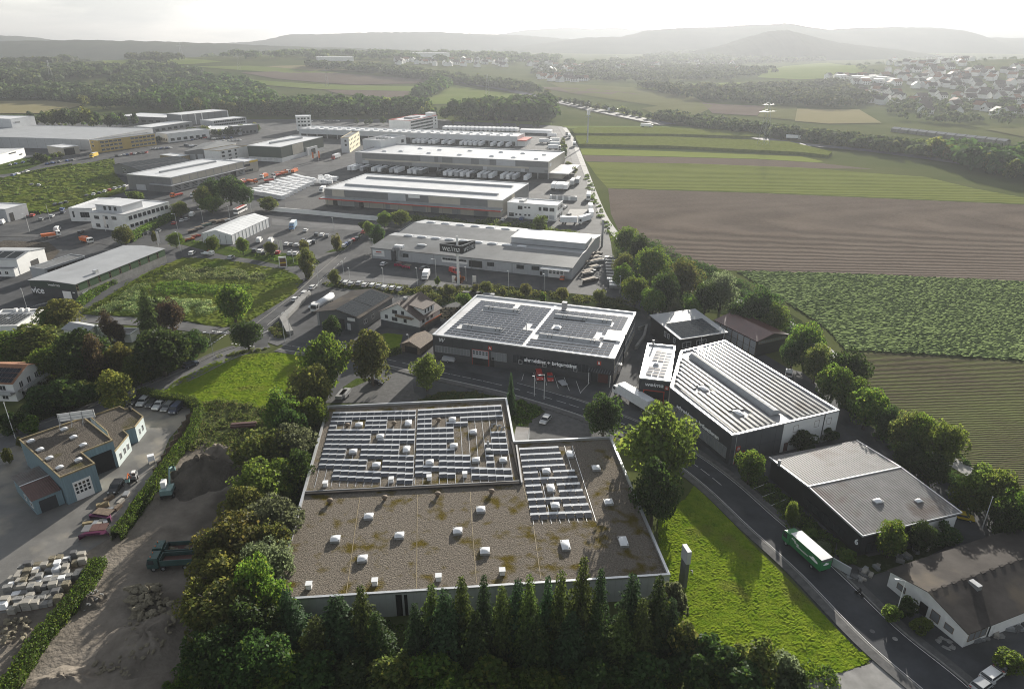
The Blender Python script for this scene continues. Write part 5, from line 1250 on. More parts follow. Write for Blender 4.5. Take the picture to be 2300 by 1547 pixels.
for p in ((217,488),(236.5,488.5),(256,490)): r,z = W3.fac('f',*p); W3.win('f',r - 1.5,r + 1.5,z - .9,z + .8,n=3,frame='greydark')
for p in ((221,506),(239,508)): r,z = W3.fac('f',*p); W3.win('f',r - 1.3,r + 1.3,z - .9,z + .9,n=2,frame='greydark')
for k in range(9): v = W3.D * (.08 + .1 * k); W3.win('r',v,v + 2.2,5.2,7.2,n=2,frame='greydark'); W3.win('r',v,v + 2.2,1.4,3.0,n=2,frame='greydark')
a,b = W3.rf(216.6,472),W3.rf(273.3,477); MB().box(a[0],b[0],a[1],a[1] + 14,8.3,11.6).build('penthouse',M['whitewall'],W3.root); MB().box(a[0] - .8,b[0] + .8,a[1] - .8,a[1] + 14.8,11.6,11.9).build('penthouse_roof',M['membrane'],W3.root)
for k in range(3): x = a[0] + (b[0] - a[0]) * (.3 + .2 * k); MB().box(x,x + 1.6,a[1] - .06,a[1] + .02,9,11).build('window',M['glass'],W3.root)
W4 = Bld('curved_white_wing','low white wing with sharp roof edge and a dark showroom window','office',(153,467),(206,468),7.2,C=(232,444)); W4.walls('white','membrane','alu',.3,.4); W4.win('f',W4.W * .45,W4.W * .85,2.2,5,n=4,frame='greydark'); W4.win('f',W4.W * .12,W4.W * .2,2.2,5.4,n=1,frame='greydark')
W5 = Bld('grey_cube_depot','grey flat-roofed depot with a dark gate at the far left street','depot',(-70,466),(11,470),7,C=(70,458)); W5.walls('greylight','membrane','alu',.3,.4); W5.panel('r',W5.D * .12,W5.D * .3,.1,4.4,'dark','gate_opening',.06)
YH = Bld('broad_grey_hall','enormous flat grey hall filling the far left of the estate','hall',(-260,300),(199,313.5),9,C=(300,287)); YH.walls('greylight','rooflight','alu',.3,.5); YH.seams('f',9,'grey',wd=.3)
YW = Bld('white_high_bay','pale high-bay block standing above the broad grey hall','hall',(-60,265),(23,267.5),17,C=(73,261)); YW.walls('whitewall','membrane','alu',.4,.5); YW.panel('r',YW.D * .15,YW.D * .35,12.5,14,'grey','sign_mark',.2)
YO = Bld('ochre_office','ochre yellow three-storey office with white window bands','office',(200,313.5),(219.5,315.5),10.3,C=(351,300)); YO.walls('ochre','roofgrey','alu',.4,.4)
for z in (1.2,4.4,7.4):
    for k in range(13):
        v = YO.D * (.03 + .074 * k)
        if k not in (5,6): YO.win('r',v,v + YO.D * .06,z,z + 1.8,n=3,frame='sign')
for z in (4.4,7.4): YO.win('f',YO.W * .2,YO.W * .45,z,z + 1.6,n=1)
PB = Bld('portal_box','grey entrance box with open dark portal before the broad grey hall','gatehouse',(105,327.5),(139.5,332),6.5,C=(163.6,326)); PB.walls('beige','membrane','alu',.3,.4); PB.panel('r',1,PB.D - 4,.1,5.4,'dark','portal',.1)
WL = Bld('white_left_depot','white depot with narrow window slots beside the left street','depot',(-120,352),(-20,351),7.5,C=(97,332)); WL.walls('white','membrane','alu',.3,.4); WL.win('r',WL.D * .5,WL.D * .72,5.4,6.4,n=6,frame='greydark'); WL.win('r',WL.D * .8,WL.D * .9,2.8,3.8,n=3,frame='greydark')
GL = Bld('glass_box_office','modern glass office in a white portal frame at the back','office',(406,258),(510,248),12,depth=26); GL.walls('glasspale','membrane','sign',.3,1.0)
for k in range(8): x = GL.W * k / 7; GL.panel('f',max(0,x - .6),x + .6,.1,11.8,'sign' if k in (0,2,3,7) else 'greydark','portal_post',.4)
for z in (4,8): GL.panel('f',0,GL.W,z - .3,z + .3,'greydark','floor_band',.2)
GB = Bld('grid_front_office','two-storey grey office with a grid front on the far lawn','office',(476,272),(553,263.5),7,depth=20); GB.walls('greylight','membrane','alu',.3,.4)
for z in (1,4.2): GB.win('f',2,GB.W - 2,z,z + 2.2,n=18,frame='greylight',fw=.3)
for nm,lb,A,B_,h_,C_,wm,rm in (
    ('low_white_hall','low white hall with bright roof left of the glass office',(262,260),(369,264.5),7,(405,257),'greydark','membrane'),
    ('grey_roof_hall','grey roofed hall directly below the glass office',(300,284),(342,286),6,(406,272),'grey','membrane'),
    ('bay_front_hall','pale hall with projecting bays along a row of trees',(350,298),(375,301),8,(455,289),'white','rooflight'),
    ('bright_roof_showroom','showroom with white flat roof behind the car dealer lot',(455,291.5),(541,290),6,(545,281.5),'greylight','membrane'),
    ('colourful_showroom','glass-fronted showroom with coloured corner at the far lot',(522,284),(578,279.5),9,(585,276),'greydark','membrane'),
    ('small_white_tower','small square white office block standing alone by the wood',(664,262),(698,261),15,(694,258),'white','membrane')):
    b_ = Bld(nm,lb,'office' if 'tower' in nm else 'hall',A,B_,h_,C=C_); b_.walls(wm,rm,'alu',.3,.4)
    if 'tower' in nm:
        for z in (1.5,5.2,8.8,12):
            for k in (.1,.32,.5,.75): b_.win('f',b_.W * k,b_.W * k + 2.2,z,z + 1.6,n=1,frame='greydark')
    else:
        for k in range(6): b_.win('f',b_.W * (.06 + .15 * k),b_.W * (.15 + .15 * k),1.2,3.6,n=3,frame='greydark'); b_.win('r',b_.D * (.06 + .15 * k),b_.D * (.15 + .15 * k),1.2,3.6,n=3,frame='greydark')
    if nm == 'colourful_showroom': b_.panel('r',0,b_.D,4,8,'orange','sign_board',.2)
# ---------------------------------------------------------------- vegetation
LF = dict(
    lime=leaf('leaf_lime',(.088,.130,.020),yel=(.14,.165,.03),trans=.5),mid=leaf('leaf_mid',(.065,.108,.014),yel=(.13,.15,.02)),dark=leaf('leaf_dark',(.030,.056,.012),trans=.42,yel=(.07,.09,.015),ynum=.92),
    olive=leaf('leaf_olive',(.070,.090,.020),yel=(.125,.125,.028),ynum=.75),gold=leaf('leaf_gold',(.088,.098,.022),yel=(.145,.135,.03),ynum=.7),willow=leaf('leaf_willow',(.095,.115,.055),var=.25),
    spruce=leaf('needle_spruce',(.030,.058,.020),trans=.35,var=.5),fir=leaf('needle_fir',(.060,.084,.018),trans=.42,var=.5),golden=leaf('needle_golden',(.085,.098,.018),trans=.45,var=.35,yel=(.17,.16,.03),ynum=.7),blue=leaf('needle_blue',(.075,.095,.085),trans=.3,var=.3),
    copper=leaf('leaf_copper',(.050,.036,.020),var=.4,yel=(.10,.08,.02)),hedge=leaf('leaf_hedge',(.058,.102,.012),var=.4,yel=(.11,.14,.018),ynum=.8),rusty=leaf('leaf_rusty',(.15,.06,.02),var=.3),
    weed=leaf('leaf_weed',(.070,.098,.022),var=.45,yel=(.13,.115,.045),ynum=.78),flower=leaf('leaf_flower',(.10,.145,.050),var=.35,yel=(.22,.24,.10),ynum=.72),far=leaf('leaf_far',(.042,.060,.022),var=.45,trans=.35,yel=(.075,.085,.028),ynum=.85))
UNITS = {}
def crown_cloud(rng,n,shape,lumps,lo=.12):
    """leaf positions and directions for a broadleaf crown in a unit box (height 1, width 1)"""
    L = []
    for i in range(lumps):
        d = rng.normal(size=3); d /= np.linalg.norm(d); d[2] = d[2] * .95 - .02; k = rng.uniform(.42,1.0)
        c = d * k * np.array([.36,.36,.40 * (1 - lo)]) + np.array([0,0,lo + (1 - lo) * .47])
        zz = (c[2] - lo) / (1 - lo); c[:2] *= shape(zz); L.append((*c,rng.uniform(.075,.185)))
    L = np.array(L); pr = L[:,3] ** 2; idx = rng.choice(lumps,n,p=pr / pr.sum()); d = rng.normal(size=(n,3)); d[:,2] += .25; d /= np.linalg.norm(d,axis=1)[:,None]
    rr = rng.uniform(.72,1.06,n) ** .7
    cen = L[idx,:3] + d * (L[idx,3] * rr)[:,None]; cen[:,2] = np.clip(cen[:,2],lo * .6,1.05)
    nrm = d * .55 + rng.normal(size=(n,3)) * .55 + np.array([0,0,.25]); return cen,nrm
SH = dict(round=lambda z: 1.0,oval=lambda z: 1 - .35 * abs(z - .45) * 1.3,cone=lambda z: max(.25,1.2 - z * .95),vase=lambda z: .7 + .4 * z,column=lambda z: 1.0)
def unit_tree(kind,v):
    k = (kind,v)
    if k in UNITS: return UNITS[k]
    rng = np.random.RandomState(hash(kind) % 1000 + v * 17) if 0 else np.random.RandomState(sum(map(ord,kind)) + v * 37)
    N = {'round': 6500,'oval': 6000,'column': 3800,'bush': 2600,'cone': 5200,'small': 1500}.get(kind,5000)
    if kind in ('spruce','pine'):
        cen,nrm,sz = [],[],[]; tiers = 26 if kind == 'spruce' else 14; lo = .10 if kind == 'spruce' else .3; up = []
        for t in range(tiers):
            z = lo + (1 - lo) * (t / tiers) ** .92; rad = .5 * (1 - ((z - lo) / (1.03 - lo)) ** 1.15) ** .85 * rng.uniform(.8,1.12) + .012
            nb = max(4,int(11 * (rad / .5) + 3)); ph = rng.uniform(0,6.28)
            for b in range(nb):
                a = ph + 6.283 * b / nb + rng.uniform(-.25,.25); ln = rad * rng.uniform(.7,1.12); m = max(5,int(34 * ln / .5) + 4)
                for q in range(m):
                    s = (q + .6) / m; x = ln * s; dz = -.10 * s * s * (rad / .3) * .6 + .02 * s + rng.uniform(-.008,.008); wd = rng.normal() * .055 * (1 - .55 * s)
                    cen.append((math.cos(a) * x - math.sin(a) * wd,math.sin(a) * x + math.cos(a) * wd,z + dz - abs(wd) * .25)); nrm.append((math.cos(a) * .35 + rng.normal() * .3,math.sin(a) * .35 + rng.normal() * .3,1 + rng.normal() * .25)); sz.append(rng.uniform(.055,.095) * (.6 + .5 * (1 - z)))
        me = quads('crown',np.array(cen),np.array(nrm),np.array(sz),LF['spruce'],.62)
    else:
        shp = SH['round' if kind in ('round','bush','small') else kind]; lo = {'bush': .03,'column': .05,'cone': .08,'small': .2}.get(kind,.07)
        cen,nrm = crown_cloud(rng,N,shp,{'bush': 30,'small': 22,'column': 46}.get(kind,62),lo)
        s0 = {'bush': .075,'column': .06,'small': .10}.get(kind,.046)
        me = quads('crown',cen,nrm,rng.uniform(.7,1.35,N) * s0,LF['mid'],.75)
    mb = MB(); tr = random.Random(v)
    if kind not in ('bush',):
        top = .95 if kind in ('spruce','pine') else .72; r = .028 if kind in ('spruce','pine') else .034
        mb.tube((0,0,0),(tr.uniform(-.01,.01),tr.uniform(-.01,.01),top * .45),r,r * .72,7,cap=False); mb.tube((0,0,top * .45),(0,0,top),r * .72,r * .15,7)
        if kind not in ('spruce','pine','column'):
            for i in range(7):
                a = i * 2.4 + v; z = .22 + .06 * i; mb.tube((0,0,z),(math.cos(a) * .27,math.sin(a) * .27,z + .26),.014,.004,5)
        else:
            for i in range(9): a = i * 2.4; z = .12 + .08 * i; mb.tube((0,0,z),(math.cos(a) * .3 * (1 - z),math.sin(a) * .3 * (1 - z),z - .02),.006,.002,4)
    else:
        for i in range(5): a = i * 1.26; mb.tube((0,0,0),(math.cos(a) * .2,math.sin(a) * .2,.6),.02,.006,5)
    UNITS[k] = (me,mb.mesh('trunk',M['trunk'])); return UNITS[k]
TC = [0]; TREES = []
NAME = {'spruce': 'spruce_tree','pine': 'pine_tree','bush': 'bush','column': 'columnar_tree','small': 'young_tree'}
def tree(x,yt,yb,wpx,kind,lf,label,group=None,name=None,trunk=None,z0=0,cat=None):
    """x, yt: where the crown top shows; yb: where the foot stands on the ground"""
    VPY = CY + F_PX / math.tan(PITCH)
    xb = CX + (x - CX) * (VPY - yb) / (VPY - yt); b = P(xb,yb); h = hgt(x,yt,xb,yb); d = (b - Vector((0,0,CAM_H))).length; wm = wpx * d / F_PX
    return tree_at(b,h,wm,kind,lf,label,group,name,trunk,cat)
def tree_at(b,h,wm,kind,lf,label,group=None,name=None,trunk=None,cat=None):
    TC[0] += 1; rn = random.Random(TC[0] * 7 + 1); v = TC[0] % 3; cm,tm = unit_tree(kind,v)
    nm = name or NAME.get(kind,'tree'); cat = cat or ('bush' if kind == 'bush' else 'tree')
    r = thing(nm,(b.x,b.y,b.z),rn.uniform(0,6.28),label,cat,group); r.scale = (wm,wm,h)
    t = ob('stems' if kind == 'bush' else 'trunk',tm,r); c = ob('crown',cm,r)
    c.material_slots[0].link = 'OBJECT'; c.material_slots[0].material = LF[lf]
    if trunk: t.material_slots[0].link = 'OBJECT'; t.material_slots[0].material = M[trunk]
    return r

# the conifer screen in front of the gravel roofed hall
CON = [(640,1322,1455,84),(706,1385,1500,80),(752,1338,1480,86),(808,1312,1472,74),(842,1372,1495,60),(968,1308,1480,66),(998,1322,1500,70),(1036,1290,1474,62),(1086,1288,1482,60),(1068,1370,1522,66),(1128,1312,1486,58),(1164,1298,1470,60),
       (1190,1285,1494,62),(1232,1290,1478,60),(1262,1276,1484,60),(1312,1246,1476,74),(1352,1272,1466,58),(1345,1350,1500,62),(1424,1286,1474,64),(1446,1340,1500,66),(1484,1290,1470,66),(1512,1340,1468,60),(930,1352,1500,62),(1206,1380,1530,70),(1284,1372,1520,66),(1400,1368,1510,70)]
for i,(x,yt,yb,wd) in enumerate(sorted(CON)):
    tree(x,yt,yb,wd * (1.25 + .5 * ((i * 7) % 5) / 4),'spruce',['spruce','fir','spruce','fir','dark'][i % 5],f'{nth(i)} conifer from the left in the dark screen before the gravel roofed hall','conifers in front of the gravel roofed hall',trunk='trunkpale' if i % 3 == 0 else None)
# the mixed belt left of the hall
BELT = [(506,1158,1292,175,'round','gold'),(478,1245,1372,150,'round','gold'),(500,1312,1452,190,'round','olive'),(604,1112,1232,135,'round','willow'),(590,1205,1335,120,'round','willow'),(560,1032,1152,130,'oval','lime'),(626,1024,1120,105,'oval','mid'),(584,958,1070,140,'round','olive'),
        (648,948,1055,108,'round','willow'),(616,868,985,100,'oval','mid'),(688,812,925,100,'round','gold'),(654,862,960,86,'oval','olive'),(706,830,920,74,'oval','gold'),(540,1088,1200,104,'round','gold'),(662,1000,1100,78,'oval','dark'),(548,1350,1490,150,'oval','dark'),(460,1410,1540,150,'round','dark'),
        (600,1290,1430,110,'oval','mid'),(640,905,1020,80,'round','dark'),(560,1240,1400,110,'round','mid'),(432,1300,1420,90,'round','gold'),(560,1420,1560,150,'round','dark'),(700,880,980,70,'round','mid'),(600,1160,1280,90,'round','olive'),(470,1185,1300,90,'oval','olive')]
BL = {'gold': 'yellowing','olive': 'olive green','willow': 'silvery willow-like','lime': 'bright lime green','mid': 'mid green','dark': 'dark green'}
cnt = {}
for x,yt,yb,wd,k,lf in sorted(BELT,key=lambda q: q[2]):
    cnt[lf] = cnt.get(lf,-1) + 1; tree(x,yt,yb,wd,k,lf,f'{nth(cnt[lf])} {BL[lf]} tree from the back in the belt left of the gravel hall','trees in the belt left of the gravel roofed hall')
# single trees with names of their own
for a in [(722,742,878,122,'round','mid','broad green tree between the road junction and the white gabled house'),(826,732,866,104,'round','olive','broad olive tree directly below the white gabled house'),(742,703,762,58,'cone','dark','dark pointed tree before the solar barn gate'),
          (955,792,878,80,'round','lime','light green street tree before hall A on the road corner'),(1148,834,930,27,'spruce','spruce','slender dark conifer at the back corner of the gravel roofed hall'),(1360,876,985,96,'round','dark','dark pine-like tree beside the big lime green tree'),
          (1490,905,1090,192,'round','lime','big lime green tree between the gravel roofed hall and the street'),(1478,1018,1180,120,'oval','dark','dark oval tree in front of the big lime green tree'),(1692,1002,1088,66,'round','mid','small street tree on the kerbed bed before hall D'),
          (1786,1122,1180,34,'column','lime','thin bright sapling beside the black hall parking bays'),(2018,1160,1252,68,'oval','mid','leafy tree at the front corner of the black hall'),(2080,1166,1236,62,'oval','dark','dark tree between the leafy corner tree and the yellow car'),(2128,1176,1224,62,'bush','dark','dark bush beside the yellow car'),
          (1808,962,1012,76,'bush','dark','wide bush against the white wall of hall D'),(1866,955,992,44,'bush','dark','smaller bush at the right end of the white wall'),(548,714,786,76,'round','dark','round tree on the traffic island of the crossing'),(514,630,730,88,'round','mid','large round tree at the edge of the wildflower meadow'),
          (684,552,622,52,'oval','olive','tree at the corner of the car park and the rising street'),(690,600,628,24,'bush','olive','small bush below the corner tree of the car park'),(754,522,566,27,'column','gold','narrow golden tree in the middle of the car park'),(680,536,575,24,'column','gold','slim golden tree behind the car park corner tree'),
          (748,602,642,34,'oval','olive','small tree at the street beside the row of white cars'),(540,529,572,34,'round','mid','round tree before the right corner of the white tent'),(474,526,568,36,'round','mid','round tree before the middle of the white tent'),(390,518,558,38,'round','mid','round tree left of the white tent on the street'),
          (604,540,574,34,'round','olive','tree beside the two white banners'),(272,502,552,46,'round','olive','tree before the white corner office'),(345,518,548,20,'small','gold','golden small tree by the white flag left of the tent'),(826,493,534,32,'round','lime','bright tree at the far end of the car park'),
          (862,472,512,40,'round','mid','tree at the left end of the red band hall hedge'),(898,468,508,52,'round','lime','light green tree in front of the red band hall'),(846,500,560,42,'round','dark','dark tree at the left corner of the works hall'),(812,496,518,20,'small','dark','small dark tree beside the far car park'),
          (1214,478,532,40,'round','mid','tree before the white cube office'),(245,828,922,92,'cone','golden','golden spruce beside the blue workshop at the road'),(226,768,838,64,'spruce','golden','yellow conifer behind the golden spruce'),(262,762,850,66,'oval','gold','yellow tree rising behind the golden spruce'),
          (130,668,738,86,'round','gold','bright yellow green tree before the green striped hall'),(100,690,745,50,'round','mid','green tree beside the yellow tree and the flat office'),(318,640,742,62,'spruce','fir','tall conifer between lane and wildflower meadow'),(342,652,730,30,'column','dark','thin dark cypress beside the tall conifer'),
          (372,664,752,60,'round','copper','reddish brown tree in the dark cluster at the lane'),(230,690,770,52,'pine','copper','brown wispy conifer near the panelled low house'),(256,716,772,34,'round','copper','small brown bush tree right of the wispy conifer'),(346,728,846,130,'round','dark','large dark tree at the road bend'),
          (420,738,812,72,'round','dark','dark tree right of the large tree at the road bend'),(172,732,850,130,'round','dark','huge dark tree behind the hedge bank on the left'),(196,744,862,66,'oval','copper','copper tree leaning on the huge dark tree'),(214,728,800,46,'spruce','blue','blue grey spruce among the dark left trees'),(60,728,812,130,'round','olive','wide olive tree above the balcony house'),
          (18,734,820,90,'round','mid','green tree above the balcony house at the left edge'),(100,772,850,80,'round','mid','green tree at the right of the wide olive tree'),(86,862,922,90,'bush','dark','dark bush beside the balcony house'),(140,842,918,110,'bush','dark','broad dark shrub mass beside the road below the huge tree'),(180,850,905,70,'bush','olive','olive shrub between the shrub mass and the golden spruce'),
          (300,790,866,64,'round','mid','green tree between yellow tree and road bend'),(20,915,975,60,'bush','dark','dark bush below the balcony house'),(60,930,972,44,'bush','mid','green bush at the fence beside the flag pole'),(8,1002,1040,22,'bush','gold','clipped yellow bush at the blue workshop gate'),(40,980,1005,16,'column','gold','clipped yellow column beside the blue workshop corner'),
          (300,428,452,44,'bush','lime','bright shrub at the corner of the garage door hall'),(470,398,456,62,'cone','dark','first dark tree of the clump before the white block yard'),(508,388,462,70,'round','dark','tallest dark tree of the clump before the white block yard'),(538,408,466,54,'round','dark','third dark tree of the clump before the white block yard'),(448,414,466,44,'round','olive','olive tree at the left of the dark clump'),
          (470,436,480,56,'round','mid','green tree in front of the dark clump'),(400,448,490,40,'round','olive','yellowish tree at the right end of the white corner office'),(600,440,472,56,'bush','olive','broad bush beside the white block stacks'),(862,648,690,36,'round','dark','dark round tree at the corner of the dry stone bank') if 0 else (1042,655,690,44,'round','mid','round tree on the bank behind hall A left corner'),
          (1008,636,668,34,'round','olive','small tree on the bank below the sign mast'),(1182,634,668,36,'round','gold','first golden tree on the bank behind hall A'),(1264,642,676,34,'round','gold','second golden tree on the bank behind hall A'),(1348,646,684,36,'round','olive','third olive tree on the bank behind hall A'),(1068,636,660,22,'small','gold','small yellow tree beside the dark trailers on the bank'),
          (1092,628,662,36,'round','olive','leafy tree right of the sign mast'),(1130,646,672,20,'small','gold','tiny yellow tree between two dark trailers'),(980,622,642,16,'bush','dark','clipped round bush on the works car park') if 0 else (982,618,640,15,'bush','mid','clipped bush on the works car park island'),(1032,616,640,24,'small','rusty','rust coloured young tree at the foot of the sign mast'),(905,668,690,24,'bush','olive','bush beside the white gabled house roof') if 0 else (1220,655,682,22,'small','mid','small green tree between the golden trees')]:
    x,yt,yb,wd,k,lf,lb = a; tree(x,yt,yb,wd,k,lf,lb)
# belt along the field, from the works hall down to the right edge
RB = [(1410,502,570,64,'mid'),(1440,520,600,50,'dark'),(1468,545,640,74,'mid'),(1404,560,632,50,'olive'),(1402,588,652,52,'mid'),(1430,612,690,60,'mid'),(1540,572,668,86,'olive'),(1500,600,700,66,'dark'),(1470,640,712,60,'mid'),(1628,600,700,78,'willow'),(1590,625,712,60,'dark'),(1556,660,720,54,'mid'),(1520,665,722,44,'willow'),(1718,638,736,76,'dark'),(1668,668,742,58,'dark'),(1748,672,752,62,'mid'),
      (1820,718,816,84,'mid'),(1790,752,830,54,'dark'),(1846,760,860,60,'olive'),(1918,778,882,86,'dark'),(1884,810,910,70,'mid'),(1930,838,930,74,'mid'),(1962,862,964,80,'mid'),(2006,910,990,62,'dark'),(2054,912,1020,68,'olive'),(2086,918,1032,60,'mid'),(2138,934,1060,82,'lime'),(2050,985,1060,60,'dark'),(2100,1010,1090,70,'dark'),(2222,1042,1140,78,'lime'),(2268,1048,1160,80,'lime'),(2180,1090,1150,60,'mid'),(2310,1090,1200,80,'mid'),(2280,1120,1210,70,'dark')]
for i,(x,yt,yb,wd,lf) in enumerate(RB):
    tree(x,yt,yb,wd * 1.1,'round' if i % 3 else 'oval',lf,f'{nth(i)} tree from the works hall along the belt beside the fields, {BL[lf]}','trees in the belt between halls and fields')
UG = [(1545,1392,1500,90,'olive'),(1590,1420,1510,100,'dark'),(1520,1300,1400,70,'willow'),(1640,1455,1530,110,'dark'),(1705,1440,1525,110,'olive'),(1775,1462,1545,80,'willow'),(1560,1470,1560,120,'dark'),(1690,1500,1580,130,'dark'),(1450,1460,1550,120,'dark'),(1340,1480,1570,130,'dark'),(1220,1490,1570,130,'mid'),(1100,1480,1570,140,'mid'),(980,1470,1560,140,'mid'),(880,1465,1545,130,'olive'),(780,1480,1560,140,'dark'),(690,1470,1560,130,'dark'),(610,1480,1570,140,'mid'),(1500,1390,1480,80,'dark'),(1800,1500,1570,80,'dark')]
for i,(x,yt,yb,wd,lf) in enumerate(sorted(UG)):
    tree(x,yt,yb,wd,'bush',lf,f'{nth(i)} bush from the left along the bottom edge below the conifers','bushes along the bottom edge')
for i,x in enumerate((1745,1765)): pass
for i,(x,yt,yb,wd,lf) in enumerate([(2012,1358,1395,40,'lime'),(2045,1335,1385,44,'dark'),(2076,1382,1420,44,'lime'),(1905,1232,1262,44,'mid'),(1850,1215,1245,50,'willow'),(1820,1185,1215,50,'mid'),(2285,1462,1510,60,'lime')]):
    tree(x,yt,yb,wd,'bush',lf,['bright clipped bush at the workshop gate post','dark shrub beside the workshop door','lime green bush before the workshop front','bush next to the pale roadside board','grey green bush in the bed beside the truck','bush by the shelter of the black hall','yellow bush at the bottom right car park'][i])

def relief(name,pts,m,st,hh,z=.06,kind='stuff',seed=1,world=False):
    A = [P(*p) for p in pts]; x0,x1 = min(p.x for p in A),max(p.x for p in A); y0,y1 = min(p.y for p in A),max(p.y for p in A)
    nx,ny = int((x1 - x0) / st) + 1,int((y1 - y0) / st) + 1; rng = np.random.RandomState(seed)
    gx,gy = np.meshgrid(x0 + np.arange(nx + 1) * st,y0 + np.arange(ny + 1) * st); ins = np.zeros(gx.shape,bool); j = len(A) - 1
    for i in range(len(A)):
        c = ((A[i].y > gy) != (A[j].y > gy)) & (gx < (A[j].x - A[i].x) * (gy - A[i].y) / (A[j].y - A[i].y + 1e-9) + A[i].x); ins ^= c; j = i
    big = rng.uniform(0,1,(ny // 6 + 3,nx // 6 + 3)); bi = big[(np.arange(ny + 1) // 6)[:,None],(np.arange(nx + 1) // 6)[None,:]]
    zz = z + rng.uniform(0,hh,gx.shape) * (.5 + .9 * bi); gx = gx + rng.uniform(-.4,.4,gx.shape) * st; gy = gy + rng.uniform(-.4,.4,gx.shape) * st
    V = np.stack([gx,gy,zz],-1).reshape(-1,3); jj,ii = np.nonzero(ins[:-1,:-1] & ins[1:,1:]); a = jj * (nx + 1) + ii
    Fq = np.stack([a,a + 1,a + nx + 2,a + nx + 1],-1); used,inv = np.unique(Fq,return_inverse=True)
    me = bpy.data.meshes.new(name); me.from_pydata(V[used].tolist(),[],inv.reshape(-1,4).tolist()); me.materials.append(M[m]); me.update(); tag(ob(name,me),kind=kind)
relief('grass',GR[0][2],'grass',.30,.13,seed=1); relief('grass',GR[1][2],'grass',.38,.16,seed=2); relief('meadow_grass',GR[2][2],'meadow',.8,.5,seed=3); relief('meadow_grass',GR[3][2],'meadow',1.5,.9,seed=4)

def scatter(name,pts,n,lf,size,zmax,seed=1,clumps=0,kind='stuff',asp=.8):
    """ground cover: loose leaves in low mounds over an area given in view coordinates"""
    A = [P(*p) for p in pts]; rng = np.random.RandomState(seed); x0,x1 = min(p.x for p in A),max(p.x for p in A); y0,y1 = min(p.y for p in A),max(p.y for p in A)
    def ins(x,y):
        c = np.zeros(x.shape,bool); j = len(A) - 1
        for i in range(len(A)):
            c ^= ((A[i].y > y) != (A[j].y > y)) & (x < (A[j].x - A[i].x) * (y - A[i].y) / (A[j].y - A[i].y + 1e-9) + A[i].x); j = i
        return c
    x,y = rng.uniform(x0,x1,n * 4),rng.uniform(y0,y1,n * 4); k = ins(x,y); x,y = x[k][:n],y[k][:n]
    if clumps:
        cxs = rng.choice(len(x),clumps); ci = rng.choice(clumps,len(x)); r = rng.uniform(.6,1.9,clumps) * zmax * .9
        d = rng.normal(size=(len(x),3)); d /= np.linalg.norm(d,axis=1)[:,None]; d[:,2] = abs(d[:,2])
        cen = np.stack([x[cxs][ci],y[cxs][ci],np.zeros(len(x))],-1) + d * (r[ci] * rng.uniform(.7,1.05,len(x)))[:,None] * np.array([1,1,.75]); nrm = d + rng.normal(size=d.shape) * .5
    else:
        h = (np.sin(x * .9) * np.sin(y * .8 + 1) * .3 + .5) * zmax; cen = np.stack([x,y,rng.uniform(0.05,1,len(x)) * h],-1); nrm = rng.normal(size=cen.shape) + np.array([0,0,.8])
    me = quads(name,cen,nrm,rng.uniform(.7,1.4,len(cen)) * size,LF[lf],asp); tag(ob(name,me),kind=kind)
scatter('undergrowth',[(400,1500),(620,1420),(900,1400),(1500,1380),(1560,1440),(1700,1490),(1860,1500),(1900,1640),(300,1640)],60000,'hedge',.34,1.2,5,900)
scatter('undergrowth',[(440,1380),(600,1100),(700,880),(740,930),(640,1300),(600,1420),(500,1540),(380,1560)],26000,'hedge',.34,1.3,6,420)
scatter('undergrowth',[(455,905),(520,900),(640,930),(580,1010),(520,1030),(425,1010),(410,990)],16000,'weed',.32,1.0,7,220)
scatter('undergrowth',[(1440,670),(1500,715),(1600,690),(1700,720),(1790,780),(1900,920),(2050,1060),(2300,1270),(2300,1130),(2010,930),(1880,820),(1700,650),(1420,520),(1390,560),(1390,640)],46000,'dark',.5,1.7,8,620)
scatter('undergrowth',[(60,880),(180,800),(300,790),(440,770),(450,800),(400,830),(280,880),(120,940),(40,960)],24000,'dark',.42,1.6,9,360)
for i,q in enumerate(([(366,622),(420,603),(500,604),(600,622),(588,634),(480,628),(410,634)],[(322,650),(390,634),(470,645),(560,645),(540,664),(450,662),(360,662)],[(262,690),(300,668),(380,676),(470,680),(500,690),(470,706),(380,702),(290,708)],[(210,706),(250,686),(300,650),(330,640),(300,672),(262,700)])):
    scatter('wildflowers',q,15000,'flower' if i != 1 else 'hedge',.42,1.5,30 + i,150)
scatter('wild_plants',[(190,700),(260,660),(340,612),(380,600),(330,660),(280,700)],12000,'hedge',.42,1.5,11,110)
scatter('bank_plants',[(700,640),(860,655),(985,684),(1080,655),(1430,692),(1410,676),(1100,642),(990,648),(760,634)],16000,'olive',.42,1.2,12,220)
scatter('hedge_plants',[(935,490),(1060,496),(1210,512),(1350,535),(1350,545),(1200,530),(1040,508),(930,500)],14000,'mid',.55,2.6,13,90)
scatter('verge_plants',[(380,535),(480,552),(640,592),(700,600),(690,586),(560,570),(400,532)],9000,'hedge',.42,1.0,14,120)
scatter('island_plants',[(606,742),(618,728),(632,732),(644,752),(638,762),(622,758)],3500,'weed',.3,1.0,15,40)
scatter('bed_plants',[(490,800),(560,785),(600,783),(560,793),(500,804)],2600,'olive',.3,.7,16,40)
scatter('bed_plants',GR[12][2],5000,'hedge',.28,.7,17,60); scatter('bed_plants',GR[13][2],6000,'hedge',.28,.8,18,70); scatter('bed_plants',GR[11][2],3500,'weed',.28,.6,19,50)
scatter('meadow_weeds',[(-40,410),(110,385),(250,362),(270,410),(200,450),(-40,465)],14000,'weed',.9,1.3,20,160)
scatter('track_verge',[(1310,390),(1322,390),(1352,470),(1380,525),(1366,525),(1330,460)],4000,'hedge',.5,1.0,21,60)
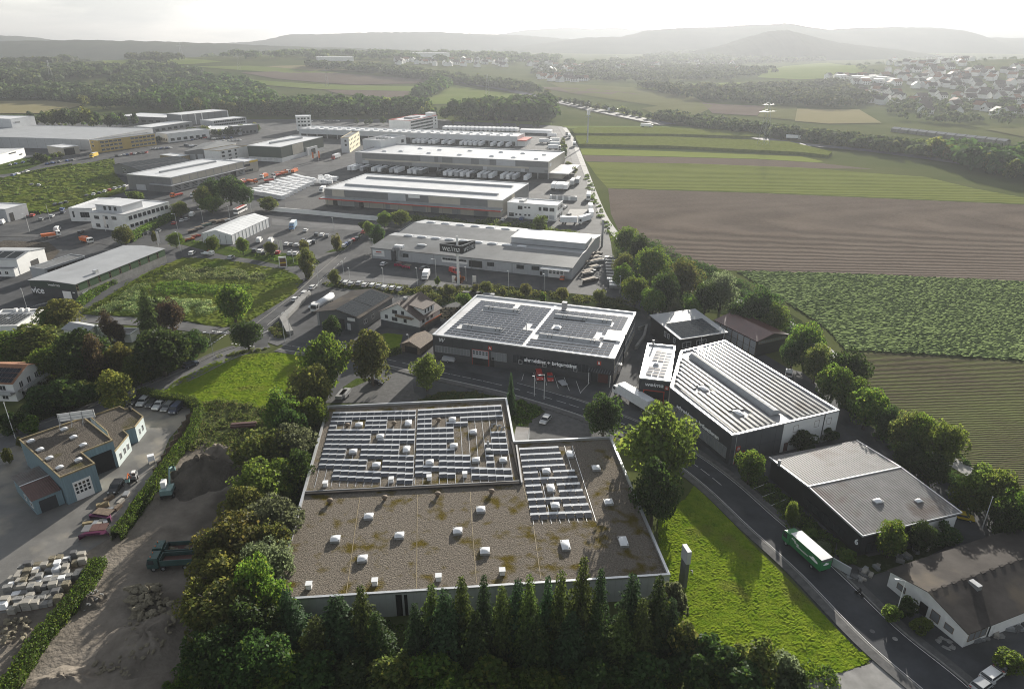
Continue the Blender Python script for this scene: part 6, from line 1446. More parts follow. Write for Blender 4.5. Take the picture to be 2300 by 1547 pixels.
scatter('grass_tufts',[(1480,1180),(1560,1090),(1930,1462),(1830,1520),(1640,1540),(1500,1420)],26000,'hedge',.16,.22,22)
scatter('mound_weeds',[(430,1010),(520,1005),(540,1060),(500,1050)],1200,'hedge',.3,.6,23,20)

def hedge(name,pts,wd,h,lf,label,dens=26,size=.3,seed=1,cat='hedge',group=None):
    """a clipped hedge: dark twig core and a coat of leaves"""
    L = smooth_line(px(pts),5); rng = np.random.RandomState(seed); a,b = offs(L,-wd / 2 + .25),offs(L,wd / 2 - .25); n = len(L); q0 = L[0].copy()
    root = thing(name,(q0.x,q0.y,0),0,label,cat,group); vs = [(p.x - q0.x,p.y - q0.y,z) for z in (0,h - .35) for q in (a,b) for p in q]
    fs = []
    for i in range(n - 1): fs += [(2 * n + i,2 * n + i + 1,3 * n + i + 1,3 * n + i),(i,i + 1,2 * n + i + 1,2 * n + i),(n + i + 1,n + i,3 * n + i,3 * n + i + 1)]
    MB().add(vs,fs).build('twigs',M['scrub'],root)
    cen,nrm = [],[]
    for i in range(n - 1):
        p,q = L[i],L[i + 1]; u = (q - p); ln = u.length; u = u / ln; s = Vector((-u.y,u.x,0)); m = int(ln * (wd + 2 * h) * dens)
        t = rng.uniform(0,ln,m); w = rng.uniform(0,wd + 2 * h,m); wob = 1 + .12 * np.sin(t + i * 3) + rng.normal(size=m) * .07
        x = np.where(w < h,-wd / 2,np.where(w < h + wd,w - h - wd / 2,wd / 2)) * wob; z = np.where(w < h,w,np.where(w < h + wd,h,wd + 2 * h - w)) * (1 + rng.normal(size=m) * .05)
        nx = np.where(w < h,-1,np.where(w < h + wd,0,1)); nz_ = np.where((w > h) & (w < h + wd),1,.25)
        cen.append(np.stack([p.x - q0.x + u.x * t + s.x * x,p.y - q0.y + u.y * t + s.y * x,z],-1)); nrm.append(np.stack([s.x * nx,s.y * nx,nz_],-1) + rng.normal(size=(m,3)) * .5)
    cen,nrm = np.concatenate(cen),np.concatenate(nrm); me = quads('foliage',cen,nrm,rng.uniform(.7,1.4,len(cen)) * size,LF[lf],.8); ob('foliage',me,root); return root
hedge('clipped_hedge',[(318,890),(340,896),(385,904),(430,912),(447,928)],2.4,2.6,'hedge','thick clipped hedge curving behind the parked car row',seed=1)
hedge('clipped_hedge',[(450,925),(432,985),(396,1030),(350,1095),(305,1160),(262,1215)],2.0,2.4,'hedge','long clipped hedge between the workshop yard and the earth yard',seed=2)
hedge('yard_hedge',[(225,1268),(195,1325),(150,1380),(90,1450),(30,1545),(-10,1600)],2.6,2.0,'hedge','overgrown hedge between stone pallets and rubble yard',seed=3)
hedge('roadside_hedge',[(870,800),(884,796),(900,792)],2,1.8,'hedge','short hedge at the garden corner of the white gabled house',seed=4)
hedge('street_hedge',[(60,392),(110,382),(160,372)],2.5,1.6,'hedge','low hedge along the far left street',6,.6,5)
hedge('office_hedge',[(290,545),(330,520),(375,497),(400,482)],4,3.0,'mid','bushy hedge below the white corner office',8,.6,6)
hedge('depot_hedge',[(45,480),(70,482),(92,480)],3,2.2,'hedge','hedge in front of the grey cube depot',8,.5,7)
hedge('wall_hedge',[(176,690),(215,660),(262,632),(310,602),(345,583)],3,2.0,'mid','row of shrubs along the green striped hall',8,.6,8)

# ------------------------------------------------ the distance: single trees in belts, then woods as masses
FARU = []
def far_unit(v):
    rng = np.random.RandomState(900 + v); cen,nrm = crown_cloud(rng,420,SH['round' if v % 2 else 'oval'],26,.10); me = quads('far_tree',cen,nrm,rng.uniform(.7,1.3,420) * .14,[LF['far'],M['trunk']],.8)
    return me
FARU = [far_unit(i) for i in range(5)]
def belt(pts,n,h,wd,depth,label,group,seed,lf='far'):
    rng = random.Random(seed); q = [T(*p) for p in pts]; seg = [(q[i + 1] - q[i]).length for i in range(len(q) - 1)]; tot = sum(seg)
    for i in range(n):
        t = (i + rng.uniform(.1,.9)) / n * tot; k = 0
        while k < len(seg) - 1 and t > seg[k]: t -= seg[k]; k += 1
        p = q[k].lerp(q[k + 1],min(1,t / seg[k])); y = p.y + rng.uniform(0,depth); x = p.x * (y / p.y)
        o = ob('tree',FARU[rng.randrange(5)],None,(x,y,terr(x,y) - .3),rng.uniform(0,6.28)); s = rng.uniform(.75,1.25); o.scale = (wd * s * rng.uniform(.85,1.2),wd * s,h * s)
        o.material_slots[0].link = 'OBJECT'; o.material_slots[0].material = LF[rng.choice([lf,lf,'far','dark','olive'])]; tag(o,f'{label}, {nth(i)} from the left','tree',group)
belt([(400,266),(560,262),(700,266),(850,266),(1000,272),(1150,274),(1240,275)],58,19,17,40,'dark wood-edge tree behind the parcel depot and offices','wood edge behind the estate',1,'dark')
belt([(60,288),(130,287),(210,290),(310,284)],18,18,17,20,'dense dark tree behind the broad grey hall','trees behind the broad grey hall',2,'dark')
belt([(186,246),(300,252),(420,246)],18,17,18,60,'tree at the wood edge beside the tan field','trees by the tan field',3)
belt([(1490,268),(1570,286),(1650,297),(1760,312),(1880,331),(2000,344),(2100,356),(2200,372)],44,10,13,14,'bushy tree in the row along the motorway right of fields','trees along the motorway',4)
belt([(2060,352),(2150,372),(2240,400),(2330,425)],16,15,17,24,'large round tree at the far right field corner','trees at the field corner',5,'olive')
belt([(1245,226),(1330,246),(1420,262),(1480,275)],18,9,12,12,'shrubby tree beside the motorway bend','shrubs by the motorway bend',6)
belt([(1020,184),(1110,196),(1230,216)],16,12,16,12,'tree in the hedge along the far motorway','hedge of the far motorway',7)
belt([(1010,281),(1060,282),(1130,284),(1230,288)],8,9,7,3,'small yellow green tree behind the rows of white trailers','young trees behind the trailer rows',8,'lime')
belt([(1050,270),(1100,272),(1160,272),(1230,273)],10,8,6,2,'young tree on the grass bank before the wood','young trees on the grass bank',9,'lime')
belt([(790,280),(850,280),(890,280)],5,8,8,3,'young light tree behind the parcel depot','young trees behind the parcel depot',10,'lime')
belt([(600,262),(640,262),(656,266)],7,13,15,10,'round tree left of the small white tower','trees by the small white tower',11,'olive')
belt([(230,341),(300,330),(345,322),(370,318)],10,7,8,3,'street tree before the ochre office','street trees of the ochre office',12,'olive')
belt([(395,312),(440,305),(470,306),(510,308),(560,300),(590,296)],15,9,10,6,'tree among the parked cars of the dealer lot','trees of the dealer lot',13,'olive')
belt([(70,372),(100,366),(140,356)],6,7,9,4,'street tree before the white left depot','trees of the white left depot',14,'mid')
belt([(1262,322),(1268,345),(1262,372),(1300,400)],9,6,6,3,'shrub tree between the truck lane and the field track','shrubs along the truck lane',15,'olive')

def woods(name,pts,n,h,wd,seed,lf='far',mixed=None):
    """a wood seen as one mass: hundreds of crowns over rising ground"""
    rng = np.random.RandomState(seed); q = [T(*p) for p in pts]; x0,x1 = min(p.x for p in q),max(p.x for p in q); y0,y1 = min(p.y for p in q),max(p.y for p in q); C,Nn,Sz = [],[],[]
    k = 0; tries = 0
    while k < n and tries < n * 30:
        tries += 1; x,y = rng.uniform(x0,x1),rng.uniform(y0,y1); c = False; j = len(q) - 1
        for i in range(len(q)):
            if (q[i].y > y) != (q[j].y > y) and x < (q[j].x - q[i].x) * (y - q[i].y) / (q[j].y - q[i].y) + q[i].x: c = not c
            j = i
        if not c: continue
        k += 1; s = rng.uniform(.7,1.25); m = 46; d = rng.normal(size=(m,3)); d[:,2] = abs(d[:,2]) * 1.1 - .15; d /= np.linalg.norm(d,axis=1)[:,None]
        C.append(np.array([x,y,terr(x,y) + h * s * .45]) + d * np.array([wd * s * .5,wd * s * .5,h * s * .52]) * rng.uniform(.82,1.08,(m,1))); Nn.append(d + rng.normal(size=(m,3)) * .35); Sz.append(rng.uniform(.7,1.3,m) * wd * s * .30)
    if C: tag(ob(name,quads(name,np.concatenate(C),np.concatenate(Nn),np.concatenate(Sz),LF[lf],.85)),kind='stuff')
woods('woods',[(300,250),(340,222),(400,200),(470,186),(530,190),(580,205),(610,222),(620,250)],330,18,19,1,'dark')
woods('woods',[(560,252),(720,246),(960,252),(1000,264),(800,264),(560,262)],170,18,18,21,'dark')
woods('woods',[(-100,226),(0,214),(150,208),(280,204),(330,216),(240,234),(60,226)],240,16,20,2)
woods('woods',[(240,188),(420,168),(470,172),(400,190),(300,200)],150,15,20,22)
woods('woods',[(-100,196),(0,160),(120,158),(300,156),(420,158),(300,174),(160,184),(0,202)],260,15,24,3)
woods('woods',[(280,138),(330,132),(400,136),(420,142),(360,144),(290,142)],90,15,22,4)
woods('woods',[(960,226),(1000,206),(1010,196),(980,190),(950,204),(930,226)],70,17,17,5,'dark')
woods('woods',[(690,148),(780,152),(900,160),(1020,176),(1200,204),(1190,210),(1000,186),(840,166),(690,154)],330,13,20,6)
woods('woods',[(1000,268),(1100,258),(1240,250),(1252,272),(1240,276),(1100,276)],190,20,17,7,'dark')
woods('woods',[(1420,196),(1560,205),(1700,200),(1900,190),(1980,232),(1900,246),(1720,238),(1560,226),(1480,210)],420,13,18,8)
woods('woods',[(1480,262),(1600,280),(1760,302),(1900,320),(2080,338),(2300,362),(2300,392),(2150,366),(1980,344),(1750,312),(1560,288),(1480,272)],330,9,13,9)
woods('woods',[(2080,350),(2300,372),(2420,400),(2420,440),(2300,412),(2180,385)],130,14,17,10,'dark')
woods('woods',[(1960,236),(2080,230),(2300,236),(2400,270),(2300,286),(2100,282),(1990,268)],120,9,12,11)
woods('woods',[(1900,150),(2050,130),(2300,130),(2420,200),(2300,232),(2060,226),(1960,200)],230,7,11,12)
woods('woods',[(1200,150),(1400,150),(1640,150),(1750,165),(1640,180),(1400,186),(1200,172)],420,11,20,13)
woods('woods',[(420,128),(600,122),(900,124),(1200,128),(1300,146),(1000,146),(760,134),(520,138)],520,14,34,14)
woods('woods',[(-100,130),(100,122),(300,120),(420,128),(280,134),(100,152),(-100,160)],420,15,34,15)
woods('woods',[(1300,150),(1500,120),(1800,118),(1950,128),(1800,140),(1500,148)],420,13,34,16)
# ---------------------------------------------------------------- vehicles
PAL = {'white': (.72,.72,.71),'silver': (.42,.43,.44),'grey': (.16,.165,.17),'black': (.018,.018,.02),'dark': (.03,.033,.04),'blue': (.03,.07,.22),'navy': (.02,.028,.06),'red': (.42,.03,.02),'orange': (.6,.12,.02),'yellow': (.62,.45,.02),'green': (.03,.14,.05),'beige': (.4,.36,.28)}
PROF = {'hatch': (4.2,1.76,[(-2.1,.45),(-2.08,.78),(-1.9,.98),(-1.55,1.45),(.35,1.47),(1.15,.95),(2.0,.76),(2.1,.45)],(-1.72,.95,.97,1.40,.28,1.0)),
        'sedan': (4.7,1.8,[(-2.35,.45),(-2.35,.92),(-1.6,1.0),(-.95,1.42),(.4,1.43),(1.2,.95),(2.2,.74),(2.35,.42)],(-1.5,.96,.99,1.36,.3,1.0)),
        'wagon': (4.7,1.82,[(-2.35,.45),(-2.32,.9),(-2.2,1.05),(-1.95,1.5),(.45,1.5),(1.25,.98),(2.25,.78),(2.35,.45)],(-2.1,.96,1.02,1.43,.4,1.1)),
        'suv': (4.6,1.9,[(-2.3,.5),(-2.28,1.0),(-2.15,1.15),(-1.9,1.72),(.4,1.72),(1.1,1.12),(2.15,.98),(2.3,.5)],(-2.0,1.05,1.12,1.64,.4,.95)),
        'van': (5.4,2.0,[(-2.7,.5),(-2.7,1.2),(-2.65,2.2),(-2.5,2.4),(1.1,2.4),(1.9,1.35),(2.6,1.05),(2.7,.5)],(.2,1.3,1.35,2.2,1.2,1.75)),
        'minibus': (5.0,1.95,[(-2.5,.5),(-2.5,1.1),(-2.4,1.9),(-2.2,1.98),(1.2,1.96),(1.9,1.2),(2.4,1.0),(2.5,.5)],(-2.35,1.2,1.2,1.85,1.1,1.75)),
        'pickup': (5.2,1.9,[(-2.6,.55),(-2.6,1.1),(-.75,1.1),(-.5,1.75),(.6,1.75),(1.25,1.15),(2.45,1.0),(2.6,.55)],(-.6,1.1,1.15,1.66,.55,1.1))}
def car_meshes(kind,col):
    L,W,pr,g = PROF[kind]
    def body():
        mb = MB(); n = len(pr); hw = W / 2; vs = []
        zmax = max(p[1] for p in pr); zs = .55 * zmax + .18
        for s in (-1,1):
            for x,z in pr: vs.append((x,s * (hw - max(0,z - zs) * .22),z))
        for s in (-1,1):
            for x,z in pr: vs.append((x * .985,s * (hw - .1),.28) if 0 else (x,s * hw * .96,min(z,.35)))
        mb.add(vs[:2 * n],[(i,n + i,n + i + 1,i + 1) for i in range(n - 1)] + [tuple(range(n)),tuple(range(2 * n - 1,n - 1,-1))])
        mb.box(pr[0][0] + .05,pr[-1][0] - .05,-hw * .94,hw * .94,.22,.5,1)
        if kind == 'pickup': mb.box(-2.5,-.85,-hw * .85,hw * .85,1.0,1.115,1)
        me = mb.mesh('body',[paint(PAL[col]),M['dark']]); bm = bmesh.new(); bm.from_mesh(me); bmesh.ops.recalc_face_normals(bm,faces=bm.faces); bm.to_mesh(me); bm.free(); return me
    def win():
        xr,xf,z0,z1,xt_,xm = g; hw = W / 2; zmax = max(p[1] for p in pr); zs = .55 * zmax + .18; mb = MB(); y = lambda z: hw - max(0,z - zs) * .22 + .012
        tr = xr + (z1 - z0) * .45 if kind not in ('van','minibus') else xr; tf = xf - (z1 - z0) * (1.0 if kind != 'van' else .6)
        for s in (-1,1): mb.quad((xr,s * y(z0),z0),(xf,s * y(z0),z0),(tf,s * y(z1),z1),(tr,s * y(z1),z1))
        # windscreen and rear window lie just off the sloping panels
        i = max(range(len(pr) - 1),key=lambda k: (pr[k][1] - pr[k + 1][1]) if pr[k][0] > 0 else -9); a,b = pr[i],pr[i + 1]
        for (p,q,e) in ((a,b,1),) + (((pr[2],pr[3],-1),) if kind in ('hatch','sedan','wagon','suv') else ()):
            d = Vector((q[0] - p[0],0,q[1] - p[1])).normalized(); nn = Vector((-d.z,0,d.x)) * .015
            if nn.z < 0: nn = -nn
            P0,P1 = Vector((p[0],0,p[1])).lerp(Vector((q[0],0,q[1])),.1) + nn,Vector((p[0],0,p[1])).lerp(Vector((q[0],0,q[1])),.9) + nn
            mb.quad((P0.x,-y(P0.z) * .93,P0.z),(P0.x,y(P0.z) * .93,P0.z),(P1.x,y(P1.z) * .93,P1.z),(P1.x,-y(P1.z) * .93,P1.z))
        return mb.mesh('window_glass',M['glass'])
    def wheel(): return MB().tube((0,-.11,0),(0,.11,0),.32,n=12).tube((0,-.13,0),(0,.13,0),.18,n=8,mi=1).mesh('wheel',[M['tyre'],M['alu']])
    def light(): return MB().box(-.05,.06,-.2,.2,-.07,.07).mesh('headlight',M['dome'])
    def tail(): return MB().box(-.06,.05,-.16,.16,-.09,.09).mesh('tail_light',M['red'])
    return shared(('b',kind,col),body),shared(('w',kind),win),shared('wheel',wheel),shared('hl',light),shared('tl',tail)
def heading(x,y,d): a,b = P(x,y),P(x + d[0],y + d[1]); return math.atan2(b.y - a.y,b.x - a.x)
CARN = {'hatch': 'car','sedan': 'car','wagon': 'car','suv': 'car','van': 'van','minibus': 'van','pickup': 'pickup_truck'}
def car(kind,col,x,y,d,label,group=None,z=.06,parts=True):
    bm_,wm,wh,hl,tl = car_meshes(kind,col); nm = CARN[kind]; r = thing('parked_car' if nm == 'car' else nm,P(x,y) + Vector((0,0,z)),heading(x,y,d) if isinstance(d,tuple) else d,label,nm.replace('_',' ').replace('pickup truck','pickup'),group)
    ob('body',bm_,r); ob('window_glass',wm,r); L,W = PROF[kind][:2]
    for sx in (-.3,.3):
        for s in (-1,1): ob('wheel',wh,r,(L * sx,s * (W / 2 - .1),.33))
    if parts:
        h = PROF[kind][2][-2][1] - .1
        for s in (-1,1): ob('headlight',hl,r,(L / 2 - .05,s * W * .33,h)); ob('tail_light',tl,r,(-L / 2 + .04,s * W * .36,h + .08))
    return r
def far_car(kind,col,x,y,d,label,group):
    """too small in the view to show parts: one mesh"""
    def f():
        a,b,wh,_,_ = car_meshes(kind,col); bm = bmesh.new(); bm.from_mesh(a); n0 = len(bm.faces); bm.from_mesh(b); bm.faces.ensure_lookup_table()
        for k in range(n0,len(bm.faces)): bm.faces[k].material_index = 2
        me = bpy.data.meshes.new('parked_car'); bm.to_mesh(me); bm.free()
        for m in (paint(PAL[col]),M['dark'],M['glass']): me.materials.append(m)
        return me
    return tag(ob('parked_car' if kind not in ('van','minibus') else 'van',shared(('far',kind,col),f),None,P(x,y) + Vector((0,0,.05)),heading(x,y,d)),label,'car' if kind not in ('van','minibus') else 'van',group)

car('suv','black',304,905,(-11,9),'black car at the left end of the row behind the clipped hedge'); car('suv','silver',323,907,(-11,10),'silver car second in the row behind the clipped hedge'); car('hatch','dark',342,910,(-11,10),'dark car third in the row behind the clipped hedge')
car('pickup','silver',360,914,(-11,10),'silver pickup in the row behind the clipped hedge'); car('wagon','grey',378,918,(-11,10),'grey car between the silver pickup and the navy van'); car('minibus','navy',397,923,(-11,11),'navy blue van at the right end of the row by the hedge')
car('suv','navy',429,823,(15,-6),'dark blue car driving up the road beside the green lawn'); car('sedan','black',142,912,(14,-6),'black car parked in front on the road by the shrub mass'); car('sedan','black',122,920,(-14,6),'black car parked behind the other black car on the road')
car('suv','black',262,1100,(-8,11),'black off-road car beside the blue workshop gate'); car('hatch','silver',1225,947,(-8,9),'silver car alone on the forecourt behind the gravel hall'); car('minibus','red',1211,849,(3,12),'larger red van parked before the dark lettered hall'); car('hatch','red',1235,852,(3,12),'small red car next to the red van before the lettered hall')
car('hatch','yellow',2161,1165,(14,3),'bright yellow car behind the black clad hall'); car('wagon','black',846,860,(14,3),'black car under the trees on the forecourt drive'); car('pickup','white',1771,843,(1,-12),'white pickup behind the sheet metal hall');
for i,(x,y,k,c) in enumerate(((2228,1520,'wagon','white'),(2204,1543,'hatch','silver'),(2258,1498,'suv','dark'))): car(k,c,x,y,(10,-7),f'{c} car at the bottom right corner car park')
for i,(x,y) in enumerate(((664,675),(686,661),(704,648))): car('wagon' if i else 'hatch','white',x,y,(12,-9),f'{["lowest", "middle", "highest"][i]} of three white cars driving up the rising street')
for i,(x,y,c) in enumerate(((778,638,'white'),(790,641,'silver'),(808,639,'silver'),(820,643,'white'),(838,644,'white'),(852,646,'silver'),(865,649,'white'),(882,650,'white'),(766,636,'grey'),(898,652,'silver'))): car('hatch' if i % 2 else 'wagon',c,x,y,(8,-7),f'{c} car in the row above the solar barn, {nth(sorted([766, 778, 790, 808, 820, 838, 852, 865, 882, 898]).index(x))} from the left','cars in the row above the solar barn')
car('hatch','white',862,596,(9,-6),'white car alone before the wall poster of the works hall'); car('van','red',1021,614,(8,3),'red van left of the tall sign mast'); car('hatch','orange',1263,628,(3,-8),'orange car under the canopy of the works hall'); car('wagon','grey',954,605,(8,-3),'grey wrecked car near the magenta skips');
for x,y,k,c,lb in ((687,520,'hatch','white','white car beside the blue lorry in the car park'),(712,529,'wagon','dark','dark car at the left of three in mid car park'),(724,530,'wagon','white','white car in the middle of three in mid car park'),(736,532,'wagon','grey','grey car at the right of three in mid car park'),(583,544,'van','white','white van with red tail at the tent corner'),(609,545,'van','white','white van behind the banners'),(644,551,'hatch','white','white car right beside the banners'),(655,552,'hatch','grey','grey car second from the banners'),(667,553,'wagon','silver','silver car third from the banners'),(683,542,'hatch','grey','grey car in the upper bay near the slim golden tree'),(679,553,'hatch','white','white car left of the slim golden tree'),(695,550,'minibus','white','white van right of the slim golden tree'),(706,546,'suv','dark','dark car at the end of the planted strip'),
                     (573,566,'suv','dark','dark car in the street row below the tent'),(585,567,'wagon','white','white car in the street row below the tent'),(594,571,'hatch','black','black car half behind the round tree'),(613,570,'hatch','beige','beige car behind the tree by the banners'),(625,570,'hatch','red','red car in the street row'),(652,572,'wagon','silver','silver car in the street row right of the red one'),(664,572,'hatch','white','white car at the corner tree of the car park'),
                     (774,555,'hatch','white','white car lowest in the slanting row by the rising street'),(780,551,'wagon','blue','blue car in the slanting row by the rising street'),(788,546,'wagon','grey','grey car in the slanting row by the rising street'),(795,542,'hatch','red','dark red car in the slanting row by the rising street'),(803,538,'wagon','black','black car highest in the slanting row'),(817,524,'sedan','red','dark red car below the bright tree at the far car park end'),
                     (432,572,'suv','white','white car driving on the street below the tent'),(519,581,'wagon','silver','silver car driving behind the red crane flatbed'),(308,533,'hatch','black','black car lowest by the office hedge'),(321,529,'wagon','dark','dark car second by the office hedge'),(331,525,'wagon','grey','grey car third by the office hedge'),(357,521,'hatch','grey','grey car above the white flag'),(392,504,'hatch','red','dark red car by the shrub row'),(409,498,'hatch','white','white car by the shrub row'),(420,495,'wagon','silver','silver car by the shrub row'),(432,486,'van','white','white van by the shrub row'),
                     (130,519,'van','white','white van in the yard of the white corner office'),(182,524,'wagon','black','black car in front of the white corner office'),(6,503,'van','white','white van at the left edge before the grey depot'),(125,462,'wagon','black','first black car beside the meadow at the curved wing'),(138,460,'wagon','dark','second dark car beside the meadow at the curved wing'),(149,457,'hatch','black','third black car beside the meadow at the curved wing'),(140,472,'hatch','blue','light blue car at the curved wing'),(142,479,'hatch','navy','blue car below the light blue car at the curved wing'),(117,488,'wagon','silver','silver car by the flagpole at the curved wing'),(94,495,'wagon','grey','grey car near the street tree before the depot'),(60,486,'hatch','red','dark red car behind the depot hedge'),(74,486,'wagon','red','second red car behind the depot hedge'),
                     (72,417,'hatch','grey','grey car alone on the paved strip in the meadow'),(88,418,'hatch','silver','silver car beside the grey one in the meadow'),(196,442,'wagon','black','black car in the row above the curved wing'),(211,439,'wagon','white','white car in the row above the curved wing'),(224,436,'hatch','dark','dark car in the row above the curved wing'),(1130,466 + 30,'hatch','white','white car left before the white cube office'),(1172,494,'wagon','blue','blue car before the white cube office'),(1270,467,'hatch','white','white car right of the white cube office'),(1278,485,'wagon','black','black car right below the white cube office'),(1266,490,'wagon','silver','silver car right below the white cube office'),(1228,500,'hatch','white','white car at the corner of the white cube office'),(880,463,'wagon','dark','dark car under the red band canopy'),(1030,470,'van','silver','silver van before the red band hall by the trees')):
    car(k,c,x,y,(10,-8) if x < 560 or x > 760 else (9,-10),lb,parts=False)
rng = random.Random(5); FC = ['white','silver','grey','black','dark','blue','red','white','silver']
def lot(p0,p1,n,d,where,group):
    for i in range(n):
        t = (i + rng.uniform(-.15,.15)) / max(1,n - 1); x,y = p0[0] + (p1[0] - p0[0]) * t,p0[1] + (p1[1] - p0[1]) * t; c = rng.choice(FC); far_car(rng.choice(['hatch','wagon','sedan','suv']),c,x,y,d,f'{c} car {where}, {nth(i)} from the left',group)
lot((432,316),(470,309),8,(6,-5),'in the upper row of the dealer lot','cars of the dealer lot'); lot((478,314),(520,311),9,(4,-6),'in the right row of the dealer lot','cars of the dealer lot'); lot((416,328),(446,331),9,(2,6),'in the front row of the dealer lot','cars of the dealer lot'); lot((344,336),(384,334),7,(8,-2),'beside the street before the ochre office','cars before the ochre office'); lot((262,352),(330,344),9,(7,-4),'along the street behind the slate solar hall','cars behind the slate solar hall')
lot((480,321),(540,316),8,(8,-2),'by the street behind the white side office','cars behind the white side office'); lot((24,372),(64,364),4,(6,-4),'before the white left depot','cars before the white left depot'); lot((30,396),(60,387),4,(9,-3),'on the far left street','cars on the far left street'); lot((106,370),(165,361),5,(9,-3),'on the street past the meadow','cars on the street past the meadow')
lot((236,432),(282,420),5,(9,-4),'in the verge row left of the garage door hall','cars left of the garage door hall'); lot((700,273),(760,274),6,(8,0),'behind the parcel depot near the small tower','cars behind the parcel depot')

def wheelset(r,xs,y,rad=.5,n=None):
    me = shared(('tw',rad),lambda: MB().tube((0,-.16,0),(0,.16,0),rad,n=12).tube((0,-.18,0),(0,.18,0),rad * .55,n=8,mi=1).mesh('wheel',[M['tyre'],M['steel']]))
    for x in xs:
        for s in (-1,1): ob('wheel',me,r,(x,s * y,rad))
def cab(r,x0,L,m,h=2.9,w_=1.22,pane=True,name='cab'):
    mb = MB(); vs = []
    for s in (-1,1): vs += [(x0,s * w_,.7),(x0 + L,s * w_,.7),(x0 + L + .05,s * w_,1.6),(x0 + L - .25,s * w_ * .95,h - .15),(x0 + L - .6,s * w_ * .92,h),(x0,s * w_ * .95,h)]
    mb.add(vs,[(0,1,2,3,4,5),(11,10,9,8,7,6)] + [(i,i + 6,(i + 1) % 6 + 6,(i + 1) % 6) for i in range(6)]); o = mb.build(name,m,r); bm = bmesh.new(); bm.from_mesh(o.data); bmesh.ops.recalc_face_normals(bm,faces=bm.faces); bm.to_mesh(o.data); bm.free()
    g = MB().quad((x0 + L + .06,-w_ * .9,1.65),(x0 + L + .06,w_ * .9,1.65),(x0 + L - .18,w_ * .85,h - .3),(x0 + L - .18,-w_ * .85,h - .3))
    for s in (-1,1): g.quad((x0 + L * .35,s * (w_ + .01),1.65),(x0 + L * .9,s * (w_ + .01),1.65),(x0 + L * .85,s * (w_ * .97 + .01),h - .4),(x0 + L * .35,s * (w_ * .97 + .01),h - .4))
    g.build('window',M['glass'],o)
def lorry(x,y,d,cabm,boxm,label,L=8.0,H=3.6,name='box_truck',roofm='membrane',cat='truck',z=.12,group=None,cl=1.9,ch=2.8):
    r = thing(name,P(x,y) + Vector((0,0,z)),heading(x,y,d) if isinstance(d,tuple) else d,label,cat,group); h = L / 2
    MB().box(-h - .3,h - .3,-.45,.45,.55,.95).build('chassis',M['dark'],r); cab(r,h - cl + .3,cl,M[cabm] if isinstance(cabm,str) else cabm,ch)
    b = MB().box(-h - .4,h - cl + .15,-1.26,1.26,1.0,H,0,1).build('cargo_box',[M[boxm] if isinstance(boxm,str) else boxm,M[roofm]],r)
    wheelset(r,[-h + 1.6,h - .9],1.05,.48); return r,b
GT,gb = lorry(1806,1250,(-100,-90),'greentruck','greentruck','green box truck with pale roof and white lettering driving up the street',9.4,3.5,ch=3.0)
MB().box(-5.12,-5.09,-1.2,1.2,2.9,3.45).build('rear_frame',M['greydark'],GT)
def logo(parent,x,y,z,s_,flip):
    mb = MB(); prof = [(-1,.0),(-.8,.22),(-.4,.3),(0,.5),(.3,.48),(.55,.25),(1.05,.12),(1.0,-.02),(.4,-.12),(-.4,-.18),(-.8,-.14)]
    mb.poly([(x + (px_ * s_ if flip != 2 else 0),y + (px_ * s_ * .7 if flip == 2 else 0),z + pz * s_) for px_,pz in prof]); o = mb.build('emblem',M['letter'],parent); return o
# white emblem and script on the side that faces the lawn and on the tail
logo(gb,-3.3,1.285,2.2,1.15,1); logo(gb,-5.115,0,2.2,.9,2)
for i,(t,x,z,s_) in enumerate((('Alles',2.0,2.75,.62),('Gute',1.25,2.45,.62),('Blumenbüro',-.35,2.05,.62))):
    o = ob('lettering',text_mesh(t,s_,.008,.35,ext=.01),gb,(x,1.285,z)); o.data.materials.append(M['letter']); o.rotation_euler = (R(90),0,R(180))
lorry(957,626,(-6,12),'polewhite','dome','white box van alone on the works car park',6.2,3.1,'box_van','dome',ch=2.3); lorry(659,514,(-8,10),paint((.12,.24,.42)),paint((.25,.36,.46)),'pale blue lorry with pale roof on the tent car park',8.5,3.7,'lorry','dome')
r,_b = lorry(1420,905,(-60,-37),'polewhite','dome','long white lorry half hidden behind the big lime green tree',13.5,3.9,'long_lorry','dome'); r = thing('flatbed_truck',P(468,574) + Vector((0,0,.1)),heading(468,574,(10,1)),'small white flatbed with red loading crane on the street','truck')
MB().box(-3,.6,-1.05,1.05,.8,1.0).box(-3,.6,-1.05,-1.0,1,1.35).box(-3,.6,1.0,1.05,1,1.35).build('flatbed',M['dome'],r); cab(r,1.1,1.7,M['polewhite'],2.3,1.0); MB().tube((.8,0,.8),(.8,0,2.6),.16).tube((.8,0,2.6),(-.4,0,1.9),.11).build('crane',M['red'],r); wheelset(r,[-1.9,1.9],.85,.4)
r = thing('coach',P(541,478) + Vector((0,0,.1)),heading(541,478,(-14,7)),'white coach with dark windows and red roof hatches behind the tent','bus'); MB().box(-6,6,-1.25,1.25,.5,3.3).build('body',M['sign'],r); MB().box(-5.6,6.03,-1.27,1.27,1.7,2.8).build('window_band',M['glass'],r); MB().box(-5,5,-.7,.7,3.3,3.42).build('roof_hatch',M['red'],r); wheelset(r,[-3.4,4],1.1,.5)
r = thing('tanker_truck',P(722,693) + Vector((0,0,.1)),heading(722,693,(-24,16)),'white tanker truck parked between the street and the solar barn','tanker'); MB().tube((-8,0,2.3),(2.6,0,2.3),1.15,n=14).build('tank',M['dome'],r,True); MB().box(-8,4,-.5,.5,.6,1.1).build('chassis',M['steel'],r); cab(r,3.2,2.1,M['polewhite'],3.2); wheelset(r,[-6.5,-5.2,0.8,4.3],1.05,.5); car('wagon','white',704,690,(-12,8),'white car beside the cab of the tanker truck')

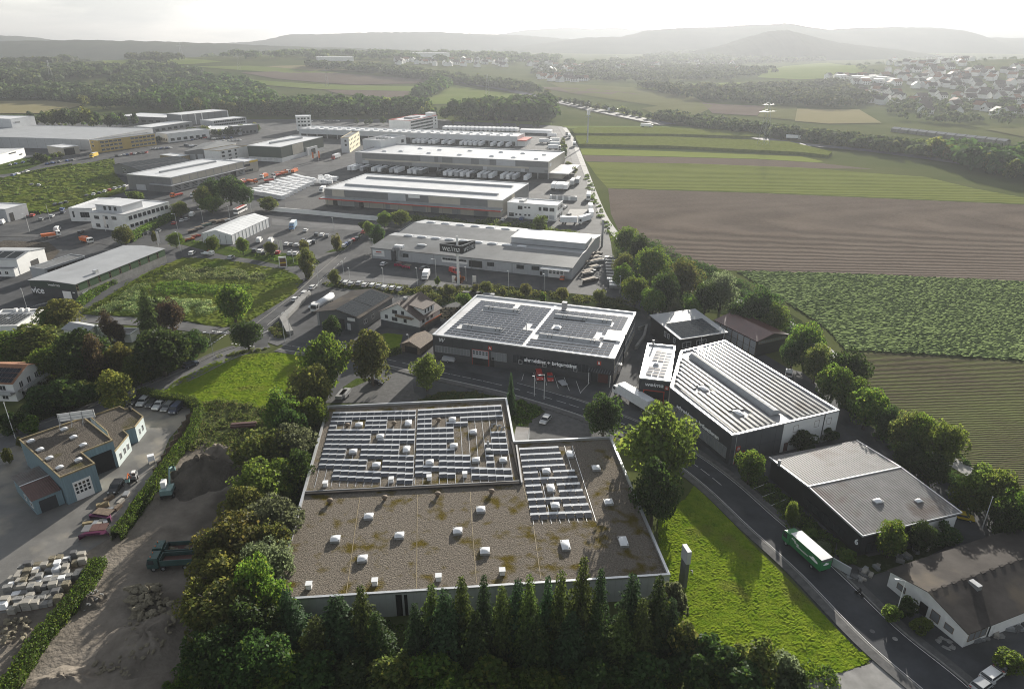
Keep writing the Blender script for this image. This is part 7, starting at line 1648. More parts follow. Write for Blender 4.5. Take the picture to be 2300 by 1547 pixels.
def tipper(x,y,d,label,load):
    r = thing('tipper_truck',P(x,y) + Vector((0,0,.1)),heading(x,y,d),label,'tipper truck'); mb = MB()
    mb.box(-5.2,1.6,-1.25,-1.13,1.3,2.4).box(-5.2,1.6,1.13,1.25,1.3,2.4).box(1.48,1.6,-1.13,1.13,1.3,2.6).box(-5.2,-5.08,-1.13,1.13,1.3,2.3).box(-5.2,1.6,-1.25,1.25,1.15,1.3); mb.build('tipper_body',M['teal'],r)
    MB().box(-5.06,1.46,-1.12,1.12,1.3,1.5).build('load_floor',M['brownsheet'],r); MB().box(-5,3.6,-.5,.5,.6,1.1).build('chassis',M['dark'],r); cab(r,1.9,2.0,M['teal'],2.9); wheelset(r,[-4,-2.7,1.2,2.9],1.05,.52)
    if load:
        rg = random.Random(3)
        for k in range(11): a = rock_obj(rg,(rg.uniform(-4.4,1),rg.uniform(-.8,.8),1.6),rg.uniform(.3,.55)); a.parent = r; a.name = 'stone'
    for s in (-.6,.6): MB().tube((3.2,s,2.9),(3.2,s,3.1),.1).build('beacon',M['orange'],r)
ROCKS = []
def rock_mesh(seed):
    rg = np.random.RandomState(seed); bm = bmesh.new(); bmesh.ops.create_icosphere(bm,subdivisions=1,radius=1)
    for v in bm.verts: v.co *= rg.uniform(.7,1.15); v.co.x *= 1.35; v.co.z *= .75
    me = bpy.data.meshes.new('stone'); bm.to_mesh(me); bm.free(); me.materials.append(M['stone']); return me
ROCKS = [rock_mesh(k) for k in range(7)]; ROCKG = []
for k in range(5): m_ = rock_mesh(30 + k); m_.materials[0] = M['stonegrey']; ROCKG.append(m_)
def rock_obj(rg,loc,s,lib=None):
    o = ob('stone',rg.choice(lib or ROCKS),None,loc); o.rotation_euler = (rg.uniform(-.6,.6),rg.uniform(-.6,.6),rg.uniform(0,6.28)); o.scale = (s * rg.uniform(.8,1.5),s * rg.uniform(.7,1.2),s * rg.uniform(.7,1)); return o
tipper(388,1272,(-30,2),'teal tipper truck with empty bed, nearer of the two in the yard',False); tipper(398,1248,(-30,2),'teal tipper truck loaded with stones behind the empty one',True)

def excavator(x,y,d,label,body,arm,s=1.0):
    r = thing('excavator',P(x,y) + Vector((0,0,.08)),heading(x,y,d),label,'excavator'); r.scale = (s,s,s)
    MB().box(-1.9,1.2,-1.2,1.2,1.2,2.1).box(-1.9,-.9,-1.2,1.2,2.1,2.35).build('superstructure',M[body],r); c = MB().box(-.4,1.1,.15,1.15,2.1,3.5).build('cab',M['sign'],r); MB().box(-.3,1.14,.2,1.19,2.35,3.3).build('window',M['glass'],c)
    MB().box(-1.6,1.6,-.9,.9,.55,1.1).build('undercarriage',M['dark'],r); wheelset(r,[-1.2,1.2],1.15,.55); MB().tube((1.1,-.2,1.9),(3.0,-.2,4.6),.22,.2).build('boom',M[arm],r); MB().tube((3.0,-.2,4.6),(4.9,-.2,3.9),.2,.15).build('stick',M[arm],r); MB().tube((1.5,-.2,1.9),(2.6,-.2,3.7),.08).build('hydraulic_ram',M['steel'],r)
    MB().add([(4.6,-.8,3.9),(5.3,-.8,3.9),(5.5,-.8,3.0),(4.8,-.8,2.9),(4.6,.4,3.9),(5.3,.4,3.9),(5.5,.4,3.0),(4.8,.4,2.9)],[(0,3,2,1),(4,5,6,7),(0,4,7,3),(3,7,6,2),(1,2,6,5)]).build('bucket',M['tealpale'],r)
excavator(380,1112,(10,-26),'pale teal wheeled excavator facing the dark earth mound','tealpale','tealpale'); excavator(300,1080,(-6,18),'white and orange mini excavator beside the clipped hedge','greydark','orange',.72)

def skip(x,y,d,label,m,L=5,open_=True):
    r = thing('skip_container',P(x,y) + Vector((0,0,.06)),heading(x,y,d),label,'skip'); h = L / 2; mb = MB()
    for s in (-1,1): mb.add([(-h * .6,s * 1.0,0),(h * .6,s * 1.0,0),(h,s * 1.05,1.3),(h * .8,s * 1.05,1.6),(-h * .8,s * 1.05,1.6),(-h,s * 1.05,1.3)],[(0,1,2,3,4,5)] if s < 0 else [(5,4,3,2,1,0)])
    mb.quad((-h * .6,-1,0),(-h * .6,1,0),(h * .6,1,0),(h * .6,-1,0)); mb.quad((h * .6,-1,0),(h * .6,1,0),(h,1.05,1.3),(h,-1.05,1.3)); mb.quad((-h * .6,1,0),(-h * .6,-1,0),(-h,-1.05,1.3),(-h,1.05,1.3)); mb.build('shell',M[m],r)
    MB().lathe([(.32,0),(.30,.02)],10,0).build('emblem',M['sign'],r).location = (0,-1.1,.9); r.children[-1].rotation_euler.x = R(90)
    if open_: MB().box(-h * .75,h * .75,-.98,.98,1.2,1.3).build('load',M['timber'],r)
    else:
        for a,b in ((-.8,-.28),(-.26,.26),(.28,.8)): MB().box(h * a,h * b,-1.08,1.08,1.6,1.75).build('lid',M['brownsheet' if a > -.5 else 'greydark'],r)
    return r
skip(218,1200,(30,-3),'closed purple skip with brown lids at the hedge end','purple',5.6,False); skip(236,1160,(30,4),'open purple skip full of scrap behind the closed one','purple',5.0); skip(898,598,(14,3),'left magenta skip on the works car park','magenta',4.2,False); skip(916,602,(14,3),'right magenta open skip on the works car park','magenta',4.2)
SK = [(1338,573,'dark'),(1336,581,'greydark'),(1343,588,'membrane'),(1326,592,'steel'),(1334,603,'greylight'),(1322,612,'steel'),(1316,617,'greydark'),(1322,632,'dark')]
for i,(x,y,m) in enumerate(SK): skip(x,y,(16,-4),f'{nth(i)} open container from the top beside the works hall gable',m,6.2 if i != 7 else 9)
for i in range(10):
    x,y = 1368 + i * .9 + (i > 7) * 4,584 + i * 7; t = thing('steel_rack',P(x,y),R(-10),f'{nth(i)} steel rack from the top along the lane edge trees','rack','steel racks along the lane edge')
    for j in range(3): MB().box(-2.0,2.0,-1 ,1,.1 + .55 * j,.5 + .55 * j).build('tray',M['steel' if j < 2 else ('dome' if i > 6 else 'greydark')],t)
TRL = {}
def trailer(p,rz,col,label,group,tractor=False,L=12.6,name='semi_trailer'):
    def f(): return MB().box(-L / 2,L / 2,-1.25,1.25,1.15,3.95,0,1).mesh('cargo_box',[M[col],M['dome' if col != 'dark' else 'roofgrey']])
    def g(): return MB().box(-L / 2 + .2,L / 2 - .2,-.6,.6,.8,1.15).mesh('chassis',M['dark'])
    r = thing(name,p,rz,label,'trailer' if not tractor else 'truck',group); ob('cargo_box',shared(('tb',col,L),f),r); ob('chassis',shared(('tg',L),g),r)
    wm = shared('axle',lambda: MB().tube((0,-1.15,.5),(0,1.15,.5),.48,n=10).mesh('axle',M['tyre']))
    for x in (-L / 2 + 1.6,-L / 2 + 2.9): ob('axle',wm,r,(x,0,0))
    if tractor: cab(r,L / 2 + .3,2.2,M['polewhite'],3.4); ob('axle',wm,r,(L / 2 + 1.4,0,0)); ob('axle',wm,r,(L / 2 - 1.2,0,0))
    return r
g = 'trailers at the docks of the dock hall'
us = [DK.fac('f',x,396)[0] for x in (806,815,833,845,858,872,883,897,909,937,949,961,1000,1015,1027,1040,1052,1066,1076,1090,1102,1115,1140,1153,1166,1192)]
cs = ['dome','dome','greylight','dark','dome','dome','dark','greylight','dome','dome','dome','greydark','dark','dome','dome','greylight','dome','dome','dark','dome','greylight','dome','dome','dome','greylight','dome']
for i,(u,c) in enumerate(zip(us,cs)): q = DK.o + DK.ux * u - DK.vx * 7.5; trailer(q,DK.rz - R(90),c,f'{dict(dome="white", greylight="pale grey", dark="black", greydark="grey")[c]} trailer at the dock hall, {nth(i)} from the left',g)
g = 'trailers at the parcel depot docks'
for i,x in enumerate((942,952,962,977,986,1006,1020,1046,1056,1066,1076,1088,1114,1130,1148)): u = HLG.fac('f',x,318)[0]; trailer(HLG.o + HLG.ux * u - HLG.vx * 7.5,HLG.rz - R(90),'dome',f'white trailer at the parcel depot docks, {nth(i)} from the left',g)
g = 'rows of white trailers behind the parcel depot'
for i in range(34): x = 1000 + i * 4.9; trailer(P(x,292 + (i % 2) * .8 + i * .12),R(80),'dome',f'white trailer in the long row behind the parcel depot, {nth(i)} from the left',g)
for i in range(14): x = 1172 + i * 5; trailer(P(x,299 + i * .2),R(82),'dome',f'white trailer in the short row right of the parcel depot, {nth(i)} from the left',g)
for i,(x,y) in enumerate(((1240,309),(1222,322),(1246,320),(1246,329),(1242,336))): trailer(P(x,y),R(-12),'dome',f'{nth(i)} white truck from the back at the depot gate shrubs','trucks at the depot gate',i in (1,4),9)
for i,(x,y) in enumerate(((1244,424),(1254,425),(1263,425),(1272,426),(1286,416),(1298,412))): trailer(P(x,y),R(78),'dome' if i < 4 else 'greylight',f'{nth(i)} tall white trailer from the left beside the red band hall gable','white trailers at the red band hall gable',False,10)
for i,(x,y,d) in enumerate(((1322,447,R(-98)),(1326,474,R(-94)),(1327,488,R(-94)),(1313,500,R(-130)),(1277,503,R(-5)))): trailer(P(x,y),d,'dome',f'{nth(i)} white truck from the top along the field track fence','white trucks at the field track',i in (0,4),9 if i != 1 else 7)
for i,(x,y) in enumerate(((1273,306),(1279,311),(1290,329))): trailer(P(x,y),R(-95),['dark','dome','dome'][i],f'{["dark", "white", "nearest white"][i]} lorry on the lane beside the field track',None,True,7)
for i,(x,y,c) in enumerate(((1610,288,'dome'),(1778,316,'dome'),(1956,334,'grey'),(1995,341,'red'),(1149,203,'dome'),(1312,239,'dome'),(1374,252,'dome'),(1450,289,'dome'))): q = T(x,y); q.z += 1.3; trailer(q,R(-22),c,f'{"red" if c == "red" else "blue grey" if c == "grey" else "white"} lorry on the motorway, {nth(i)} of the scattered motorway lorries',None,True,11)
r,_ = lorry(212,354,(-10,3),'yellow','yellow','yellow lorry with box body on the street above the meadow',9,3.6,'lorry','dome'); r,_ = lorry(725,432,(-8,6),'polewhite','dome','white lorry between the foil stacks and the red band hall',8,3.4,'lorry','dome'); r,_ = lorry(755,357,(-12,4),'red','dome','red and white lorry before the dark green hall',11,3.7,'lorry','dome')
OT = [(398,442,(-8,2)),(437,442,(-7,5)),(475,446,(8,2)),(545,414,(-9,3)),(566,411,(8,1)),(594,400,(-8,3)),(607,408,(9,-1)),(640,392,(9,-2)),(662,388,(8,-4)),(622,397,(-8,2)),(115,533,(8,-1)),(195,545,(8,2))]
for i,(x,y,d) in enumerate(OT):
    r = thing('orange_truck',P(x,y) + Vector((0,0,.06)),heading(x,y,d),f'orange and white works truck, {nth(i)} of the machines in the hauliers yard' if i < 10 else f'orange loader in the plant yard, {["left", "right"][i - 10]} one of two','truck','orange works trucks' if i < 10 else None)
    MB().box(-4,2.2,-1.2,1.2,.9,1.6 + (i % 3) * .5).build('tank_body' if i % 2 else 'flatbed',M['orange' if i % 3 else 'red'],r); cab(r,2.5,1.9,M['polewhite' if i % 4 else 'orange'],2.8); wheelset(r,[-3,-1.7,3.4],1.0,.48)
    if i % 2: MB().tube((-1,0,1.6),(1.8,0,3.4),.22).tube((1.8,0,3.4),(-3.4,0,2.8),.15).build('crane_arm',M['orange'],r)
r = thing('forklift',P(1426,885) + Vector((0,0,.06)),heading(1426,885,(1,10)),'red forklift between the gate block and the lettered hall','forklift'); MB().box(-1.2,.9,-.65,.65,.35,1.3).build('body',M['orange'],r); MB().box(-.5,.5,-.55,.55,2.0,2.1).box(-.5,-.42,-.55,.55,1.3,2.0).build('overhead_guard',M['dark'],r); MB().box(.95,1.05,-.5,-.35,.1,2.6).box(.95,1.05,.35,.5,.1,2.6).box(1.05,2.1,-.45,-.3,.1,.16).box(1.05,2.1,.3,.45,.1,.16).build('mast',M['steel'],r); wheelset(r,[-.8,.6],.55,.33)
r = thing('covered_trailer',P(1008,812) + Vector((0,0,.06)),R(-14),'grey flat covered trailer before the lettered hall windows','trailer'); MB().add([(-2,-1,.5),(2,-1,.5),(2,1,.5),(-2,1,.5),(-1.8,-.85,1.5),(1.8,-.85,1.3),(1.8,.85,1.3),(-1.8,.85,1.5)],[(0,1,5,4),(1,2,6,5),(2,3,7,6),(3,0,4,7),(4,5,6,7)]).build('tarpaulin',M['greylight'],r); wheelset(r,[0],1.0,.35)
r = thing('flat_trailer',P(1264,864) + Vector((0,0,.06)),R(-70),'small pale trailer with white board in the parking bays','trailer'); MB().box(-1.6,1.6,-.9,.9,.5,.7).build('bed',M['greylight'],r); wheelset(r,[0],.95,.3)
for i,(x,y) in enumerate(((1052,664),(1068,664),(1098,668),(768,893),(776,890))): r = thing('small_trailer',P(x,y) + Vector((0,0,.06)),R(-15 if i < 3 else 80),['dark box trailer on the bank, left one','dark box trailer on the bank, middle one','pale trailer on the bank, right one','silver boat-like trailer by the forecourt, left one','silver boat-like trailer by the forecourt, right one'][i],'trailer'); MB().box(-2.2,2.2,-.9,.9,.6,1.5).build('bed',M[['dark','dark','greylight','metal','metal'][i]],r); wheelset(r,[0],.9,.33)
# ---------------------------------------------------------------- yards, stones, mound
rg = random.Random(11)
def mound(name,x,y,rx,ry,h,m,label,seed):
    rn = np.random.RandomState(seed); c = P(x,y); n,k = 36,12; v = [(0,0,h)]; f = []
    for j in range(1,k + 1):
        for i in range(n):
            a = 6.283 * i / n; t = j / k; w_ = 1 + .13 * math.sin(3 * a + seed) + .07 * math.sin(7 * a); z = h * (math.cos(t * math.pi) * .5 + .5) ** .8 * (1 + .12 * math.sin(5 * a + j)) + rn.uniform(-.06,.06) * h * (t < 1)
            v.append((math.cos(a) * rx * t * w_,math.sin(a) * ry * t * w_,z if t < 1 else -.1))
    f += [(0,1 + i,1 + (i + 1) % n) for i in range(n)]
    for j in range(k - 1): f += [(1 + j * n + i,1 + (j + 1) * n + i,1 + (j + 1) * n + (i + 1) % n,1 + j * n + (i + 1) % n) for i in range(n)]
    me = bpy.data.meshes.new(name); me.from_pydata(v,[],f); me.materials.append(M[m]); me.polygons.foreach_set('use_smooth',[True] * len(f)); tag(ob(name,me,None,c),label,'mound')
mound('earth_mound',458,1072,8.5,8,5.2,'dirt_dark','big dark earth mound behind the hedge that the excavator digs',1); mound('earth_mound',490,1030,6,5,3.4,'dirt','lighter overgrown earth mound right behind the big dark one',2); mound('gravel_mound',150,1535,7,3.5,1.6,'dirt','low gravel heap at the bottom left corner',3); mound('rubble_mound',330,1440,7,8,2.0,'dirt','rubble bank under the pale boulders',4); mound('gravel_mound',200,1352,3.4,2.2,1.1,'dirt_dark','dark heap of grey rubble beside the overgrown hedge',5)
def stones(pts,n,s0,s1,where,grp,lib=None,zf=.3):
    q = [P(*p) for p in pts]
    for i in range(n):
        a,b = rg.random(),rg.random(); p = q[0].lerp(q[1],a).lerp(q[3].lerp(q[2],a),b); o = rock_obj(rg,(p.x,p.y,rg.uniform(.05,zf)),rg.uniform(s0,s1),lib); tag(o,where,'stone',grp)
stones([(290,1330),(360,1310),(400,1400),(300,1395)],90,.35,.8,'pale broken boulder on the rubble bank in the earth yard','boulders on the rubble bank',None,1.9); stones([(290,1400),(400,1400),(370,1490),(260,1500)],85,.22,.5,'small rubble block below the boulders in the earth yard','rubble below the boulders',None,1.6); stones([(210,1490),(330,1470),(310,1520),(215,1515)],40,.2,.42,'loose rubble stone at the foot of the rubble bank','loose rubble at the foot of the bank')
stones([(172,1345),(215,1325),(236,1345),(190,1375)],60,.12,.3,'grey rubble piece beside the overgrown hedge','grey rubble beside the hedge',ROCKG,1.0); stones([(-20,1395),(90,1385),(60,1440),(-20,1450)],55,.2,.5,'yellowish stone in the heap below the pallets','yellowish stones below the pallets',None,.9)
def slab_stack(x,y,w_,d_,h,n,m,label,grp,rz=0):
    r = thing('stone_pallet',P(x,y) + Vector((0,0,.05)),rz,label,'pallet',grp); MB().box(-w_ / 2,w_ / 2,-d_ / 2,d_ / 2,0,.13).build('pallet',M['timber'],r)
    for k in range(n): e = rg.uniform(-.04,.04); z = .13 + h * k / n; MB().box(-w_ / 2 + e,w_ / 2 + e - .03,-d_ / 2 + .02,d_ / 2 - .04 + e,z,z + h / n - .03).build('block',M[m],r)
k = 0
for j in range(9):
    for i in range(10):
        x,y = 12 + i * 17 + j * 3 + rg.uniform(-4,4),1378 - j * 11.5 - i * 3.5 + rg.uniform(-3,3)
        if x > 203 - (1378 - y) * .0 or x < j * 8 - 20 or rg.random() < .1 or x + (y - 1270) * .78 > 205: continue
        m = rg.choice(['block','block','stonegrey','stone','dome','asphalt_pale','stonegrey']); h = rg.uniform(.7,1.8); k += 1
        slab_stack(x,y,rg.uniform(1.0,1.5),rg.uniform(.9,1.2),h,2 + int(h * 1.6),m,dict(block='beige',stonegrey='grey',stone='yellowish',dome='white',asphalt_pale='dark grey')[m] + ' pallet stack of blocks in the stone yard, ' + nth(j) + ' row from the front','stone pallets in the yard',R(12 + rg.uniform(-6,6)))
for i,(x,y) in enumerate(((232,1138),(246,1122),(265,1142),(272,1130),(284,1112),(248,1150),(214,1185),(200,1180),(226,1180),(238,1176))): slab_stack(x,y,rg.uniform(1.2,2.4),rg.uniform(.7,1.2),rg.uniform(.5,1.1),2,rg.choice(['timber','block','steel','wood']),f'{nth(i)} stack of yard material between purple skips and black off-road car','yard material at the hedge',rg.uniform(0,3))
r = thing('white_tank',P(342,1040),R(30),'white plastic water tank on a stand beside the clipped hedge','tank'); MB().box(-.7,.7,-.6,.6,.9,2.2).build('tank',M['dome'],r); MB().box(-.7,-.6,-.6,.6,0,.9).box(.6,.7,-.6,.6,0,.9).build('stand',M['steel'],r)
for i in range(9): a = P(428 - i * 9,940 + i * 15); r = thing('timber_screen',a,R(58),f'{nth(i)} timber screen panel from the top along the yard side of the hedge','fence panel','timber screens along the hedge'); MB().box(-1.1,1.1,-.04,.04,.1,1.5).build('board',M['timber'],r); MB().box(-1.2,-1.1,-.06,.06,0,1.7).build('post',M['greydark'],r)
# foil stacks
for j in range(9):
    a,b = P(559 + j * 12.6,434 - j * 4.4),P(637 + j * 9.2,448 - j * 4.6)
    for i in range(9):
        p = a.lerp(b,(i + .5) / 9); r = tag(MB().box(-1.9,1.9,-1.5,1.5,0,2.6 + rg.uniform(-.5,.3)).build('foil_stack',M['wrap']),f'white foil wrapped stack in the {nth(j)} long row from the front, {nth(i)} from the left','stack','foil wrapped stacks in the yard'); r.location = p; r.rotation_euler.z = math.atan2((b - a).y,(b - a).x) + rg.uniform(-.04,.04)
for i in range(16): r = tag(MB().box(-1.6,1.6,-1.4,1.4,0,rg.uniform(1.6,3)).build('foil_stack',M['wrap']),f'white foil wrapped block in the loose group by the red band hall corner','stack','loose foil blocks'); r.location = P(722 + (i % 6) * 6 + rg.uniform(-2,2),402 + (i // 6) * 5); r.rotation_euler.z = rg.uniform(0,3)
for i in range(12): r = tag(MB().box(-1.4,1.4,-1.2,1.2,0,2.4).build('pallet_tower',M['greylight' if i % 3 else 'dome']),f'{nth(i)} pallet tower from the left behind the white cube office','pallets','pallet towers'); r.location = P(1240 + i * 4.6,447 + i * .3)
# stone yard beside the gabled workshop
for i in range(46):
    t = rg.random(); x,y = (1916 + 44 * t + rg.uniform(-10,10),1292 - 8 * t + rg.uniform(-6,16)) if i < 14 else (1960 + 200 * t,1283 - 78 * t + rg.uniform(-8,5)) if i < 32 else (2185 + 115 * t,1440 - 34 * t + rg.uniform(-4,8))
    o = tag(MB().box(-.7,.7,-.35,.35,0,rg.uniform(.3,.8)).build('stone_slab',M[rg.choice(['stonegrey','steel','asphalt_pale','block'])]),'stone slab stored ' + ('by the road entrance of the gabled workshop' if i < 14 else 'along the back of the gabled workshop' if i < 32 else 'before the front of the gabled workshop'),'stone slab',('slabs at the road entrance','slabs behind the workshop','slabs before the workshop')[(i >= 14) + (i >= 32)],'thing'); o.location = P(x,y); o.rotation_euler.z = rg.uniform(0,3.1)
for i in range(12): o = rock_obj(rg,P(2120 + rg.uniform(-16,20),1440 + rg.uniform(-14,24)),rg.uniform(.25,.5),ROCKG); tag(o,'pale boulder in the bed at the workshop corner','stone','boulders in the workshop bed')
# walls
def wall(name,pts,h,t,m,label,z0=0): q = px(pts); strip_ = strip(name,q,-t / 2,t / 2,z0,m,h,label,'thing','wall'); return strip_
wall('white_wall',[(608,474),(700,482),(780,490),(860,497)],2.4,.5,'white','long white wall along the upper edge of the tent car park'); wall('concrete_wall',[(692,662),(668,688),(636,720),(652,752)],1.4,2.2,'concrete','sloping pale concrete retaining wall beside the rising street'); wall('low_wall',[(1450,690),(1475,712),(1480,735)],.7,.3,'concrete','low kerb wall along the curved lane')
r = thing('dry_stone_bank',P(1000,712),0,'bank of stacked stone blocks beside the white gabled house','wall'); A,B_ = P(958,716),P(1042,716)
for j in range(5):
    for i in range(13): p = A.lerp(B_,(i + .5 * (j % 2)) / 13) - r.location; MB().box(p.x - .9,p.x + .85,p.y + j * .7,p.y + j * .7 + .8,j * .62,j * .62 + .56).build('stone',M['stone'],r)
wall('cage_wall',[(1434,742),(1452,735),(1446,760),(1428,785)],1.2,.8,'stonegrey','stone filled wall at the back corner of the lettered hall')
# signs, masts, lamps
r = thing('sign_mast',P(1030,645),0,'tall white mast carrying a three-sided dark sign with outlined weima lettering','sign'); MB().tube((0,0,0),(0,0,20.5),.55,.42,12).build('mast',M['polewhite'],r)
tri = [Vector((5.8,-2.0,0)),Vector((3.2,6.0,0)),Vector((-7.0,1.6,0))]; tri = [Vector((-6.8,0.6,0)),Vector((2.0,-3.4,0)),Vector((6.6,4.6,0))]
for i in range(3):
    a,b = tri[i],tri[(i + 1) % 3]; u = (b - a).normalized(); n_ = Vector((u.y,-u.x,0)); L = (b - a).length; mid = (a + b) / 2; f = MB().box(-L / 2,L / 2,-.12,.12,14.4,17.6).build('sign_face',M['black'],r); f.location = mid; f.rotation_euler.z = math.atan2(u.y,u.x); e = MB()
    for z in (14.4,17.5): e.box(-L / 2,L / 2,-.2,-.12,z,z + .14)
    e.build('edge_trim',M['greylight'],f)
    for s_,m_,o_ in ((3.4,'letter',.14),):
        t = ob('lettering',text_mesh('weima',s_,-.045,.25,ext=.02),f,(0,-o_ - .02,16.0)); t.data.materials.append(M[m_]); t.rotation_euler = (R(90),0,0); t.scale = (.88,1,1); t2 = ob('lettering',text_mesh('weima',2.3,-.03,.25,ext=.02),f,(0,-o_ - .02,16.0)); t2.data.materials.append(M['greydark']); t2.rotation_euler = (R(90),0,0); t2.scale = (1.2,1,1)
    MB().tube((0,0,16.4),tuple(a + Vector((0,0,17.4))),.12).build('brace',M['polewhite'],r)
r = thing('pylon_sign',P(1533,1312),R(12),'tall slim grey advertising pylon on the lawn','sign'); MB().box(-.32,.32,-1.0,1.0,0,5.4).build('column',M['anth2'],r); MB().box(-.4,.4,-1.1,1.1,5.5,8.2).build('sign_head',M['greylight'],r)
r = thing('info_pylon',P(637,602),R(20),'white framed pylon board with dark panel at the street corner','sign'); MB().box(-1.6,1.6,-.3,.3,.4,5).build('frame',M['sign'],r); MB().box(-1.25,1.25,-.34,-.28,.8,4.4).build('panel',M['brownsheet'],r); MB().box(-1.25,1.25,-.37,-.33,2.2,2.7).build('stripe',M['yellow'],r)
r = thing('entrance_board',P(1388,836),0,'grey flat-roofed info stand between lettered hall and gate block','sign'); MB().box(-1,1,-.8,.8,2.6,2.8).build('roof',M['greylight'],r); MB().box(-.8,.8,-.1,.1,.4,2.6).build('board',M['sign'],r); MB().tube((-.9,-.7,0),(-.9,-.7,4.5),.07).build('post',M['polewhite'],r)
r = thing('roadside_board',P(1888,1282),R(-52),'pale rounded board by the street behind the green truck','sign'); MB().box(-1.7,1.7,-.12,.12,.2,1.9).build('board',M['greylight'],r)
for i,(x,y,h) in enumerate(((621,571,7),(631,573,7),(357,557,8),(238,520,8),(716,362,8),(702,362,7),(1016,640,4),(1062,640,4))): r = thing('banner',P(x,y),R(-20),['left white banner before the car park row','right white banner before the car park row','white banner on the street left of the tent','white banner before the white corner office','orange banner by the dark green hall','second orange banner by the dark green hall','small white flag left of the bank trees','small white flag right of the bank trees'][i],'flag'); MB().tube((0,0,0),(0,0,h),.09).build('pole',M['polewhite'],r); MB().box(.1,1.5,-.04,.04,h * .3,h - .1).build('cloth',M['orange' if i in (4,5) else 'flag'],r)
LAMP = [(1200,890,6,'before the lettered hall on the left'),(1222,897,7.5,'before the lettered hall on the right'),(1646,1042,8,'at the corner of hall D'),(2010,1387,8,'at the gabled workshop gate'),(653,760,9,'on the traffic island'),(716,640,8,'at the rising street foot'),(773,625,7,'at the works car park entrance'),(787,640,7,'above the row of white cars on the left'),(862,640,7,'above the row of white cars on the right'),(938,640,7,'beside the white box van'),(980,630,9,'left of the sign mast'),(1047,632,6,'right of the sign mast'),(1142,648,7,'before the works hall in the middle'),(1222,655,7,'before the works hall on the right'),(1392,660,7,'at the lane trees lower'),(1378,622,7,'at the lane trees middle'),(407,566,9,'before the tent street trees'),(399,515,8,'by the dark red car'),(457,503,8,'by the scrap heaps'),(517,493,7,'by the coach'),(565,478,9,'behind the coach'),(750,520,7,'in the car park middle'),(840,575,8,'at the works hall left corner'),(60,690,7,'before the lettered end wall'),(480,800,8,'at the crossing'),(919,792,6,'beside the timber garage'),(67,521,9,'on the far left street'),(660,592,6,'near the street corner pylon'),(1390,832,6,'at the info stand')]
for i,(x,y,h,w_) in enumerate(LAMP):
    r = thing('street_lamp',P(x,y),rg.uniform(2.6,3.6),f'slim lamp post {w_}','street lamp','street lamps of the estate'); MB().tube((0,0,0),(0,0,h),.085,.055,6).tube((0,0,h),(1.3 if h > 7 else .3,0,h + .15),.045,n=5).build('pole',M['polewhite'],r); MB().box(1.0 if h > 7 else 0,1.7 if h > 7 else .6,-.14,.14,h + .1,h + .22).build('lamp_head',M['dome'],r)
for x,y,h,lb in ((35,985,10,'tall white flagpole at the blue workshop gate'),(2205,1190,8,'leaning white flagpole behind the gabled workshop'),(640,768,7,'thin mast at the traffic island tip'),(113,497,9,'white flagpole by the curved wing')): r = thing('flagpole',P(x,y),0,lb,'flagpole'); MB().tube((0,0,0),(0,0,h),.1,.06,8).build('pole',M['polewhite'],r); MB().lathe([(.01,h - .1),(.16,h),(.01,h + .16)],8).build('finial',M['polewhite'],r)
def lattice(p,h,wd,label,arms=True,m='steel'):
    r = thing('power_pylon' if arms else 'telecom_mast',p,R(20),label,'pylon' if arms else 'mast'); mb = MB(); n = 8
    for s in ((-1,-1),(1,-1),(1,1),(-1,1)): mb.tube((s[0] * wd,s[1] * wd,0),(s[0] * wd * .12,s[1] * wd * .12,h),.14,.09,4)
    mb.build('leg_frame',M[m],r); mb = MB()
    for k in range(n):
        z0,z1 = h * k / n,h * (k + 1) / n; w0,w1 = wd * (1 - .88 * k / n),wd * (1 - .88 * (k + 1) / n)
        for s in ((-1,-1,1,-1),(1,-1,1,1),(1,1,-1,1),(-1,1,-1,-1)): mb.tube((s[0] * w0,s[1] * w0,z0),(s[2] * w1,s[3] * w1,z1),.06,n=4,cap=False)
    tag(mb.build('lattice_bracing',M[m],r),kind='stuff')
    if arms:
        for z,a in ((.72,9),(.86,6.5)): MB().tube((-a,0,h * z),(a,0,h * z),.16,n=4).tube((-a,0,h * z),(0,0,h * z + 1.6),.08,n=4).tube((a,0,h * z),(0,0,h * z + 1.6),.08,n=4).build('cross_arm',M[m],r)
r = thing('telecom_mast',P(1319,326),0,'slim pale telecom mast with antennas in the maize field','mast'); MB().tube((0,0,0),(0,0,30),.8,.45,10).build('pole',M['greylight'],r)
for a in range(6): MB().box(1.1,1.5,-.25,.25,26,30.5).build('antenna',M['dome'],r).rotation_euler.z = a * 1.05
MB().tube((-2.6,0,24.5),(2.6,0,24.5),.3).build('platform',M['steel'],r)
lattice(P(1714,330),42,4,'lattice power pylon standing at the motorway row right of the fields');
for x,y,h,lb in ((1095,222,36,'power pylon before the wood edge field'),(538,160,40,'power pylon on the left field hill'),(410,138,46,'tall pylon on the left ridge'),(117,182,36,'pylon among the left woods'),(735,196,34,'pylon behind the brown field')): lattice(T(x,y),h,3.4,lb)
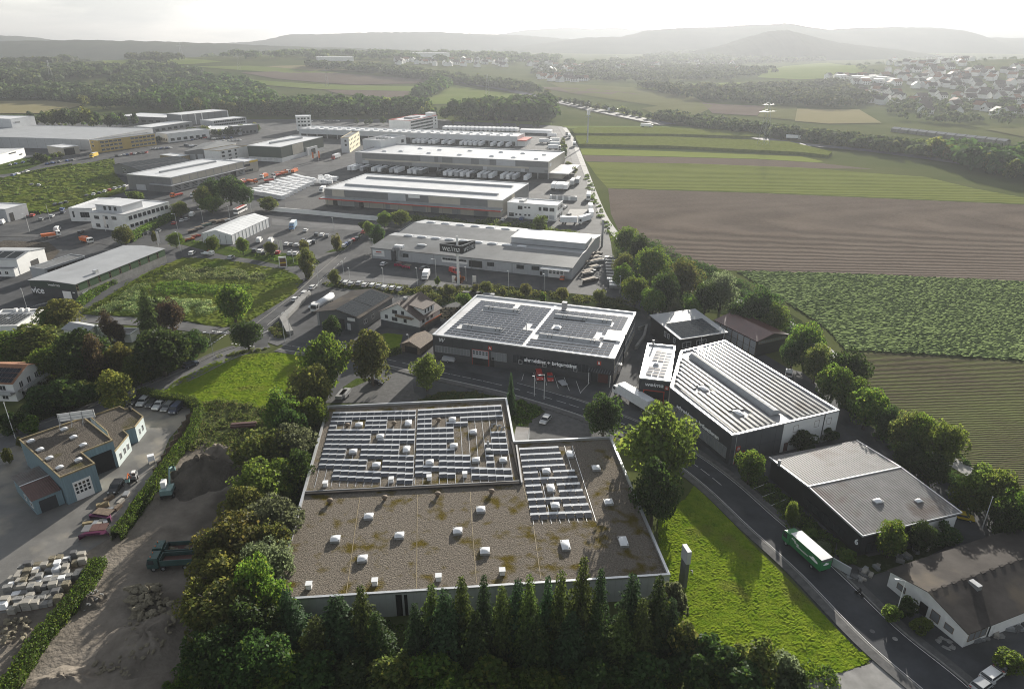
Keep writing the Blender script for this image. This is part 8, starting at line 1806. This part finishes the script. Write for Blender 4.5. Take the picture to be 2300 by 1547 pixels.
# cyclist on the street
def person_cyclist(p,rz):
    r = thing('bicycle',p,rz,'dark bicycle ridden by a person on the right street','bicycle');
    for x in (-.52,.52): o = MB().tube((x,-.02,.34),(x,.02,.34),.34,n=14).build('wheel',M['tyre'],r)
    MB().tube((-.52,0,.34),(0,0,.34),.03).tube((0,0,.34),(-.2,0,.9),.03).tube((0,0,.34),(.42,0,.9),.03).tube((.52,0,.34),(.42,0,1.0),.03).tube((-.2,0,.85),(.42,0,.9),.03).tube((.42,-.28,1.02),(.42,.28,1.02),.025).build('frame',M['dark'],r)
    J = [(-.18,0,1.0),(-.08,0,1.25),(.08,0,1.48),(.14,0,1.6),(.18,0,1.74),(.06,.2,1.44),(.25,.26,1.2),(.42,.25,1.05),(.06,-.2,1.44),(.25,-.26,1.2),(.42,-.25,1.05),(-.14,.12,.96),(.22,.13,.72),(.06,.13,.3),(.2,.13,.22),(-.14,-.12,.96),(.2,-.13,.86),(.02,-.13,.5),(.16,-.13,.42)]
    E_ = [(0,1),(1,2),(2,3),(3,4),(2,5),(5,6),(6,7),(2,8),(8,9),(9,10),(0,11),(11,12),(12,13),(13,14),(0,15),(15,16),(16,17),(17,18)]; rad = [.15,.16,.15,.06,.11,.08,.055,.045,.08,.055,.045,.11,.085,.055,.045,.11,.085,.055,.045]
    me = bpy.data.meshes.new('person'); me.from_pydata(J,E_,[]); o = ob('person',me,None,p,rz); tag(o,'person in dark clothes riding a bicycle along the right street','person'); o.modifiers.new('skin','SKIN'); o.modifiers.new('sub','SUBSURF').levels = 1
    for i,a in enumerate(rad): me.skin_vertices[0].data[i].radius = (a,a)
    me.skin_vertices[0].data[0].use_root = True; me.materials.append(M['dark'])
person_cyclist(P(1929,1338) + Vector((0,0,.12)),R(128))
for x,y in ((1959,1418),(2010,1435)): o = MB().lathe([(.42,0),(.42,.02)],16).build('manhole_cover',M['concrete' if x > 2000 else 'asphalt_pale']); o.location = P(x,y) + Vector((0,0,.118)); tag(o,'round manhole cover on the right street, ' + ('paler one' if x > 2000 else 'darker one'),'manhole cover')
for i,(x,y) in enumerate(((1542,1285),(1555,1290),(1555,1282))): o = rock_obj(rg,P(x,y),.35,ROCKG); tag(o,f'small dark boulder on the lawn near the pylon, {nth(i)} from the left','stone')
for i,(x,y,m) in enumerate(((437,533,'red'),(430,522,'dark'),(446,515,'steel'),(462,507,'tealpale'),(478,500,'greydark'),(492,500,'timber'),(505,497,'dome'),(424,540,'orange'))): skip(x,y,(12,-3),f'{nth(i)} scrap container from the left beside the white tent',m,5.5)
# ---------------------------------------------------------------- villages in the haze
def house_mesh(v):
    L,W,h,ri = [(11,9,5.5,3.6),(13,9,5,4),(10,8,6,3.2),(16,10,8,.4),(12,10,4.5,4.4)][v % 5]; mb = MB().box(-L / 2,L / 2,-W / 2,W / 2,-3,h); e = .5
    if ri > 1:
        mb.quad((-L / 2 - e,-W / 2 - e,h - .3),(L / 2 + e,-W / 2 - e,h - .3),(L / 2 + e,0,h + ri),(-L / 2 - e,0,h + ri),1); mb.quad((L / 2 + e,W / 2 + e,h - .3),(-L / 2 - e,W / 2 + e,h - .3),(-L / 2 - e,0,h + ri),(L / 2 + e,0,h + ri),1)
        for s in (-1,1): mb.poly([(s * L / 2,-W / 2,h),(s * L / 2,W / 2,h),(s * L / 2,0,h + ri)][::s])
    for k in range(3):
        for z in (.8,3.4): mb.box(-L / 2 + L * (.12 + .28 * k),-L / 2 + L * (.28 + .28 * k),-W / 2 - .06,-W / 2 + .02,z,z + 1.4,2)
    return mb.mesh('house',[M['white'],M[['orangetile','tile','felt','membrane','tile'][v % 5]],M['glass']])
HM = [house_mesh(v) for v in range(5)]
def village(pts,n,label,grp,seed,big=0):
    rn = random.Random(seed); k = 0; got = []; tries = 0
    while k < n and tries < 5000:
        tries += 1; a,b = rn.random(),rn.random(); q = [Vector(p) for p in pts]; p = q[0].lerp(q[1],a).lerp(q[3].lerp(q[2],a),b); w_ = T(p.x,p.y)
        if any((w_ - g_).length < 15 for g_ in got): continue
        got.append(w_); k += 1
    for k,w_ in enumerate(sorted(got,key=lambda g_: g_.x / g_.y)):
        o = ob('house',HM[3 if rn.random() < big else rn.choice([0,1,2,4])],None,w_,rn.choice([0,1.57,.5,2.1]) + rn.uniform(-.3,.3)); tag(o,f'{label}, {nth(k)} from the left','house',grp)
        o.scale = (1.55,1.4,1.3) if big else (1.3,1.3,1.25)
village([(1900,205),(1990,200),(2060,240),(1960,236)],22,'white gabled house at the near left edge of the hillside town','houses at the near edge of the hillside town',1); village([(1850,176),(1990,172),(2010,190),(1870,192)],20,'white terraced block on the left crest of the hillside town','blocks on the left crest',2,.6); village([(1990,160),(2150,150),(2180,200),(2000,200)],42,'pale house in the middle of the hillside town','houses in the middle of the hillside town',3); village([(2140,165),(2310,150),(2310,215),(2140,215)],42,'pale house on the right slope of the hillside town','houses on the right slope',4); village([(2060,215),(2300,215),(2310,262),(2080,262)],26,'house among trees at the foot of the hillside town','houses at the foot of the hillside town',5)
village([(1990,132),(2180,122),(2200,148),(2000,154)],26,'tiny pale house at the top of the hillside town','houses at the top of the hillside town',6); village([(870,136),(1180,134),(1180,152),(890,150)],40,'tiny white house in the valley village behind the left fields','houses of the valley village',7); village([(1180,140),(1420,142),(1400,164),(1200,164)],30,'pale house in the valley village behind the motorway','houses behind the motorway',8); village([(1210,172),(1360,174),(1360,186),(1220,184)],22,'white house in the row nearest the motorway','houses nearest the motorway',9); village([(1380,128),(1660,138),(1660,160),(1400,160)],38,'tiny pale house in the misty valley town','houses of the misty valley town',10); village([(0,208),(150,206),(190,222),(0,222)],12,'red roofed house among trees at the far left','houses at the far left',11)
for nm,a,b,c,h in (('long white hall far beyond the motorway woods',(715,138),(795,139),(790,136),9),('white hall in the far valley left',(930,106 + 22),(1010,130),(1005,127),10)):
    q,w_ = T(*a),T(*b); r = thing('distant_hall',q,math.atan2((w_ - q).y,(w_ - q).x),nm,'hall'); L = (w_ - q).length; MB().box(0,L,0,40,-2,h).build('wall',M['white'],r); MB().box(-.5,L + .5,-.5,40.5,h,h + .6).build('roof',M['membrane'],r)
g0,g1 = T(2000,296),T(2260,326); u = (g1 - g0); L = u.length; rz = math.atan2(u.y,u.x)
for i in range(12): r = tag(MB().box(0,L / 12 - 1,0,9,0,3.2).add([(0,0,3.2),(L / 12 - 1,0,3.2),(L / 12 - 1,4.5,4.8),(0,4.5,4.8),(0,9,3.2),(L / 12 - 1,9,3.2)],[(0,1,2,3),(3,2,5,4)]).build('greenhouse',M['zinc']),f'shining greenhouse bay {"at the left end" if i == 0 else nth(i) + " from the left"} of the long row beyond the motorway','greenhouse','greenhouse bays'); r.location = g0 + u * (i / 12); r.rotation_euler.z = rz
# ---------------------------------------------------------------- the air
hz = bpy.data.materials.new('air'); hz.use_nodes = True; n_ = hz.node_tree; n_.nodes.clear()
out_ = n_.nodes.new('ShaderNodeOutputMaterial'); pv = n_.nodes.new('ShaderNodeVolumePrincipled')
pv.inputs['Color'].default_value = (.40,.42,.45,1); pv.inputs['Density'].default_value = .00017; pv.inputs['Anisotropy'].default_value = .40
n_.links.new(pv.outputs[0],out_.inputs['Volume'])
tag(MB().box(-9800,9800,-700,10200,-12,330).build('haze',hz),kind='stuff')
